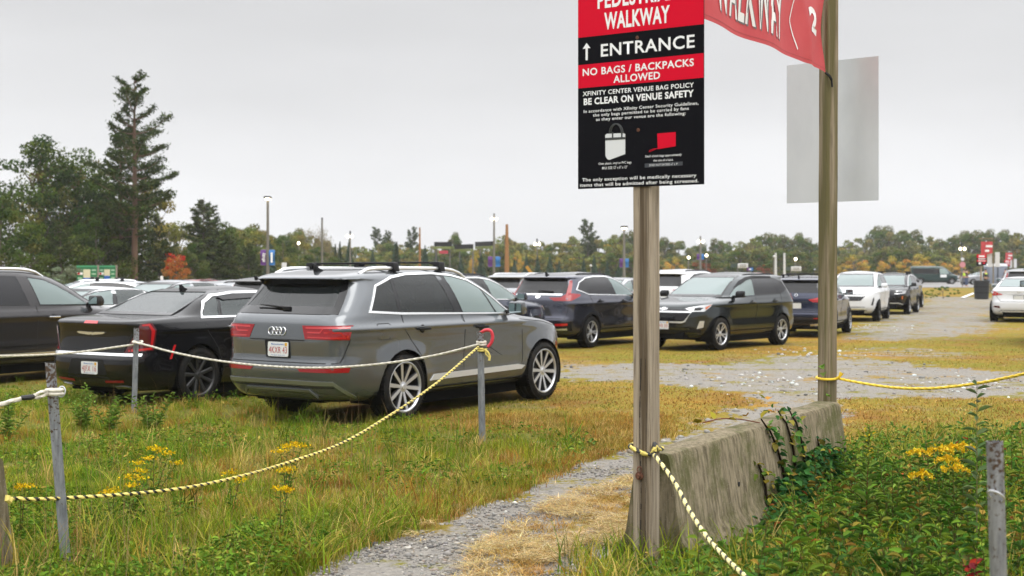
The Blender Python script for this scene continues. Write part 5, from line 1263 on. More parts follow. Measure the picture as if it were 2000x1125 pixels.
def barrier(A, B_, label, name='concrete_barrier'):
    A, B_ = Vector(A), Vector(B_); ax = (B_ - A); Ln = ax.length; ax.normalize(); sd = Vector((ax.y, -ax.x, 0))
    half = [(.305, -.2), (.305, -.06), (.29, -.02), (.185, .155), (.172, .19), (.105, .63), (.092, .652), (.07, .66)]
    sec = [(-w, z) for w, z in half] + [(w, z) for w, z in half[::-1]]; n = len(sec); seg = 60; b = MB(); vs = []
    root = thing(name, label, 'barrier', A)
    for i in range(seg + 1):
        s = Ln * i / seg
        for (w, z) in sec:
            P = np.array([[s * 1.3 + w * 7, z * 2.1 + 3]]); g = (fbm(P, 71, 4.)[0] - .5) * .020
            vs.append(A + ax * s + sd * (w + math.copysign(g, w)) + Vector((0, 0, z + g * .6)))
    fs = [(i * n + j, (i + 1) * n + j, (i + 1) * n + j + 1, i * n + j + 1) for i in range(seg) for j in range(n - 1)] + [tuple(range(n)), tuple(seg * n + j for j in range(n))[::-1]]
    b.add(vs, fs); reparent(b.build('concrete_body', CONC, ang=30), root); return root, A, ax, sd, Ln
br1, BA, BX, BS, BL = barrier((.835, 7.90, 0), (2.60, 10.98, 0), 'mossy concrete barrier between the two timber posts')
def bside(s, z):
    w = np.interp(z, [-.06, -.02, .155, .19, .63, .66], [.305, .29, .185, .172, .105, .08]); return BA + BX * s + BS * (w + .004) + Vector((0, 0, z))
for s, z in ((1.05, .34), (2.9, .42)):
    b = MB(); c_ = bside(s, z); b.tube([c_ - BS * .03, c_ + BS * .002], .016, 10); reparent(b.build('lifting_hole', GAP), br1)
barrier((-4.9, 8.3, 0), (-2.985, 7.62, 0), 'weathered concrete barrier end at the left edge holding the striped rope')

# ---------------------------------------------------------------- steel stakes and ropes
GALV = mat('galvanised_steel', (.22, .235, .26), .5, .55); add_noise(GALV, (.15, .16, .18), (.30, .315, .34), 5, 6, .35, .65, (9, 9, 1.6), bump=.15)
t = GALV.node_tree; tcn = N(t, 'ShaderNodeTexCoord'); n2 = N(t, 'ShaderNodeTexNoise', inp={'Scale': 60., 'Detail': 5.}); sp2 = N(t, 'ShaderNodeSeparateXYZ'); r1 = N(t, 'ShaderNodeMapRange', inp={'From Min': .65, 'From Max': 1.15, 'To Min': -.16, 'To Max': .065})
ad = N(t, 'ShaderNodeMath', operation='ADD'); r2 = N(t, 'ShaderNodeMapRange', inp={'From Min': .5, 'From Max': .58}); m2 = N(t, 'ShaderNodeMixRGB', inp={2: (.075, .045, .028, 1)}); k = t.links.new
old = bsdf(GALV).inputs['Base Color'].links[0].from_socket
k(tcn.outputs['Object'], n2.inputs['Vector']); k(tcn.outputs['Object'], sp2.inputs[0]); k(sp2.outputs['Z'], r1.inputs[0]); k(n2.outputs[0], ad.inputs[0]); k(r1.outputs[0], ad.inputs[1]); k(ad.outputs[0], r2.inputs[0]); k(r2.outputs[0], m2.inputs[0]); k(old, m2.inputs[1]); k(m2.outputs[0], bsdf(GALV).inputs['Base Color'])
def stake(label, base, top, r, ring=None, angle=False):
    base, top = Vector(base), Vector(top); root = thing('steel_stake', label, 'stake', base, 0, 'steel stakes along the rope line'); d = top - base; b = MB()
    if angle:
        e1 = Vector((.7, -.7, 0)).normalized(); e2 = Vector((.25, .95, 0)).normalized(); th = .006
        sec = [Vector((0, 0, 0)) , e1 * 0 + Vector((1, .12, 0)) * r * 1.9, Vector((1, .12, 0)) * r * 1.9 + Vector((-.1, 1, 0)) * th, Vector((th, th, 0)), Vector((-.35, 1, 0)) * r * 1.5 + Vector((th, 0, 0)), Vector((-.35, 1, 0)) * r * 1.5]
        n = 6; vs = [base - d * .1 + q - Vector((r, 0, 0)) for q in sec] + [top + q - Vector((r, 0, 0)) for q in sec]
        b.add(vs, [(i, (i + 1) % n, n + (i + 1) % n, n + i) for i in range(n)] + [tuple(range(n)), tuple(range(2 * n - 1, n - 1, -1))])
    else:
        P = [base - d * .1 + (d * 1.1) * i / 10 for i in range(11)]; b.tube(P, r, 20, False); b.tube(P, r * .86, 20, False)
        ax = d.normalized(); o = ax.orthogonal().normalized(); p = ax.cross(o); vs = []
        for q in range(20):
            a = 2 * math.pi * q / 20; c = o * math.cos(a) + p * math.sin(a); vs += [top + c * r, top + c * r * .86]
        b.add(vs, [(2 * q, 2 * q + 1, (2 * q + 3) % 40, (2 * q + 2) % 40) for q in range(20)])
    reparent(b.build('pipe' if not angle else 'angle_bar', GALV), root)
    if ring:
        b = MB(); c = Vector(ring[0]); a1, a2 = Vector(ring[1]), Vector(ring[2])
        b.tube([c + a1 * math.cos(a) + a2 * math.sin(a) for a in np.linspace(0, 2 * math.pi, 22)], ring[3], 8, False); reparent(b.build('ring', ALU), root)
    return root
dA = 7.86; a0, a1 = px2w(129, 1106, dA), px2w(98, 709, dA)
kA = px2w(118, 765, dA)
stake('leaning grey steel stake with white rope tied near its top', (a0.x, a0.y, 0), a1, .031, (kA + Vector((.006, .0, 0)), (.022, 0, 0), (0, .01, .03), .004), True)
b0, b1 = gp(262, 805), px2w(267, 641, gd(805)); stake('thin grey steel stake behind the black sedan holding the white rope', (b0.x, b0.y, 0), b1, .032, None, True)
dC = gd(862); c0, c1 = gp(942, 862), px2w(938, 648, dC); stake('grey steel stake beside the grey SUV with a red loop on top', (c0.x, c0.y, 0), c1, .034)
dD = 4.93; d1, d0 = px2w(1942.5, 862, dD), px2w(1954, 1180, dD); r3 = px2w(1939, 966, dD)
stake('rusty steel pipe with an oval ring standing in the weeds at the right edge', (d0.x + .012, d0.y, 0), d1, .0305, (r3 + Vector((.0, -.034, 0)), (.027, 0, -.018), (.006, -.02, .012), .0045))
ROPEW = mat('rope_white', (.58, .55, .47), .85); add_noise(ROPEW, (.42, .39, .32), (.64, .61, .53), 22, 4); ROPEY = mat('rope_yellow', (.66, .54, .14), .75); ROPEC = mat('rope_cream', (.70, .62, .28), .7); ROPEK = mat('rope_black', (.014, .014, .014), .6); TAPE = mat('red_tape', (.55, .03, .05), .4)
def curve(pts, n=120):
    P = np.array([tuple(p) for p in pts]); s = np.concatenate([[0], np.cumsum(np.linalg.norm(np.diff(P, axis=0), axis=1))]); q = np.linspace(0, s[-1], n)
    if len(P) == 2: return [Vector(P[0] + (P[1] - P[0]) * f / s[-1]) for f in q]
    o = []
    def cub(y):
        m = np.gradient(y, s); i = np.clip(np.searchsorted(s, q) - 1, 0, len(s) - 2); h = s[i + 1] - s[i]; t_ = (q - s[i]) / h
        return y[i] * (1 + 2 * t_) * (1 - t_) ** 2 + m[i] * h * t_ * (1 - t_) ** 2 + y[i + 1] * t_ ** 2 * (3 - 2 * t_) + m[i + 1] * h * t_ ** 2 * (t_ - 1)
    X = [cub(P[:, i]) for i in range(3)]; return [Vector(p) for p in zip(*X)]
def rope(b, pts, r, pitch=None, duty=.5, strands=3, seg=10):
    """laid rope: strands modelled in the section; with pitch, faces alternate between material 0 and 1 along the lay"""
    L_ = sum((pts[i + 1] - pts[i]).length for i in range(len(pts) - 1)); ln = pitch or r * 7; n = max(8, int(L_ / (ln / 9))); n = min(n, 1400)
    P = curve(pts, n) if len(pts) > 2 else curve(pts, n); vs = []; step = L_ / (n - 1); base = len(b.v)
    for i, p in enumerate(P):
        t = (P[min(i + 1, n - 1)] - P[max(i - 1, 0)]).normalized(); a = t.cross(Vector((0, 0, 1))); a = a.normalized() if a.length > .05 else t.orthogonal().normalized(); c = t.cross(a); ph = 2 * math.pi * i * step / ln
        for q in range(seg):
            th = 2 * math.pi * q / seg; rr = r * (1 + .14 * math.cos(strands * (th - ph / strands * 1.0))); vs.append(p + (a * math.cos(th) + c * math.sin(th)) * rr)
    fs, mi = [], []
    for i in range(n - 1):
        for q in range(seg):
            fs.append((i * seg + q, i * seg + (q + 1) % seg, (i + 1) * seg + (q + 1) % seg, (i + 1) * seg + q))
            mi.append(1 if pitch and ((q / seg - i * step / pitch - .25 * math.sin(i * step * 2.3) - .12 * math.sin(i * step * 7.7)) % 1.0) < duty else 0)
    b.v += vs; b.f += [tuple(x + base for x in f) for f in fs]; b.mi += mi
def W3(l): return [px2w(*p) for p in l]
# white rope: far left - stake - stake with the red loop
dB = b0.y; b = MB()
rope(b, W3([(-520, 655, dB + 3.2), (-250, 688, dB + 2.), (-60, 694, dB + 1.2), (0, 695, dB + .9), (60, 694, dB + .7), (150, 688, dB + .3), (262, 673, dB - .04)]), .0125)
rope(b, W3([(258, 668, dB - .05), (268, 670, dB - .06), (330, 686, 15.9), (430, 705, 15.3), (540, 716, 14.8), (640, 718, 14.4), (740, 711, 14.1), (850, 694, 13.8), (938, 672, dC - .05)]), .0115)
cc = px2w(940, 670, dC)
for dz in (-.012, .012): b.tube([cc + Vector((.043 * math.cos(a), .043 * math.sin(a), dz + .006 * math.sin(a))) for a in np.linspace(0, 6.4, 20)], .012, 7)
bb = px2w(266, 668, dB); b.tube([bb + Vector((.055 * math.cos(a) + .02, .05 * math.sin(a), .01 * math.sin(2 * a))) for a in np.linspace(0, 6.3, 22)], .013, 7)
tag(b.build('white_rope', ROPEW), 'white rope sagging behind the stakes in front of the parked cars', 'rope')
b = MB(); rope(b, W3([(-420, 880, 6.3), (-200, 845, 6.9), (-70, 812, 7.3), (0, 790, 7.5), (40, 779, 7.62), (68, 773, 7.7)]), .0125); rope(b, W3([(62, 775, 7.68), (80, 766, 7.74), (93, 763, 7.78)]), .0095); rope(b, W3([(62, 777, 7.68), (80, 775, 7.74), (93, 768, 7.78)]), .0095)
ac = px2w(106, 765, 7.83)
for dz in (-.012, .010): b.tube([ac + Vector((.045 * math.cos(a) + .0, .042 * math.sin(a), dz)) for a in np.linspace(0, 6.3, 22)], .0105, 7)
wr = tag(b.build('white_rope', ROPEW), 'short white rope with black tape tied to the leaning steel stake', 'rope')
b = MB(); b.tube(W3([(41, 777, 7.62), (48, 777, 7.63), (62, 775.5, 7.67), (66, 774, 7.68)]), [.013, .0155, .0165, .014], 8); sub(b.build('black_tape', ROPEK), wr)
# black and yellow ropes
b = MB(); rope(b, W3([(14, 975, 7.6), (22, 974, 7.62), (60, 975, 7.7), (140, 972, 7.95), (250, 965, 8.3), (360, 953, 8.75), (470, 930, 9.3), (570, 901, 9.95), (660, 869, 10.6), (760, 812, 11.5), (850, 750, 12.4), (934, 678, dC - .05)]), .0105, .070, .38)
b.tube(W3([(16, 968, 7.56), (14, 976, 7.55), (20, 980, 7.57)]), .016, 7)
yr = tag(b.build('striped_rope', [ROPEY, ROPEK]), 'black and yellow rope sagging from the stake with the red loop to the left edge', 'rope')
b = MB(); cc = px2w(942, 681, dC)
for dz in (-.02, .0): b.tube([cc + Vector((.042 * math.cos(a), .042 * math.sin(a), dz)) for a in np.linspace(0, 6.4, 20)], .011, 7)
b.tube(W3([(946, 682, dC - .05), (953, 688, dC - .06), (957, 696, dC - .05), (955, 704, dC - .05)]), [.012, .012, .010, .013], 7); b.tube(W3([(948, 684, dC - .05), (949, 692, dC - .06), (956, 699, dC - .05)]), .008, 6); sub(b.build('knot', ROPEY), yr)
b = MB(); b.tube(W3([(944, 680, dC - .045), (958, 678, dC - .06), (980, 693, dC - .08)]), [.005, .005, .003], 5); b.tube(W3([(944, 680, dC - .045), (962, 690, dC - .06)]), .003, 5); b.tube([cc + Vector((.044 * math.cos(a), .044 * math.sin(a), -.03)) for a in np.linspace(0, 6.4, 20)], .006, 6); sub(b.build('cable_tie', BLK), yr)
b = MB(); b.tube(curve(W3([(939, 650, dC - .01), (948, 645, dC - .03), (958, 646, dC - .05), (962, 656, dC - .05), (960, 668, dC - .05), (953, 678, dC - .045)]), 24), .017, 8); tag(b.build('tape_loop', TAPE), 'red tape loop tied on top of the steel stake beside the grey SUV', 'tape')
rl = post1 + SG.n * .075; e_ = SG.e; b = MB()
zr = EYE - (882 - HOR) / FPX * 7.7; wv = W_P1 / 2 + .012
loop = [post1 + e_ * x + SG.n * y + Vector((0, 0, z + zr)) for x, y, z in ((wv + .01, wv - .01, -.012), (.04, wv + .004, -.01), (-.04, wv + .004, .012), (-wv, wv - .006, .022), (-wv - .004, -.02, .03), (-wv + .01, -wv, .02), (0, -wv, .01), (wv, -wv + .01, .01), (wv + .006, 0, .012), (wv + .012, wv - .02, .03))]
rope(b, loop, .0125, .075, .36)
rope(b, [post1 + e_ * (wv + .012) + SG.n * (wv - .02) + Vector((0, 0, zr + .03)), post1 + e_ * (wv + .02) + SG.n * (wv - .0) + Vector((0, 0, zr + .05)), post1 + e_ * (wv + .022) + SG.n * (wv + .01) + Vector((0, 0, zr + .02)), post1 + e_ * (wv + .012) + SG.n * (wv + .01) + Vector((0, 0, zr - .015))], .015, .075, .4)
st_ = post1 + e_ * (wv + .012) + SG.n * (wv + .008) + Vector((0, 0, zr))
b2 = MB(); rope(b2, [st_] + W3([(1316, 940, 7.42), (1346, 996, 7.2), (1380, 1048, 6.95), (1420, 1092, 6.68), (1460, 1130, 6.4), (1510, 1175, 6.1)]), .0112, .066, .36)
sr = tag(b2.build('striped_rope', [ROPEC, ROPEK]), 'faded black and cream rope running down from the sign post in front of the barrier', 'rope')
sub(b.build('knot', [ROPEY, ROPEK]), sr)
b = MB(); yp = post2 + Vector((.066, -.06, 0)); rope(b, W3([(1636, 739, 10.97), (1660, 744, 10.8), (1720, 754, 10.5), (1770, 758.5, 10.2), (1830, 758, 9.9), (1900, 750, 9.6), (1960, 739, 9.3), (2000, 730, 9.1), (2080, 706, 8.8), (2300, 630, 8.2), (2500, 560, 7.8)]), .0105, None)
zy = EYE - (739 - HOR) / FPX * 11.
b.tube([post2 + Vector((.082 * math.cos(a), .078 * math.sin(a), zy + .008 * math.sin(a))) for a in np.linspace(0, 6.4, 26)], .011, 7); b.tube(W3([(1634, 740, 10.95), (1640, 735, 10.93), (1644, 728, 10.93)]), [.014, .011, .02], 7)
tag(b.build('yellow_rope', mat('yellow_rope_fibre', (.75, .52, .03), .55)), 'plain yellow rope sagging from the tall banner post to the right edge', 'rope')
# ---------------------------------------------------------------- weeds at the right, ivy, wildflowers
def stem_leaves(acc, base, h, n, l0, l1, asp, cols, wts, lean=(0, 0), up=.5, start=.15, stemcol=(.10, .09, .03)):
    z = np.linspace(start, 1, n); a = np.arange(n) * 2.4 + rng.uniform(0, 6); P = np.stack([base[0] + lean[0] * z * h, base[1] + lean[1] * z * h, base[2] + z * h], 1)
    D = np.stack([np.cos(a), np.sin(a), np.full(n, up) + rng.normal(0, .15, n)], 1); acc.add(leaves(P, D, np.interp(z, [0, 1], [l1, l0]) * rng.uniform(.8, 1.2, n), asp, palette(n, cols, wts, .15)))
    for q in range(2):
        w = .004 + .002 * q; s = np.array([[w, 0, 0], [0, w, 0]])[q]; b0 = np.array(base); t0 = b0 + [lean[0] * h, lean[1] * h, h]
        acc.add((np.array([b0 - s, b0 + s, t0 + s * .4, t0 - s * .4]), np.array([[0, 1, 2, 3]]), np.array([stemcol])))
A = Acc()
C = cone_sample(8000, 5.6, 15.5, .04, .48); rng.shuffle(C); C = C[green_mask(C)]
rel = np.array([C[:, 0] - BA.x, C[:, 1] - BA.y]).T; dist_side = rel @ np.array([BS.x, BS.y]); al = rel @ np.array([BX.x, BX.y])
C = C[~((np.abs(dist_side) < .33) & (al > -.1) & (al < BL + .1))]
A.add(clumps(C[:2300], 18, .06, .08, .24, .0075, GRN, (2, 4, 3, 2, 1.3, .6), (.2, 1.0)))
A.add(clumps(C[2300:2700], 14, .05, .22, .42, .009, GRN, (2, 3, 3, 2, 1.5, .5), (.2, .9)))
P = np.concatenate([C] * 6) + rng.normal(0, .12, (len(C) * 6, 2)); n = len(P)
P3 = np.concatenate([P, (ground_z(P) + rng.uniform(.01, 1, n) ** 1.2 * .05 + rng.uniform(.0, .20, n) * fbm(P, 81, 1.1))[:, None]], 1)
A.add(leaves(P3, np.concatenate([rng.normal(0, 1, (n, 2)), rng.normal(.3, .5, (n, 1))], 1), rng.uniform(.025, .075, n), .48, palette(n, [(.05, .115, .02), (.095, .175, .028), (.165, .225, .04), (.30, .23, .05), (.32, .07, .025)], (3, 4, 2.5, .8, .25))))
C = cone_sample(90, 6.6, 8, .045, .13); rel = np.array([C[:, 0] - BA.x, C[:, 1] - BA.y]).T; C = C[~((np.abs(rel @ np.array([BS.x, BS.y])) < .30) & (rel @ np.array([BX.x, BX.y]) > 0))]
A.add(clumps(C, 14, .05, .16, .38, .008, GRN, (2, 4, 3, 2, 1.3, .3), (.2, .8)))
for _ in range(330):
    d_ = rng.uniform(6.3, 10.5); u_ = rng.uniform(.06, .40); q_ = np.array([[u_ * d_, d_]])
    if not green_mask(q_)[0]: continue
    rl_ = q_[0] - [BA.x, BA.y]
    if abs(rl_ @ np.array([BS.x, BS.y])) < .38 and -.1 < rl_ @ np.array([BX.x, BX.y]) < BL + .1: continue
    if q_[0, 0] / d_ < .30 and rl_ @ np.array([BS.x, BS.y]) < .7 and rl_ @ np.array([BX.x, BX.y]) < 1.4: continue
    stem_leaves(A, (q_[0, 0], d_, -.02), rng.uniform(.22, .55), 16, .05, .125, rng.uniform(.22, .5), [[(.06, .15, .015), (.10, .19, .02)], [(.13, .22, .022), (.19, .26, .03)], [(.05, .12, .02), (.24, .17, .03)]][rng.integers(0, 3)], (2, 1), tuple(rng.normal(0, .2, 2)), .45, .1)
tag(A.build('weeds', LEAFM), 'mixed green weeds and long grass growing right of the concrete barrier', 'weeds', kind='stuff')
YG = [(.13, .22, .03), (.18, .27, .045), (.09, .17, .025)]
# ivy on the barrier
IV = [(.026, .09, .026), (.045, .13, .03), (.09, .17, .03), (.26, .22, .04), (.30, .08, .02)]
A = Acc(); n = 2600; s = rng.beta(2.2, 1.5, n) * 2.8 + 1.0; hmax = np.interp(s, [1.2, 1.7, 2.3, 3.0, 3.6], [.10, .30, .42, .34, .20]) * (.5 + fbm(np.stack([s, s * 0], 1), 91, 3.)); zv = rng.uniform(-.02, 1, n) * hmax
out_ = rng.uniform(.01, .10, n) + .75 * np.clip(rng.normal(0, .35, n), 0, 1) * (zv < .12)
P3 = np.array([bside(a, b_) + BS * c_ for a, b_, c_ in zip(s, zv, out_)]); D = np.array([BS[:]] * n) * .8 + rng.normal(0, .55, (n, 3)) + [0, 0, -.35]
A.add(leaves(P3, D, rng.uniform(.03, .07, n), .85, palette(n, IV, (4, 4, 1.5, .5, .18), .2)))
def vine(s0, z0, s1, z1, nl, cols, w):
    f = np.linspace(0, 1, nl); ss = s0 + (s1 - s0) * f + .02 * np.sin(f * 9 + s0); zq = z0 + (z1 - z0) * f
    pts = [bside(a, min(b_, .655)) + BS * .012 + (Vector((0, 0, b_ - .655)) - BS * .05 * (b_ - .655) * 10 if b_ > .655 else Vector()) for a, b_ in zip(ss, zq)]
    t = MB(); t.tube(pts, [.014 * (1 - .6 * i / len(pts)) for i in range(len(pts))], 5); vv = np.array(t.v); ff = np.array([q for q in t.f if len(q) == 4])
    A.add((vv, ff, np.tile([[.022, .014, .008]], (len(ff), 1)))); k_ = nl * 4; i_ = rng.integers(0, nl, k_)
    P = np.array([pts[i] for i in i_]) + rng.normal(0, .03, (k_, 3)); A.add(leaves(P, np.array([BS[:]] * k_) * .6 + rng.normal(0, .7, (k_, 3)), rng.uniform(.03, .065, k_), .8, palette(k_, cols, w, .15)))
for s0, s1, z1 in ((2.05, 1.72, .70), (2.25, 2.12, .72), (2.45, 2.35, .70), (2.95, 2.8, .45)): vine(s0, .05, s1, z1, 16, IV, (2, 3, 3, 1.5, .1))
vine(1.55, .0, 1.45, .42, 9, [(.10, .14, .02), (.30, .24, .03)], (1, 1))
top = [BA + BX * s_ + BS * o + Vector((0, 0, z)) for s_, o, z in ((1.72, .06, .67), (1.6, -.02, .70), (1.42, -.10, .72), (1.2, -.16, .71))]
t = MB(); t.tube(curve(top, 14), .004, 5); ff = np.array([q for q in t.f if len(q) == 4]); A.add((np.array(t.v), ff, np.tile([[.16, .05, .03]], (len(ff), 1))))
P = np.array([tuple(top[i]) for i in (0, 1, 1, 2, 2, 3, 3)] + [tuple(BA + BX * 2.0 + Vector((0, 0, .78)))] * 3); A.add(leaves(P + rng.normal(0, .03, P.shape), rng.normal(0, .6, P.shape) + [0, -.3, .3], rng.uniform(.05, .08, len(P)), .8, palette(len(P), [(.30, .25, .03), (.22, .22, .04), (.35, .18, .03)], (2, 2, 1), .1)))
b1_ = np.array([tuple(post2 + Vector((x, -.09, z))) for x, z in ((-.05, .93), (-.045, .90), (-.07, .96), (-.01, .72), (-.02, .78), (-.0, .70))]); A.add(leaves(b1_, np.array([[-.4, -1, .3]] * 6) + rng.normal(0, .4, (6, 3)), np.array([.06, .07, .06, .035, .03, .04]), .9, palette(6, [(.12, .22, .03), (.10, .16, .03)], (1, 1), .1)))
tag(A.build('ivy', LEAFM), 'dark green ivy climbing the right face of the concrete barrier', 'ivy')
def plant(name, label, build, group=None):
    a = Acc(); build(a); o = a.build(name, LEAFM); tag(o, label, 'plant', group); return o
def pbase(px, py_top, d): p = px2w(px, py_top, d); return (p.x, p.y, -.02), p.z + .02
def spike(a):
    bs, h = pbase(1688, 832, 8.1); stem_leaves(a, bs, h, 60, .035, .13, .3, YG + [(.07, .12, .02)], (2, 2, 2, 2), (.04, 0), .7, .2, (.14, .05, .02)); n = 60; z = rng.uniform(.72, 1, n)
    a.add(leaves(np.stack([bs[0] + .04 * z * h + rng.normal(0, .012, n), bs[1] + rng.normal(0, .012, n), bs[2] + z * h], 1), rng.normal(0, .6, (n, 3)) + [0, 0, .8], rng.uniform(.012, .03, n), .5, palette(n, [(.65, .45, .02), (.2, .26, .04)], (1, 1.2))))
plant('flower_spike', 'tall leafy spike with small yellow buds in the weeds right of the barrier', spike)
def willow(a):
    bs, h = pbase(1908, 752, 7.4); stem_leaves(a, bs, h, 30, .075, .13, .30, [(.13, .19, .07), (.10, .16, .06), (.22, .27, .15)], (3, 3, 1), (.0, 0), .55, .35, (.20, .17, .08))
plant('tall_shoot', 'tall slender shoot with grey green leaves left of the rusty pipe', willow)
def goldenrod(tops, hcols=((.66, .42, .01), (.55, .36, .015), (.72, .52, .04))):
    def f(a):
        for (px, py, d) in tops:
            bs, h = pbase(px, py, d); stem_leaves(a, bs, h, 26, .05, .11, .22, YG + [(.07, .12, .02)], (1, 1, 2, 2), (rng.normal(0, .05), 0), .5, .15); n = 170; k_ = rng.integers(0, 6, n); an = k_ * 1.05 + .3
            r_ = rng.uniform(0, .085, n); P = np.stack([bs[0] + r_ * np.cos(an), bs[1] + r_ * np.sin(an), bs[2] + h + .02 - r_ * .35 + rng.normal(0, .006, n)], 1)
            a.add(leaves(P, rng.normal(0, .6, (n, 3)) + [0, 0, 1], rng.uniform(.010, .022, n), .8, palette(n, hcols, (1, 1, 1), .12)))
    return f
plant('goldenrod', 'yellow goldenrod with broad arching flower heads in the weeds left of the tall shoot', goldenrod([(1838, 882, 8.3), (1858, 878, 8.4), (1880, 876, 8.4), (1850, 900, 8.1)]), 'goldenrod plants')
plant('goldenrod', 'small goldenrod with one low drooping flower head between barrier and tall shoot', goldenrod([(1795, 886, 8.5)]), 'goldenrod plants')
plant('goldenrod', 'goldenrod low beside the rusty pipe with short flower heads', goldenrod([(1866, 918, 7.6), (1800, 930, 7.7)]), 'goldenrod plants')
def bush(cx, cy, n, h0, h1, cols, wts, l=(.04, .10), asp=.28, sp=.16):
    def f(a):
        for i in range(n):
            h_ = rng.uniform(h0, h1); stem_leaves(a, (cx, cy, -.02), h_, 22, l[0], l[1], asp, cols, wts, tuple(rng.normal(0, sp * 1.1, 2) / h_), .55, .12)
    return f
P_ = lambda px, d: ((px - 1000) / FPX * d, d)
plant('leafy_weed', 'bright green leafy weed at the foot of the rusty pipe, left side', bush(*P_(1865, 5.4), 12, .25, .5, YG, (2, 2, 3), (.05, .09)), 'leafy weeds by the pipe')
plant('leafy_weed', 'bright green leafy weed right of the rusty pipe at the frame edge', bush(*P_(1998, 5.5), 14, .25, .55, YG, (2, 2, 3), (.05, .09)), 'leafy weeds by the pipe')
plant('leafy_weed', 'dark green broad leaved weed between the barrier and the pipe', bush(*P_(1780, 6.9), 16, .22, .5, [(.05, .13, .02), (.08, .17, .03), (.13, .20, .04)], (2, 2, 1), (.05, .10), .28, .22), 'leafy weeds by the pipe')
plant('leafy_weed', 'green weeds spilling over the far right end of the concrete barrier', bush(*P_(1668, 9.9), 14, .25, .5, [(.06, .15, .015), (.10, .19, .02), (.16, .22, .03)], (2, 2, 1), (.05, .10), .25, .20), 'leafy weeds by the pipe')
plant('leafy_weed', 'tall yellow green weed standing between the flower spike and the goldenrod', bush(*P_(1745, 8.2), 12, .35, .65, YG, (2, 2, 2), (.05, .10), .22, .16), 'leafy weeds by the pipe')
plant('red_leaf_weed', 'weed with red and maroon leaves low beside the rusty pipe', bush(*P_(1890, 6.2), 5, .25, .42, [(.35, .03, .015), (.16, .02, .025), (.10, .12, .03)], (2, 2, 1), (.05, .08), .6, .08))
for px, d, lab in ((165, 14.6, 'pale green leafy sprout in front of the license plate of the black sedan'), (212, 14.2, 'pale green leafy sprouts near the thin steel stake'), (14, 13.6, 'pale green sprout in the grass at the left edge'), (300, 14.4, 'pale green low sprout just right of the thin steel stake')):
    plant('leafy_sprout', lab, bush(*P_(px, d), 7, .28, .52, YG, (3, 3, 1), (.05, .09), .34, .14), 'leafy sprouts before the sedan')
TAN = ((.66, .46, .01), (.58, .37, .01))
fl = [((268, 905), (290, 896), (310, 880), (275, 920)), ((300, 876), (330, 886), (345, 905)), ((250, 932), (272, 935), (256, 948)), ((560, 872), (575, 868), (590, 872), (548, 882)), ((222, 958), (208, 965)), ((450, 925), (468, 938)), ((556, 920), (566, 917)), ((40, 952), (48, 950)), ((548, 955), (560, 958))]
for i, (tops, lab) in enumerate(zip(fl, ('tall cluster of yellow wildflowers left of the sagging striped rope middle', 'yellow wildflowers standing just right of the tallest cluster above the striped rope', 'low yellow wildflowers crossing the striped rope under the tall cluster', 'flat topped yellow flower heads above the striped rope at mid slope', 'pair of small yellow flowers just right of the leaning stake', 'orange yellow flowers on the rope line below mid slope', 'small yellow flowers hanging just under the striped rope', 'two tiny orange flowers between the barrier end and the leaning stake', 'pair of yellow flowers in the grass well below the striped rope'))):
    def f(a, tops=tops):
        root_ = None
        for px, py in tops:
            d = 8.7 + (970 - py) / 60 if i not in (7, 8) else 8.4
            if px2w(px, py, d).z > .6: d = min(13., d * 1.18)
            hd = px2w(px, py, d); root_ = root_ or Vector((hd.x, hd.y, -.02)); h = max(hd.z + .02, .2); bs = (hd.x, hd.y, hd.z - h)
            stem_leaves(a, tuple(root_), h, 14, .03, .07, .3, YG, (1, 1, 2), ((hd.x - root_.x) / h, (hd.y - root_.y) / h), .5, .05); n = 46
            P = np.stack([bs[0] + rng.normal(0, .028, n), bs[1] + rng.normal(0, .028, n), bs[2] + h + rng.normal(0, .008, n)], 1)
            a.add(leaves(P, rng.normal(0, .5, (n, 3)) + [0, 0, 1], rng.uniform(.010, .020, n), .9, palette(n, TAN, (1, 1), .12)))
    plant('wildflower', lab, f, 'yellow wildflowers on the bank')

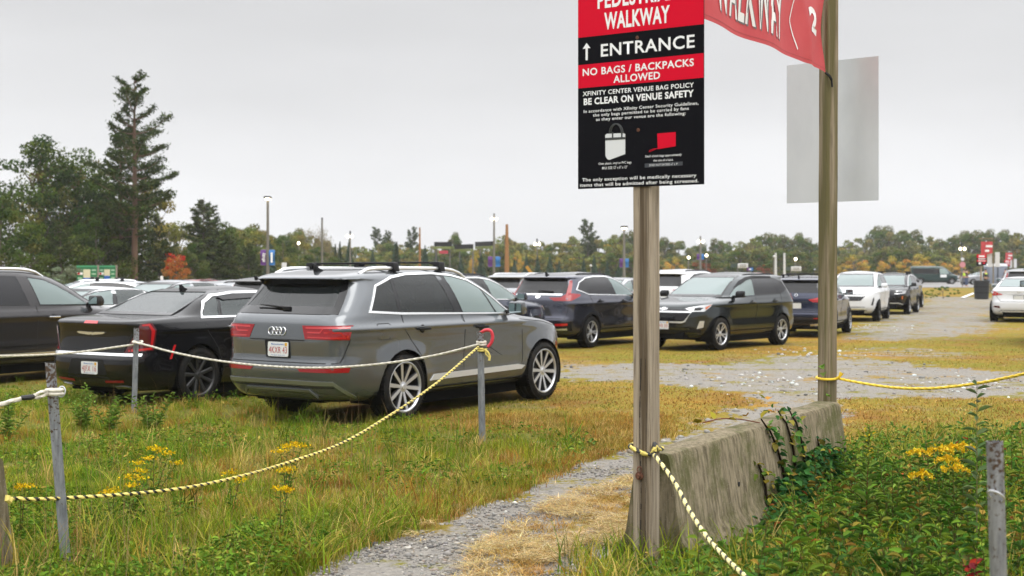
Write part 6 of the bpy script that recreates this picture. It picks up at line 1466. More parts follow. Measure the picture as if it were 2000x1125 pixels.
# ---------------------------------------------------------------- trees
FOL = attr_mat('foliage', .7, .22); BARK = mat('bark', (.085, .065, .05), .9); add_noise(BARK, (.05, .04, .03), (.13, .10, .08), 6, 6, .35, .65, (3, 3, .6), bush and .4)
BARKR = mat('bark_reddish', (.13, .075, .05), .9)
def quads(C, S, asp, Nrm, cols):
    n = len(C); t1 = np.cross(Nrm, rng.normal(0, 1, (n, 3))); t1 /= np.linalg.norm(t1, axis=1, keepdims=True) + 1e-9; t2 = np.cross(Nrm, t1); t2 /= np.linalg.norm(t2, axis=1, keepdims=True) + 1e-9
    S = S[:, None]; V = np.stack([C - t1 * S, C - t2 * S * asp, C + t1 * S, C + t2 * S * asp], 1)
    return V.reshape(-1, 3), np.arange(n * 4).reshape(-1, 4), cols
def tree_broad(H, Wd, cols, wts, seed, ncl=46, nl=130, ls=.13, base=.22, open_=.0, trunk=.018, lean=0.):
    global rng
    rs = rng; rng = np.random.default_rng(seed); A = Acc(); T = MB(); tr = H * trunk
    T.tube([(0, 0, -.2), (.02 * H * lean, 0, H * .25), (.05 * H * lean, .01 * H, H * .5), (.06 * H * lean, .015 * H, H * .82)], [tr * 1.25, tr, tr * .7, tr * .2], 9)
    cs = []
    for i in range(ncl):
        for _ in range(20):
            u = rng.normal(0, 1, 3); u /= np.linalg.norm(u); r = rng.uniform(.35, 1) ** .5; z = u[2] * r
            if z > -.75: break
        zc = base + (1 - base) * (.5 + .5 * z); shape = (1 - .25 * z) * (1 if z < .2 else 1)
        cs.append((u[0] * r * Wd * shape * .5 * .86, u[1] * r * Wd * shape * .5 * .86, H * zc * .95))
    for (x, y, z) in cs:
        rc = H * rng.uniform(.05, .115); n = int(nl * rng.uniform(.6, 1.2)); u = rng.normal(0, 1, (n, 3)); u /= np.linalg.norm(u, axis=1, keepdims=True)
        rad = rng.uniform(.25, 1, n) ** .4 * rc; P = np.array([x, y, z]) + u * rad[:, None] * [1.25, 1.25, .72]
        base_c = palette(1, cols, wts, .12)[0]; cc = np.clip(base_c * rng.normal(1, .22, (n, 1)).clip(.5, 1.7), .004, .9)
        A.add(quads(P, rng.uniform(.6, 1.3, n) * ls, .55, u * .6 + rng.normal(0, .6, (n, 3)) + [0, 0, .4], cc))
        if rng.uniform() < .5:
            z0 = max(H * base * .6, z - .35 * H * rng.uniform(.5, 1)); m = ((x * .45, y * .45, (z + z0) / 2 + .02 * H)); T.tube([(0, 0, z0), m, (x, y, z)], [tr * .45, tr * .28, tr * .08], 5)
    r = (T, A); rng = rs; return r
def tree_pine(H, prof, cols, seed, z0=.38, nwh=24, droop=.12, tuft=34, ts=.28, trunk=.014):
    global rng
    rs = rng; rng = np.random.default_rng(seed); A = Acc(); T = MB(); tr = H * trunk
    T.tube([(0, 0, -.2), (.05, 0, H * .4), (.0, .05, H * .8), (.05, 0, H * .99)], [tr * 1.15, tr * .85, tr * .45, tr * .08], 9)
    for w in range(nwh):
        f = w / (nwh - 1); z = H * (z0 + (1 - z0) * f * .985)
        for k in range(rng.integers(3, 6)):
            a = rng.uniform(0, 6.28); Lb = prof(f, a) * H * rng.uniform(.55, 1.15)
            if Lb < .12: continue
            up = .10 + .5 * f ** 3; d = Vector((math.cos(a), math.sin(a), 0)); pts = [Vector((0, 0, z)) + d * Lb * t_ + Vector((0, 0, Lb * (up * t_ - droop * math.sin(t_ * 3.1) + .16 * t_ ** 3))) for t_ in (0, .33, .66, 1)]
            T.tube(pts, [tr * .28, tr * .2, tr * .12, tr * .04], 5); n = max(8, int(tuft * (Lb / (.2 * H)))); t_ = rng.uniform(.32, 1.04, n); t_ = np.where(rng.uniform(0, 1, n) < .35, rng.uniform(.8, 1.05, n), t_)
            P = np.array([tuple(pts[0].lerp(pts[3], min(q, 1.05)) + Vector((0, 0, Lb * .16 * q ** 3 * 0 - droop * Lb * math.sin(q * 3.1)))) for q in t_]); sp_ = Lb * .17 * (1.15 - .55 * t_)
            side = np.array([-d.y, d.x, 0]); P = P + side * (rng.normal(0, 1, n) * sp_)[:, None] + np.array([0, 0, 1]) * (rng.normal(.02, .035, n) * Lb * .8 + .03)[:, None]
            cc = palette(n, cols, [1] * len(cols), .2); A.add(quads(P, rng.uniform(.6, 1.25, n) * ts, .34, rng.normal(0, .5, (n, 3)) + [0, 0, 1.], cc))
            A.add(quads(P + rng.normal(0, .1, P.shape), rng.uniform(.5, 1., n) * ts, .3, rng.normal(0, 1, (n, 3)), cc * .9))
    r = (T, A); rng = rs; return r
def tree_spruce(H, Wd, cols, seed, n_=2600, ls=.16):
    global rng
    rs = rng; rng = np.random.default_rng(seed); A = Acc(); T = MB(); T.tube([(0, 0, -.2), (0, 0, H * .5), (0, 0, H * .98)], [H * .02, H * .012, .01], 7)
    f = 1 - rng.uniform(0, 1, n_) ** .55; a = rng.uniform(0, 6.28, n_); lay = np.abs(((f * 11 + .3 * np.sin(a * 3)) % 1) - .35); rad = (1 - f) * Wd * .5 * (.86 + .28 * np.sin(a * 5 + f * 20) * .5) * np.clip(1.1 - lay, .5, 1.1) * rng.uniform(.45, 1.02, n_) ** .5
    P = np.stack([rad * np.cos(a), rad * np.sin(a), H * (.05 + .95 * f) - rad * .18], 1); D = np.stack([np.cos(a) * .5, np.sin(a) * .5, np.full(n_, .8)], 1)
    A.add(quads(P, rng.uniform(.6, 1.3, n_) * ls, .4, D + rng.normal(0, .4, (n_, 3)), palette(n_, cols, [1] * len(cols), .22))); r = (T, A); rng = rs; return r
def tree_bare(H, cols, seed, leafn=900, ls=.12):
    global rng
    rs = rng; rng = np.random.default_rng(seed); A = Acc(); T = MB(); tips = []
    def br(p, d, L_, r, lv):
        q = p + d * L_; m = p.lerp(q, .5) + Vector(rng.normal(0, .05 * L_, 3)); T.tube([p, m, q], [r, r * .8, r * .6], 5 if lv else 8, False)
        if lv >= 5: tips.append(q); return
        for k in range(2 if lv else 4): nd = (d + Vector(rng.normal(0, .42, 3)) + Vector((0, 0, .12))).normalized(); br(q, nd, L_ * rng.uniform(.62, .82), r * .6, lv + 1)
        if lv > 1: tips.append(q)
    br(Vector((0, 0, -.2)), Vector((0, 0, 1)), H * .27, H * .016, 0); tp = np.array([tuple(p) for p in tips]); P = tp[rng.integers(0, len(tp), leafn)] + rng.normal(0, .035 * H, (leafn, 3))
    A.add(quads(P, rng.uniform(.5, 1.2, leafn) * ls, .55, rng.normal(0, 1, (leafn, 3)), palette(leafn, cols, [1] * len(cols), .2))); r = (T, A); rng = rs; return r
def plant_tree(proto, name, label, pos, rz=0, sc=1., group=None, bark=BARK):
    o = thing(name, label, 'tree', pos, rz, group); o.scale = sc if isinstance(sc, tuple) else (sc,) * 3
    T, A = proto
    if not isinstance(T, bpy.types.Mesh):
        t_ = T.build('trunk', bark, o, recalc=False); c_ = A.build('crown', FOL, o); PROTO[id(proto)] = (t_.data, c_.data)
    return o
PROTO = {}
def tree(proto, name, label, px, ytop, d, H, wide=1., rz=None, group=None, bark=BARK):
    h = EYE + (HOR - ytop) / FPX * d; s = h / H; rz = random.uniform(0, 6.28) if rz is None else rz
    o = thing(name, label, 'tree', ((px - 1000) / FPX * d, d, 0), rz, group); o.scale = (s * wide, s * wide, s)
    if id(proto) in PROTO:
        tm, cm = PROTO[id(proto)]; link('trunk', tm, None, o); link('crown', cm, None, o)
    else:
        t_ = proto[0].build('trunk', bark, o, recalc=False); c_ = proto[1].build('crown', FOL, o); PROTO[id(proto)] = (t_.data, c_.data)
    return o
DG = [(.024, .052, .008), (.040, .076, .010), (.066, .104, .014), (.10, .10, .022)]
OL = [(.13, .14, .035), (.17, .17, .045), (.21, .18, .05), (.09, .12, .03)]
YL = [(.23, .20, .035), (.29, .21, .035), (.18, .18, .04)]
OR = [(.44, .25, .04), (.42, .29, .05), (.36, .27, .055)]
PN = [(.030, .055, .013), (.045, .072, .015), (.068, .095, .02)]
BS_ = [(.05, .085, .055), (.07, .11, .075), (.04, .075, .04)]
oakA = tree_broad(11, 8.5, DG, (2, 3, 3, 1.5), 1, 78, 170, .13, .2); oakB = tree_broad(11, 7.5, DG, (2, 3, 2, 1), 2, 74, 165, .13, .12); oakC = tree_broad(8, 7.5, DG + OL[:1], (2, 3, 3, 1, 2), 3, 60, 190, .11, .05)
oakD = tree_broad(8, 7, OL + YL[:1], (2, 2, 2, 2, 2), 4, 56, 150, .12, .08)
pineA = tree_pine(15, lambda f, a: float(np.interp(f, [0, .2, .4, .55, .75, .9, 1], [.11, .19, .21, .19, .135, .075, .045])) * (1 + (.30 if .45 < f < .8 else -.1 if f < .45 else 0) * math.cos(a)) * (.6 + .7 * abs(math.sin(f * 23 + a * 1.7))), PN, 16, .28, 22, .05, 150, .17)
pineB = tree_pine(11, lambda f, a: .24 * (1 - .75 * f) * (1 + .2 * math.sin(a * 2)), PN, 12, .2, 20, .08, 44, .24)
pineC = tree_pine(9, lambda f, a: .34 * (1 - .85 * f) + .04, PN + [(.10, .115, .035)], 13, .06, 22, .05, 60, .22)
spr = tree_spruce(5, 2.9, BS_, 21); sprT = tree_spruce(6.5, 2.2, [(.03, .05, .025), (.04, .06, .03)], 22)
maple = tree_broad(3.9, 2.9, [(.50, .035, .02), (.42, .11, .03), (.36, .17, .035)], (1.5, 2, 2), 31, 40, 90, .075, .08)
for i_, (v_, t_) in enumerate(zip(maple[1].V, maple[1].T)):       # the leaves have turned red at the top, orange lower down
    z_ = v_[:, 2].mean() / 3.9 + np.random.default_rng(i_).normal(0, .10); maple[1].T[i_] = np.clip(np.array([(.32, .17, .045), (.36, .12, .03), (.42, .035, .02)][int(np.clip((z_ - .35) / .2, 0, 2))]) * np.random.default_rng(i_ + 99).normal(1, .2, (len(t_), 1)).clip(.5, 1.5), 0, .9)
far1 = tree_broad(11, 10, OL + DG[2:3], (2, 2, 2, 2, 1), 41, 56, 100, .27, .04); far2 = tree_broad(11, 9, DG[1:] + OL[:2], (2, 2, 2, 2, 1), 42, 56, 100, .27, .04); far3 = tree_broad(9, 10, OR, (2, 2, 2), 43, 34, 95, .22, .05)
far4 = tree_broad(10, 9, YL + OL, (1, .6, 1, 2, 1, 1, 1), 44, 54, 100, .27, .04); far5 = tree_pine(11, lambda f, a: .26 * (1 - .6 * f), PN, 45, .35, 14, .05, 30, .42)
bareA = tree_bare(11, [(.16, .14, .06), (.2, .15, .06)], 51, 1500, .13); farR = tree_broad(8, 9, [(.20, .06, .03), (.17, .08, .035)], (1, 1), 46, 30, 90, .22, .05)
# near group at the left
tree(oakA, 'oak_tree', 'tall dark green oak with an open lumpy crown near the left edge', 78, 256, 88, 11, 1.0, .6)
tree(oakB, 'oak_tree', 'dark green oak between the left edge oak and the tall pine', 152, 282, 92, 11, .95, 1.9)
tree(oakC, 'oak_tree', 'yellow green oak cut by the left edge of the picture', 2, 372, 74, 8, 1.05, 2.2)
tree(oakB, 'oak_tree', 'dark oak tucked behind left of the tall pine', 205, 330, 98, 11, 1.0, 4.0)
tree(pineA, 'pine_tree', 'tallest pine with flat ragged branches rising above the left tree group', 262, 158, 84, 15, 1.0, 0.0, None, BARKR)
tree(pineB, 'pine_tree', 'shorter pine standing just left of the tallest pine', 236, 262, 87, 11, 1.05, 1.0, None, BARKR)
tree(oakD, 'oak_tree', 'reddish tinged oak just right of the tallest pine trunk', 290, 330, 93, 8, .60, 1.4)
tree(pineC, 'pine_tree', 'low dense pine in front of the dark oaks at left', 118, 440, 80, 9, 1.1, .3)
tree(pineC, 'pine_tree', 'low bushy pine right of the tallest pine', 312, 432, 92, 9, 1.0, 1.6)
tree(oakC, 'oak_tree', 'dark understory tree below the left oaks behind the notice boards', 188, 420, 84, 8, 1.1, 3.1)
tree(oakC, 'oak_tree', 'dark understory tree under the left edge oak', 60, 425, 82, 8, 1.1, 5.1)
tree(pineC, 'pine_tree', 'dark pine under the tallest pine behind the notice boards', 240, 440, 88, 9, 1.15, 4.4)
tree(oakD, 'oak_tree', 'yellowish oak above the small red maple', 346, 424, 112, 8, 1.05, 2.6)
tree(maple, 'maple_tree', 'small red and orange maple behind the parked cars at left', 343, 489, 72, 3.9, .82, .8)
tree(pineC, 'pine_tree', 'big dense pine with ragged top right of the red maple', 398, 404, 104, 9, 1.35, 2.0)
tree(pineB, 'pine_tree', 'tall bushy pine with a pointed top left of the lamp post', 408, 402, 108, 11, 1.15, 5.0)
tree(pineC, 'pine_tree', 'wide low pine left of the lamp post with purple banner', 450, 462, 102, 9, 1.3, .9)
tree(oakC, 'oak_tree', 'broad green tree sloping down from the bushy pine towards the lamp post', 438, 428, 110, 8, 1.0, 1.1)
tree(oakC, 'oak_tree', 'dark round tree low between the red maple and the bushy pine', 372, 470, 96, 8, .8, 4.8)
tree(pineC, 'pine_tree', 'low dark pine beside the purple banner', 486, 478, 108, 9, 1.1, 3.5)
tree(spr, 'spruce_tree', 'blue green spruce right behind the purple banner', 527, 470, 116, 5, .9, 1.2)
b_ = tree_broad(2.4, 2.6, [(.16, .19, .12), (.12, .15, .08)], (1, 1), 61, 26, 80, .06, .02); tree(b_, 'shrub', 'pale silvery shrub left of the green notice boards', 122, 508, 66, 2.4, 1.1, .5)
# far treeline
for px_, yt_, d_, w_, pr_, H_, nm_, lb_ in ((468, 438, 128, 1.0, oakD, 8, 'oak_tree', 'olive round tree behind the low pine left of the purple banner'), (503, 440, 132, 1.0, oakD, 8, 'oak_tree', 'olive tree rising just left of the purple banner'), (552, 455, 126, .9, oakC, 8, 'oak_tree', 'green tree just right of the blue banner'), (578, 450, 135, .8, oakD, 8, 'oak_tree', 'green tree left of the tall bare twiggy tree'), (562, 497, 120, .7, oakD, 8, 'oak_tree', 'yellow green bushy tree beside the blue banner'), (625, 478, 130, 1.2, oakC, 8, 'oak_tree', 'dark green bushy tree under the bare twiggy trees'), (505, 480, 122, 1.1, oakC, 8, 'oak_tree', 'dark green bushy tree at the foot of the olive trees by the lamp post')):
    tree(pr_, nm_, lb_, px_, yt_, d_, H_, w_)
tree(bareA, 'bare_tree', 'tall thin leaved tree with bare twigs right of the first lamp post', 600, 420, 150, 11, .9, .4); tree(bareA, 'bare_tree', 'smaller bare twiggy tree beside the dark lamp pole', 642, 446, 160, 11, .9, 2.4)
tree(far5, 'pine_tree', 'flat topped pine above the middle of the treeline behind the signpost left side', 1148, 438, 215, 11, 1., .3); tree(far5, 'pine_tree', 'small layered pine above the treeline left of the wooden pole', 738, 452, 230, 11, .9, 1.3)
tree(far5, 'pine_tree', 'small thin pine just right of the layered pine in the treeline', 759, 458, 232, 11, .7, 2.3); tree(far5, 'pine_tree', 'pine leaning over the wooden pole in the far treeline', 806, 452, 225, 11, .9, 3.3)
tree(far2, 'broadleaf_tree', 'round green tree standing out above the dark green scoreboards', 888, 452, 220, 11, .62, .5); tree(far4, 'broadleaf_tree', 'yellow green round tree behind the lamp pole with two globes', 986, 454, 210, 10, .8, .7)
sky_ = [(430, 439), (470, 437), (505, 437), (545, 461), (590, 441), (620, 461), (660, 473), (700, 476), (740, 470), (790, 472), (840, 478), (885, 470), (930, 480), (970, 464), (1010, 458), (1030, 476), (1060, 462), (1105, 460), (1150, 456), (1185, 450), (1215, 449), (1250, 446), (1290, 457), (1330, 460), (1350, 476), (1400, 462), (1430, 472), (1455, 468), (1500, 453), (1560, 456), (1600, 472), (1640, 486), (1660, 464), (1690, 452), (1720, 438), (1770, 440), (1810, 452), (1830, 464), (1860, 458), (1920, 440), (1960, 446), (2000, 450), (2060, 446)]
TL = 'trees of the far treeline'
_rs = random.Random(3); px = 420
names = {0: ('broadleaf_tree', 'hazy olive broadleaf tree in the back row of the far treeline'), 1: ('broadleaf_tree', 'hazy dark green broadleaf tree in the back row of the far treeline'), 2: ('broadleaf_tree', 'hazy yellow green broadleaf tree in the back row of the far treeline')}
while px < 2080:
    yt = np.interp(px, [a[0] for a in sky_], [a[1] for a in sky_]) + _rs.uniform(-3, 5); d = (150 if px < 560 else 215 if px < 1250 else 250) + _rs.uniform(-15, 25); k_ = _rs.choice((0, 0, 2, 1) if px < 1250 else (1, 1, 0, 1, 2))
    tree({0: far1, 1: far2, 2: far4}[k_], names[k_][0], names[k_][1], px, yt, d, {0: 11, 1: 11, 2: 10}[k_], _rs.uniform(.75, 1.0), None, TL); px += _rs.uniform(17, 30)
px = 560
while px < 2080:       # a lower second row closes the gaps
    k_ = _rs.choice((0, 2, 1)); tree({0: far1, 1: far2, 2: far4}[k_], names[k_][0], names[k_][1].replace('back row', 'lower front row'), px, _rs.uniform(482, 498), _rs.uniform(175, 200), {0: 11, 1: 11, 2: 10}[k_], _rs.uniform(1.1, 1.5), None, TL); px += _rs.uniform(26, 44)
for px, yt, d, w in ((1318, 500, 165, .9), (1668, 496, 170, 1.1), (1625, 505, 172, .9), (1740, 498, 172, 1.0), (1792, 494, 170, 1.3), (1862, 503, 175, 1.1), (1010, 488, 170, .5), (930, 492, 172, .5), (1090, 500, 180, .4)):
    tree(far3, 'broadleaf_tree', 'orange yellow autumn tree low in front of the far treeline', px, yt, d, 9, w, None, TL)
for px, yt in ((1372, 502), (1490, 514)): tree(farR, 'broadleaf_tree', 'rusty red autumn tree low in front of the far treeline', px, yt, 168, 8, 1.0, None, TL)
for px, yt, k_ in ((655, 475, 1), (664, 470, 1), (682, 468, 0), (728, 490, 0), (775, 470, 1), (772, 472, 0), (830, 480, 0), (852, 492, 0), (900, 500, 0), (940, 495, 0), (1005, 505, 0), (1028, 498, 0), (1050, 498, 0), (1074, 496, 0), (1092, 508, 0), (1140, 505, 0), (1160, 498, 0), (1186, 510, 0), (1210, 505, 0), (545, 492, 0), (575, 500, 0), (620, 498, 0)):
    tree(sprT if k_ else spr, 'spruce_tree', 'narrow dark spruce planted along the far edge of the lot' if k_ else 'blue green spruce planted along the far edge of the lot', px, yt, _rs.uniform(138, 152), 6.5 if k_ else 5, _rs.uniform(.85, 1.1), None, 'spruces along the far edge')
for px, yt, d, lab in ((1842, 562, 80, 'green weedy bush on the island left of the black bin'), (1808, 572, 79, 'low yellow green bush left end of the weedy island'), (1962, 566, 96, 'green weeds right of the black bin')):
    sh = tree_broad(1.5, 4.2, [(.07, .13, .02), (.12, .17, .03), (.2, .2, .04)], (2, 2, 1), int(px), 24, 70, .07, .02); tree(sh, 'shrub', lab, px, yt - 4, d, 1.5, 1.1, .3)

# ---------------------------------------------------------------- lamp posts, poles, far signs
POLE = mat('lamp_pole', (.16, .15, .13), .6, .3); GLOW = mat('lamp_glow', (1, .95, .8), .5, emit=(1, .86, .62), es=9); WPOLE = mat('pole_wood', (.26, .13, .05), .85); PALE = mat('pale_pole', (.55, .55, .56), .6)
PUR = mat('banner_purple', (.085, .018, .16), .6); BLU = mat('banner_blue', (.012, .13, .38), .6)
def lamp_post(label, px, yt, d, r, heads='box', banners=None, base=0, m=POLE, txt=False):
    p = px2w(px, yt, d); o = thing('lamp_post', label, 'lamp post', (p.x, p.y, 0), 0, 'lamp posts around the lot'); H = p.z; b = MB(); b.tube([(0, 0, -.1), (0, 0, H * .5), (0, 0, H)], [r * 1.2, r, r * .8], 10); b.build('pole', m, o); s = d / FPX
    if heads == 'box':
        b = MB(); b.box((0, 0, H + .04), (13 * s, .5, 4 * s)); b.build('lamp_head', BLKG, o, bevel=.03); b = MB(); b.box((0, -.05, H - 2 * s), (9 * s, .35, 3 * s)); b.build('lamp_glass', GLOW, o, bevel=.04)
    elif heads == 'cap':
        b = MB(); b.tube([(0, 0, H - 4 * s), (0, 0, H + 3 * s)], 1.7 * s, 8); b.build('lamp_head', BLKG, o)
    if heads in ('globes', 'cap2'):
        for dx in (-4.2, 4.2):
            b = MB(); b.tube([(0, 0, H - 9 * s), (dx * s, 0, H - 9 * s)], .03, 6); g = b.build('lamp_arm', POLE, o); q = MB(); q.lathe([(0.01, -3 * s), (1.9 * s, -1.5 * s), (2.4 * s, 0), (1.9 * s, 1.5 * s), (.01, 3 * s)], 14, 'Z', (dx * s, -.3, H - 10 * s)); q.build('lamp_glass', GLOW, g)
        b = MB(); b.tube([(0, 0, H - 5 * s), (0, 0, H + 1 * s)], 1.5 * s, 8); b.build('lamp_head', BLKG, o)
    if banners:
        y0, y1, w, gp_ = banners; z0, z1 = px2w(px, y1, d).z, px2w(px, y0, d).z
        for sg, mm in ((-1, PUR), (1, BLU)):
            b = MB(); x0, x1 = sg * gp_ * s, sg * (gp_ + w) * s; n_ = 8; vs = []
            for i in range(n_ + 1):
                for j in (0, 1): vs.append((x0 + (x1 - x0) * j, -.05 + .05 * math.sin(i * .8 + j), z0 + (z1 - z0) * i / n_))
            b.add(vs, [(2 * i, 2 * i + 1, 2 * i + 3, 2 * i + 2) for i in range(n_)]); q = b.build('banner', mm, o, recalc=False)
            b = MB(); b.tube([(0, 0, z1), (x1, 0, z1)], .02, 6); b.tube([(0, 0, z0), (x1, 0, z0)], .02, 6); b.build('banner_arm', POLE, o)
            if txt:
                xm = (x0 + x1) / 2; hh = (z1 - z0)
                if sg < 0: text_mesh('lettering', 'xfinity', WHT, q, z0 + hh * .2, z0 + hh * .8, xm - .09, xm + .06, lambda u, z: Vector((-z + 2 * xm, -.12, u)), .03)
                else: bb_ = MB(); bb_.box((xm, -.12, (z0 + z1) / 2), (w * s * .35, .004, hh * .66)); bb_.build('lettering', WHT, q)
    return o
lamp_post('tall lamp post with lit square head and large banners left of the grey SUV', 523, 387, 62, .07, 'box', (488, 518, 11, 3), txt=True)
lamp_post('dark slim lamp pole with black cap among the bare trees', 629, 428, 110, .09, 'cap'); lamp_post('lamp post with one bright globe above the spruces', 684, 452, 125, .08, 'globes')
lamp_post('lamp post with two bright globes and purple and blue banners in the middle', 965, 418, 118, .10, 'globes', (501, 521, 9, 3)); lamp_post('lamp post with flat lit head and banners just left of the sign post', 1219, 444, 128, .13, 'box', (505, 522, 7, 2))
lamp_post('hazy lamp post with small banners right of the sign post', 1368, 462, 150, .12, 'globes', (496, 507, 5, 2)); lamp_post('pale thin pole with a round white lamp behind the green grey crossover', 1515, 494, 110, .10, None, m=PALE); lamp_post('second pale thin pole beside the round white lamp', 1532, 494, 110, .10, None, m=PALE)
lamp_post('lamp post with two warm globes in front of the trees at right', 1878, 476, 150, .07, 'globes'); lamp_post('lamp post with two warm globes above the treeline left of the sign post', 1049, 467, 150, .07, 'globes')
for px, y, d, lab in ((1345, 503, 140, 'round glowing lamp left of the hazy lamp post'), (1380, 499, 140, 'round glowing lamp right of the hazy lamp post'), (1554, 506, 140, 'round yellow glowing lamp left of the tall banner post'), (583, 475, 130, 'round pale glowing lamp in the bare tree'), (1512, 501, 108, 'round white lamp fixed on the pale thin pole'), (1154, 519, 120, 'round white disc sign among the spruces')):
    p = px2w(px, y, d); o = thing('globe_lamp' if 'disc' not in lab else 'round_sign', lab, 'lamp' if 'disc' not in lab else 'sign', (p.x, p.y, 0)); b = MB(); b.tube([(0, .2, -.1), (0, .2, p.z)], .05, 8); b.build('pole', POLE, o); r_ = 2.6 * d / FPX
    b = MB(); b.lathe([(.01, -r_), (r_ * .7, -r_ * .7), (r_, 0), (r_ * .7, r_ * .7), (.01, r_)], 14, 'Z', (0, 0, p.z)); b.build('lamp_glass' if 'disc' not in lab else 'disc', GLOW if 'disc' not in lab and 'white lamp' not in lab else PALE, o)
for px, yt, d, r_, lab in ((820, 444, 100, .085, 'bare brown wooden pole rising above the grey SUV roof bars'), (990, 438, 92, .15, 'thick brown wooden pole right of the two globe lamp post')):
    p = px2w(px, yt, d); b = MB(); b.tube([(p.x, p.y, -.2), (p.x, p.y, p.z * .6), (p.x, p.y, p.z)], [r_ * 1.2, r_, r_ * .62], 10); tag(b.build('wooden_pole', WPOLE), lab, 'pole')
p = px2w(1036, 531, 60); b = MB(); b.box((p.x, p.y, p.z), (.13, .06, .62), Matrix.Rotation(R(-36), 3, 'Y')); b.tube([(p.x + .1, p.y, 0), (p.x + .1, p.y, p.z - .1)], .03, 6); tag(b.build('tilted_sign', mat('orange_board', (.42, .22, .03), .6)), 'tilted orange brown board sticking up behind the dark grey crossover', 'sign')
p = px2w(555, 512, 100)
b = MB(); b.box((p.x, p.y, 1.1), (.35, .2, 2.3)); tag(b.build('white_marker', PALE, bevel=.03), 'small white marker with an orange edge right of the blue banner', 'sign')
# long dark display boards among the far trees
for (x0, y0, x1, y1, lab, red) in ((848, 477, 882, 490, 'dark display board with a red strip, left of three among the far trees', 1), (890, 481, 922, 490, 'dark display board with a green strip, middle of three among the far trees', 0), (930, 484, 962, 476, 'dark display board slanting up, right of three among the far trees', 0)):
    d = 150; A_, B_ = px2w(x0, (y0 + y1) / 2 if not red else y0 + 3, d), px2w(x1, (y0 + y1) / 2 if red else y1, d + (0 if red else -4)); o = thing('display_board', lab, 'sign', (A_.x, A_.y, 0)); v = B_ - A_; v.z = 0; L_ = v.length; an = math.atan2(v.y, v.x); M3 = Matrix.Rotation(an, 3, 'Z')
    zc = A_.z; b = MB(); b.box(M3 @ Vector((L_ / 2, 0, zc + .18)), (L_, .3, .5), M3); b.build('dark_board', BLK, o); b = MB(); b.box(M3 @ Vector((L_ / 2, -.02, zc - .22)), (L_, .28, .26), M3); q = b.build('green_strip', mat('board_green', (.14, .17, .03), .6), o)
    if red: b = MB(); b.box(M3 @ Vector((L_ * .55, -.03, zc - .72)), (L_ * .5, .2, .34), M3); b.build('red_strip', mat('board_red', (.40, .03, .05), .6), o)
    b = MB()
    for f in (.1, .9): b.tube([M3 @ Vector((L_ * f, .3, 0)), M3 @ Vector((L_ * f, .3, zc + .4))], .08, 6)
    b.build('leg', POLE, o)
# green notice boards at the left
GRB = mat('notice_green', (.012, .16, .06), .5); CRM = mat('notice_cream', (.58, .54, .38), .6); BLUN = mat('notice_blue', (.02, .10, .42), .5)
for px0, px1, d, lab, bl in ((150, 190, 70, 'green notice board with a cream sheet, left one of the pair', 549), (193, 226, 70.4, 'green notice board with a cream and blue sheet, right one of the pair', 541)):
    a_, c_ = px2w(px0, 521, d), px2w(px1, 549, d); o = thing('notice_board', lab, 'sign', ((a_.x + c_.x) / 2, d, 0)); w = c_.x - a_.x; zt, zb = a_.z, c_.z; s = d / FPX
    b = MB(); b.box((0, 0, (zt + zb) / 2), (w, .06, zt - zb)); b.build('board', GRB, o, bevel=.01); b = MB(); b.box((0, -.02, zt + .02), (w, .1, .09)); b.build('header', mat('notice_light_green', (.05, .28, .13), .5) if 'notice_light_green' not in bpy.data.materials else bpy.data.materials['notice_light_green'], o)
    b = MB(); zs0 = px2w(0, 543, d).z if bl == 549 else px2w(0, 539, d).z; b.box((0, -.04, (zt - .14 + zs0) / 2), (w * .34, .02, zt - .14 - zs0)); b.build('sheet', CRM, o); b = MB(); b.box((0, -.045, zs0 - .09), (w * .33, .02, .2)); b.build('blue_sheet', BLUN, o)
    b = MB(); b.box((-w * .34, -.04, (zt + zb) / 2 + .02), (w * .28, .02, .13)); q = b.build('red_white_label', WHT, o); b = MB(); b.box((-w * .38, -.055, (zt + zb) / 2 + .02), (w * .1, .02, .1)); b.build('red_mark', RED, q)
    b = MB()
    for x_, zz_ in ((-.34, .2), (.34, .2), (.34, 0), (.34, -.2), (-.34, -.22)): b.box((w * x_, -.035, (zt + zb) / 2 + zz_), (w * .2, .01, .07))
    b.build('lettering', mat('notice_print', (.35, .5, .36), .6) if 'notice_print' not in bpy.data.materials else bpy.data.materials['notice_print'], o)
    b = MB(); b.tube([(w / 2 + .04, 0, -.1), (w / 2 + .04, 0, zt + .1)], .05, 8); b.build('post', mat('board_post', (.24, .19, .16), .8) if 'board_post' not in bpy.data.materials else bpy.data.materials['board_post'], o)
p = px2w(316, 543, 66); b = MB(); b.box((p.x, p.y, p.z), (.14, .02, .2)); b.tube([(p.x, p.y + .03, 0), (p.x, p.y + .03, p.z)], .02, 6); tag(b.build('small_sign', WHT), 'tiny white sign on a stick left of the red maple', 'sign')
for px, py, d, lab in ((1447, 519, 105, 'pale rectangular direction sign with a dark side panel'), (1551, 525, 120, 'pale rectangular sign with a dark side panel beside the tall banner post')):
    p = px2w(px, py, d); s = d / FPX; o = thing('direction_sign', lab, 'sign', (p.x, p.y, 0)); b = MB(); b.box((4 * s, 0, p.z), (20 * s, .08, 9 * s)); q = b.build('panel', PALE, o, bevel=.03); b = MB()
    for k_ in (-1, 1): b.box((4 * s, -.05, p.z + k_ * 1.6 * s), (13 * s, .01, 1.3 * s))
    b.build('lettering', POLE, q); b = MB(); b.box((-13 * s, .02, p.z + .5 * s), (13 * s, .08, 7 * s)); b.build('dark_panel', mat('sign_dark_green', (.03, .05, .045), .6) if 'sign_dark_green' not in bpy.data.materials else bpy.data.materials['sign_dark_green'], o)
    b = MB(); b.tube([(-6 * s, .1, 0), (-6 * s, .1, p.z)], .05, 6); b.build('post', POLE, o)
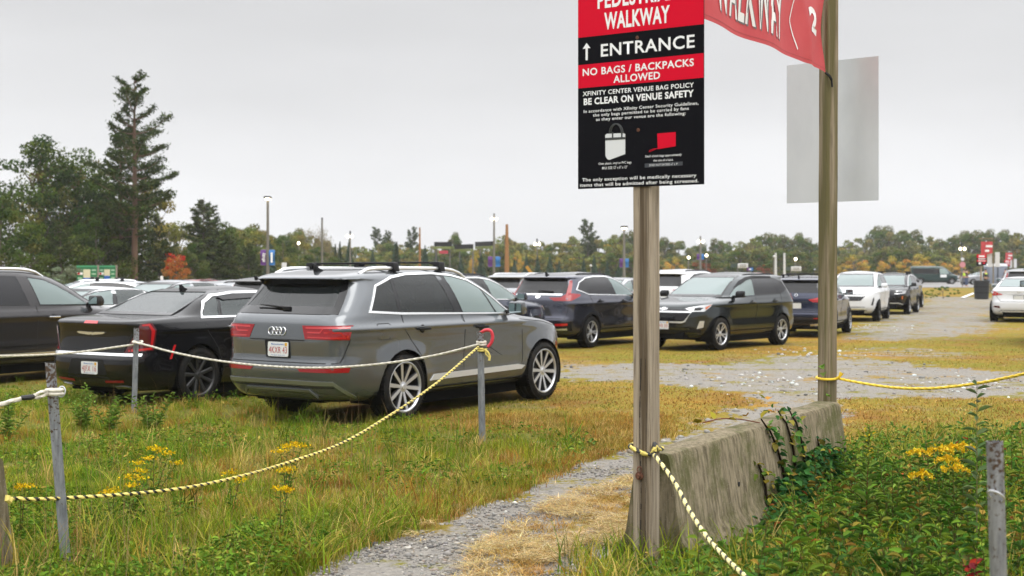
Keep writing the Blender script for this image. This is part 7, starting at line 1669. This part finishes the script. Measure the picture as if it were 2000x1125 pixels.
p = px2w(1465, 526, 100); s = 100 / FPX; o = thing('purple_sign', 'small purple and blue sign below the pale direction sign', 'sign', (p.x, p.y, 0)); b = MB(); b.box((-3 * s, 0, p.z), (6 * s, .05, 6.5 * s)); b.build('purple_half', PUR, o); b = MB(); b.box((3 * s, 0, p.z), (6 * s, .05, 6.5 * s)); b.build('blue_half', BLU, o); b = MB(); b.box((0, -.04, p.z), (5 * s, .02, 2.4 * s)); b.build('lettering', WHT, o); b = MB(); b.tube([(0, .1, 0), (0, .1, p.z)], .05, 6); b.build('post', POLE, o)
# far copies of the walkway signs
def far_sign(label, px, d, sc, bx):
    p = px2w(px, 500, d); s = d / FPX; o = thing('far_sign_post', label, 'sign', (p.x, p.y, 0), 0, 'far walkway signs'); zt, zm, zb = px2w(0, 526 - 37 * sc, d).z, px2w(0, 526 - 22 * sc, d).z, px2w(0, 526 - 7.5 * sc, d).z
    w = 19 * s * sc; b = MB(); b.tube([(0, .1, -.1), (0, .1, zb)], .07, 4); b.build('post', W1, o); b = MB(); b.box((0, 0, (px2w(0, 526 - 31 * sc + 0, d).z * 0 + (zm + .0 + zb) / 2 + 3.5 * s * sc)), (w, .04, zm - zb + 7 * s * sc)); q = b.build('sign_panel', SBLK, o)
    ztop = zm + 7 * s * sc; b = MB(); b.box((0, -.03, ztop - 3.5 * s * sc), (w * .98, .02, 7 * s * sc)); b.box((0, -.03, ztop - 12.5 * s * sc), (w * .98, .02, 4 * s * sc)); b.build('red_panel', RED, q)
    b = MB(); b.box((0, -.05, ztop - 3.4 * s * sc), (w * .6, .01, 3 * s * sc)); b.box((0, -.05, ztop - 12.5 * s * sc), (w * .75, .01, 1.2 * s * sc)); b.box((0, -.05, ztop - 8.6 * s * sc), (w * .7, .01, 1.6 * s * sc)); b.box((-w * .2, -.05, zb + 4.2 * s * sc), (w * .24, .01, 4 * s * sc)); b.build('lettering', WHT, q)
    b = MB(); b.box((w * .22, -.05, zb + 4.5 * s * sc), (w * .22, .01, 3 * s * sc)); b.build('clutch_picture', RED, q)
    return o
far_sign('far red and black walkway sign above the black bin', 1917, 88, 1.0, 0); far_sign('smaller far red and black sign near the right edge beyond the toilets', 1967, 150, .62, 0)
for px, d, sc, lab in ((1938, 93, 1., 'far timber gate post pair with red banner and grey sign back behind the black bin'), (1977, 158, .6, 'farther timber post with red banner near the right edge')):
    p = px2w(px, 526, d); s = d / FPX * sc; o = thing('far_banner_post', lab, 'post', (p.x, p.y, 0), 0, 'far walkway banner posts'); zt = EYE + 60 * s; b = MB(); b.tube([(2 * s, 0, -.1), (2 * s, 0, zt)], 1.3 * s, 4); b.build('post', W2, o); b = MB(); b.box((-12 * s, 0, zt), (28 * s, .08, 3 * s)); b.build('beam', W2, o)
    b = MB(); vs = []
    for i in range(7):
        for j in range(2): vs.append((-23 * s + 24 * s * i / 6, -.1 + .12 * math.sin(i * 1.4), EYE + (32 if j == 0 else 54) * s - (5 * s * (1 - i / 6) if j == 0 else 0)))
    b.add(vs, [(2 * i, 2 * i + 2, 2 * i + 3, 2 * i + 1) for i in range(6)]); q = b.build('banner', BM, o, recalc=False); b = MB(); b.box((-9 * s, -.3, EYE + 45 * s), (13 * s, .02, 4 * s)); b.box((-13 * s, -.3, EYE + 36 * s), (8 * s, .02, 4 * s)); b.build('lettering', WHT, q)
    for x_ in (-4, 11): b = MB(); b.box((x_ * s, .1, EYE + 19 * s), (9 * s, .04, 29 * s)); b.build('sign_back', PALE, o)
# portable toilets, bin, traffic cone tape
TOI = mat('toilet_grey', (.13, .15, .19), .5); TOR = mat('toilet_roof', (.70, .72, .75), .5)
for px, lab in ((1936, 'grey portable toilet with white domed roof, left one of the pair'), (1953, 'grey portable toilet with white domed roof, right one of the pair')):
    d = 140; p = px2w(px, 526, d); o = thing('portable_toilet', lab, 'toilet', (p.x, p.y, 0), 0, 'portable toilets'); b = MB(); b.box((0, 0, 1.02), (1.15, 1.2, 2.04)); q = b.build('cabin', TOI, o, bevel=.05); b = MB(); b.prism([(-.62, 2.04), (.62, 2.04), (.58, 2.2), (.35, 2.34), (-.35, 2.34), (-.58, 2.2)], -.64, .64, 'Y'); b.build('roof', TOR, o, bevel=.04)
    b = MB(); b.box((0, -.62, 1.0), (.8, .05, 1.85)); b.build('door', mat('toilet_door', (.16, .18, .22), .5), o, bevel=.02)
p = gp(1917, 584); o = thing('trash_bin', 'tall black bin standing on the grass under the far walkway sign', 'bin', p); b = MB(); b.lathe([(.0, 0), (.36, 0), (.40, .05), (.44, 1.0), (.47, 1.02), (.47, 1.08), (.40, 1.09), (.38, .9), (0, .9)], 24, 'Z'); b.build('barrel', mat('bin_black', (.012, .013, .016), .6), o); b = MB(); b.lathe([(.45, .35), (.452, .37), (.455, .39)], 24, 'Z'); b.lathe([(.46, .7), (.463, .72), (.463, .74)], 24, 'Z'); b.build('rib', BLK, o)
o = barrier((35.4, 101, 0), (38.6, 98, 0), 'far concrete barrier among yellow weeds behind the black bin')
# green van
VAN = dict(M=80, N=110, nr=9, nf=lambda z: 4 if z < 1.2 else 6, xf=1.75, xr=-1.75, rw=.37, arch=.42, track=1.0, tw=.24, rim=.2, spk=6, spw=.06, belt=1.15, flare=.01,
    R=[(-2.75, .3), (-2.8, .5), (-2.8, 1.0), (-2.78, 1.6), (-2.74, 1.95), (-2.66, 2.07), (-2.3, 2.12), (-1.5, 2.14)], F=[(2.6, .3), (2.7, .5), (2.7, .8), (2.62, 1.0), (2.3, 1.1), (1.95, 1.2), (1.6, 1.5), (1.15, 1.85), (.9, 2.0), (.5, 2.09), (-.2, 2.13), (-.6, 2.14)],
    W=[(.9, .3), (.98, .5), (1.0, .8), (1.0, 1.1), (.97, 1.3), (.93, 1.7), (.88, 1.95), (.80, 2.05), (.6, 2.11), (.05, 2.14)])
VAN['feats'] = side_glass([(-2.6, 1.22), (1.65, 1.18), (1.1, 1.72), (.9, 1.84), (-2.6, 1.84)], [(-1.3, -1.3, .04), (.3, .3, .08)], [GL_D, GL_D, GL_C], None) + [shield([(-.8, 1.22), (.8, 1.22), (.7, 1.85), (-.7, 1.85)]), ('patch', 'headlight', LCLR, 'F', [(.5, .75), (.9, .75), (.9, .95), (.5, .95)], True, .008), ('patch', 'side_marker', LAMB, 'S', [(2.45, .72), (2.6, .72), (2.58, .86), (2.45, .86)], False, .008),
    ('patch', 'grille', BLKG, 'F', [(-.45, .7), (.45, .7), (.45, .95), (-.45, .95)], False, .006), strip('bumper', CHRW, 'F', [(-.9, .5), (.9, .5)], .16, .03, False), ('patch', 'door_sign', WHT, 'S', [(.45, .80), (1.15, .80), (1.15, 1.12), (.45, 1.12)], False, .008), ('mirror', BLK, 1.45, 1.25, (.14, .24, .2), 0)] + gaps([[(.25, 1.9), (.25, .4)], [(1.5, 1.2), (1.5, .6)]])
make_car('passenger_van', 'dark green passenger van with a white door sign on the road behind the lot', 'van', VAN, ((1826 - 1000) / FPX * 158, 158, 0), -8, P_VAN, None)
_v = [o for o in COL.objects if o.get('category') == 'van'][0]; _v.scale = (1.02, 1., 1.)
# people
SKIN = mat('skin', (.42, .25, .17), .6); HIVIS = mat('hivis_yellow', (.50, .75, .02), .6); JEAN = mat('denim', (.04, .06, .12), .8); DRK = mat('dark_cloth', (.016, .02, .02), .8); MRN = mat('brown_cloth', (.07, .035, .03), .8); HAIR = mat('hair', (.02, .014, .01), .8)
def skinned(name, verts, edges, radii, m, parent):
    me = bpy.data.meshes.new(name); me.from_pydata(verts, edges, []); o = bpy.data.objects.new(name, me); COL.objects.link(o); sk = o.modifiers.new('skin', 'SKIN'); ss = o.modifiers.new('sub', 'SUBSURF'); ss.levels = 1; ss.render_levels = 1
    for i, r_ in enumerate(radii): me.skin_vertices[0].data[i].radius = (r_, r_ * .85)
    me.skin_vertices[0].data[0].use_root = True
    dg = bpy.context.evaluated_depsgraph_get(); m2 = bpy.data.meshes.new_from_object(o.evaluated_get(dg)); bpy.data.objects.remove(o); m2.polygons.foreach_set('use_smooth', [True] * len(m2.polygons)); m2.name = name; return link(name, m2, m, parent)
def person(label, px, d, rz, top, bottom, vest, h=1.76):
    p = px2w(px, 526, d); o = thing('person', label, 'person', (p.x, p.y, 0), rz, 'people by the far road'); o.scale = (h / 1.76,) * 3
    V = [(0, 0, .95), (0, .0, 1.15), (0, 0, 1.38), (0, -.01, 1.50), (0, -.02, 1.60), (0, -.02, 1.70),
         (-.10, 0, .90), (-.11, -.03, .50), (-.12, .03, .08), (-.12, -.13, .04), (.10, 0, .90), (.13, -.06, .50), (.14, .02, .08), (.15, -.14, .04),
         (-.20, 0, 1.40), (-.25, .02, 1.13), (-.20, -.16, .98), (-.16, -.26, 1.0), (.20, 0, 1.40), (.26, .03, 1.13), (.22, -.14, .96), (.19, -.23, .95)]
    for sx, i0 in ((-1, 17), (1, 21)):       # five short fingers on each hand
        b_ = Vector(V[i0])
        for k in range(4): V.append(tuple(b_ + Vector((sx * (-.03 + .018 * k), -.075 + .008 * abs(k - 1.4), -.02))))
        V.append(tuple(b_ + Vector((-sx * .045, -.03, .01))))
    E = [(0, 1), (1, 2), (2, 3), (3, 4), (4, 5), (0, 6), (6, 7), (7, 8), (8, 9), (0, 10), (10, 11), (11, 12), (12, 13), (2, 14), (14, 15), (15, 16), (16, 17), (2, 18), (18, 19), (19, 20), (20, 21)] + [(17, 22 + k) for k in range(5)] + [(21, 27 + k) for k in range(5)]
    Rr = [.15, .145, .16, .06, .09, .085, .10, .07, .05, .045, .10, .07, .05, .045, .075, .05, .038, .035, .075, .05, .038, .035] + [.009] * 10
    skinned('body', V, E, Rr, SKIN, o)
    skinned('trousers', [(0, 0, 1.0), (-.10, 0, .88), (-.11, -.03, .50), (-.12, .03, .12), (.10, 0, .88), (.13, -.06, .50), (.14, .02, .12)], [(0, 1), (1, 2), (2, 3), (0, 4), (4, 5), (5, 6)], [.165, .115, .085, .07, .115, .085, .07], bottom, o)
    skinned('jacket', [(0, 0, .98), (0, 0, 1.18), (0, 0, 1.42), (-.20, 0, 1.40), (-.25, .02, 1.13), (-.21, -.13, 1.0), (.20, 0, 1.40), (.26, .03, 1.13), (.23, -.11, .98)], [(0, 1), (1, 2), (2, 3), (3, 4), (4, 5), (2, 6), (6, 7), (7, 8)], [.175, .165, .17, .088, .062, .05, .088, .062, .05], top, o)
    if vest: skinned('vest', [(0, 0, vest[0]), (0, 0, (vest[0] + 1.42) / 2), (0, 0, 1.42)], [(0, 1), (1, 2)], [.19, .18, .185], HIVIS, o)
    b = MB(); b.lathe([(.01, 1.80), (.07, 1.785), (.10, 1.73), (.098, 1.66)], 12, 'Z', (0, .0, 0)); b.build('hair', HAIR, o)
    f = MB(); f.box((0, -.115, 1.655), (.025, .04, .05)); [f.box((s_ * .035, -.10, 1.69), (.022, .02, .012)) for s_ in (-1, 1)]; f.box((0, -.10, 1.60), (.05, .02, .012)); [f.box((s_ * .09, 0, 1.66), (.02, .04, .06)) for s_ in (-1, 1)]; f.build('face', SKIN, o, bevel=.006)
person('person in a yellow safety vest and blue jeans standing beside the green van', 1883, 133, R(-30), MRN, JEAN, (1.0,), 1.78); person('person behind in a yellow safety vest leaning close to the jeans wearer', 1888, 135, R(60), MRN, JEAN, None, 1.74)
person('person in dark clothes with a yellow collar behind the far sign post', 1925, 118, R(20), DRK, DRK, (1.28,), 1.76); person('person in a brown jacket right of the portable toilets', 1964, 138, R(-70), MRN, DRK, None, 1.76)
p = px2w(1880, 517, 131); o = thing('stop_sign', 'pink red round sign on a pole above the people by the van', 'sign', (p.x, p.y, 0)); b = MB(); b.lathe([(0, -.02), (.3, -.02), (.3, .02), (0, .02)], 8, 'Y', (0, 0, p.z)); b.build('sign_plate', mat('faded_red_sign', (.50, .20, .22), .5), o); b = MB(); b.lathe([(0, -.02), (.17, -.02), (.17, .02), (0, .02)], 12, 'Y', (0, 0, p.z + .55)); b.build('white_disc', PALE, o); b = MB(); b.tube([(0, .05, 0), (0, .05, p.z + .6)], .03, 6); b.build('post', POLE, o)

# ---------------------------------------------------------------- damp air
hz = MB(); hz.box((0, 170, 14), (900, 400, 31)); haze = hz.build('haze', None, smooth=False); tag(haze, kind='stuff')
hm = bpy.data.materials.new('damp_air'); hm.use_nodes = True; t = hm.node_tree
for n in list(t.nodes): t.nodes.remove(n)
o_ = N(t, 'ShaderNodeOutputMaterial'); pv = N(t, 'ShaderNodeVolumePrincipled', inp={'Density': .0003, 'Anisotropy': .2}); pv.inputs['Color'].default_value = (.93, .95, .98, 1)
t.links.new(pv.outputs[0], o_.inputs['Volume']); haze.data.materials.append(hm)
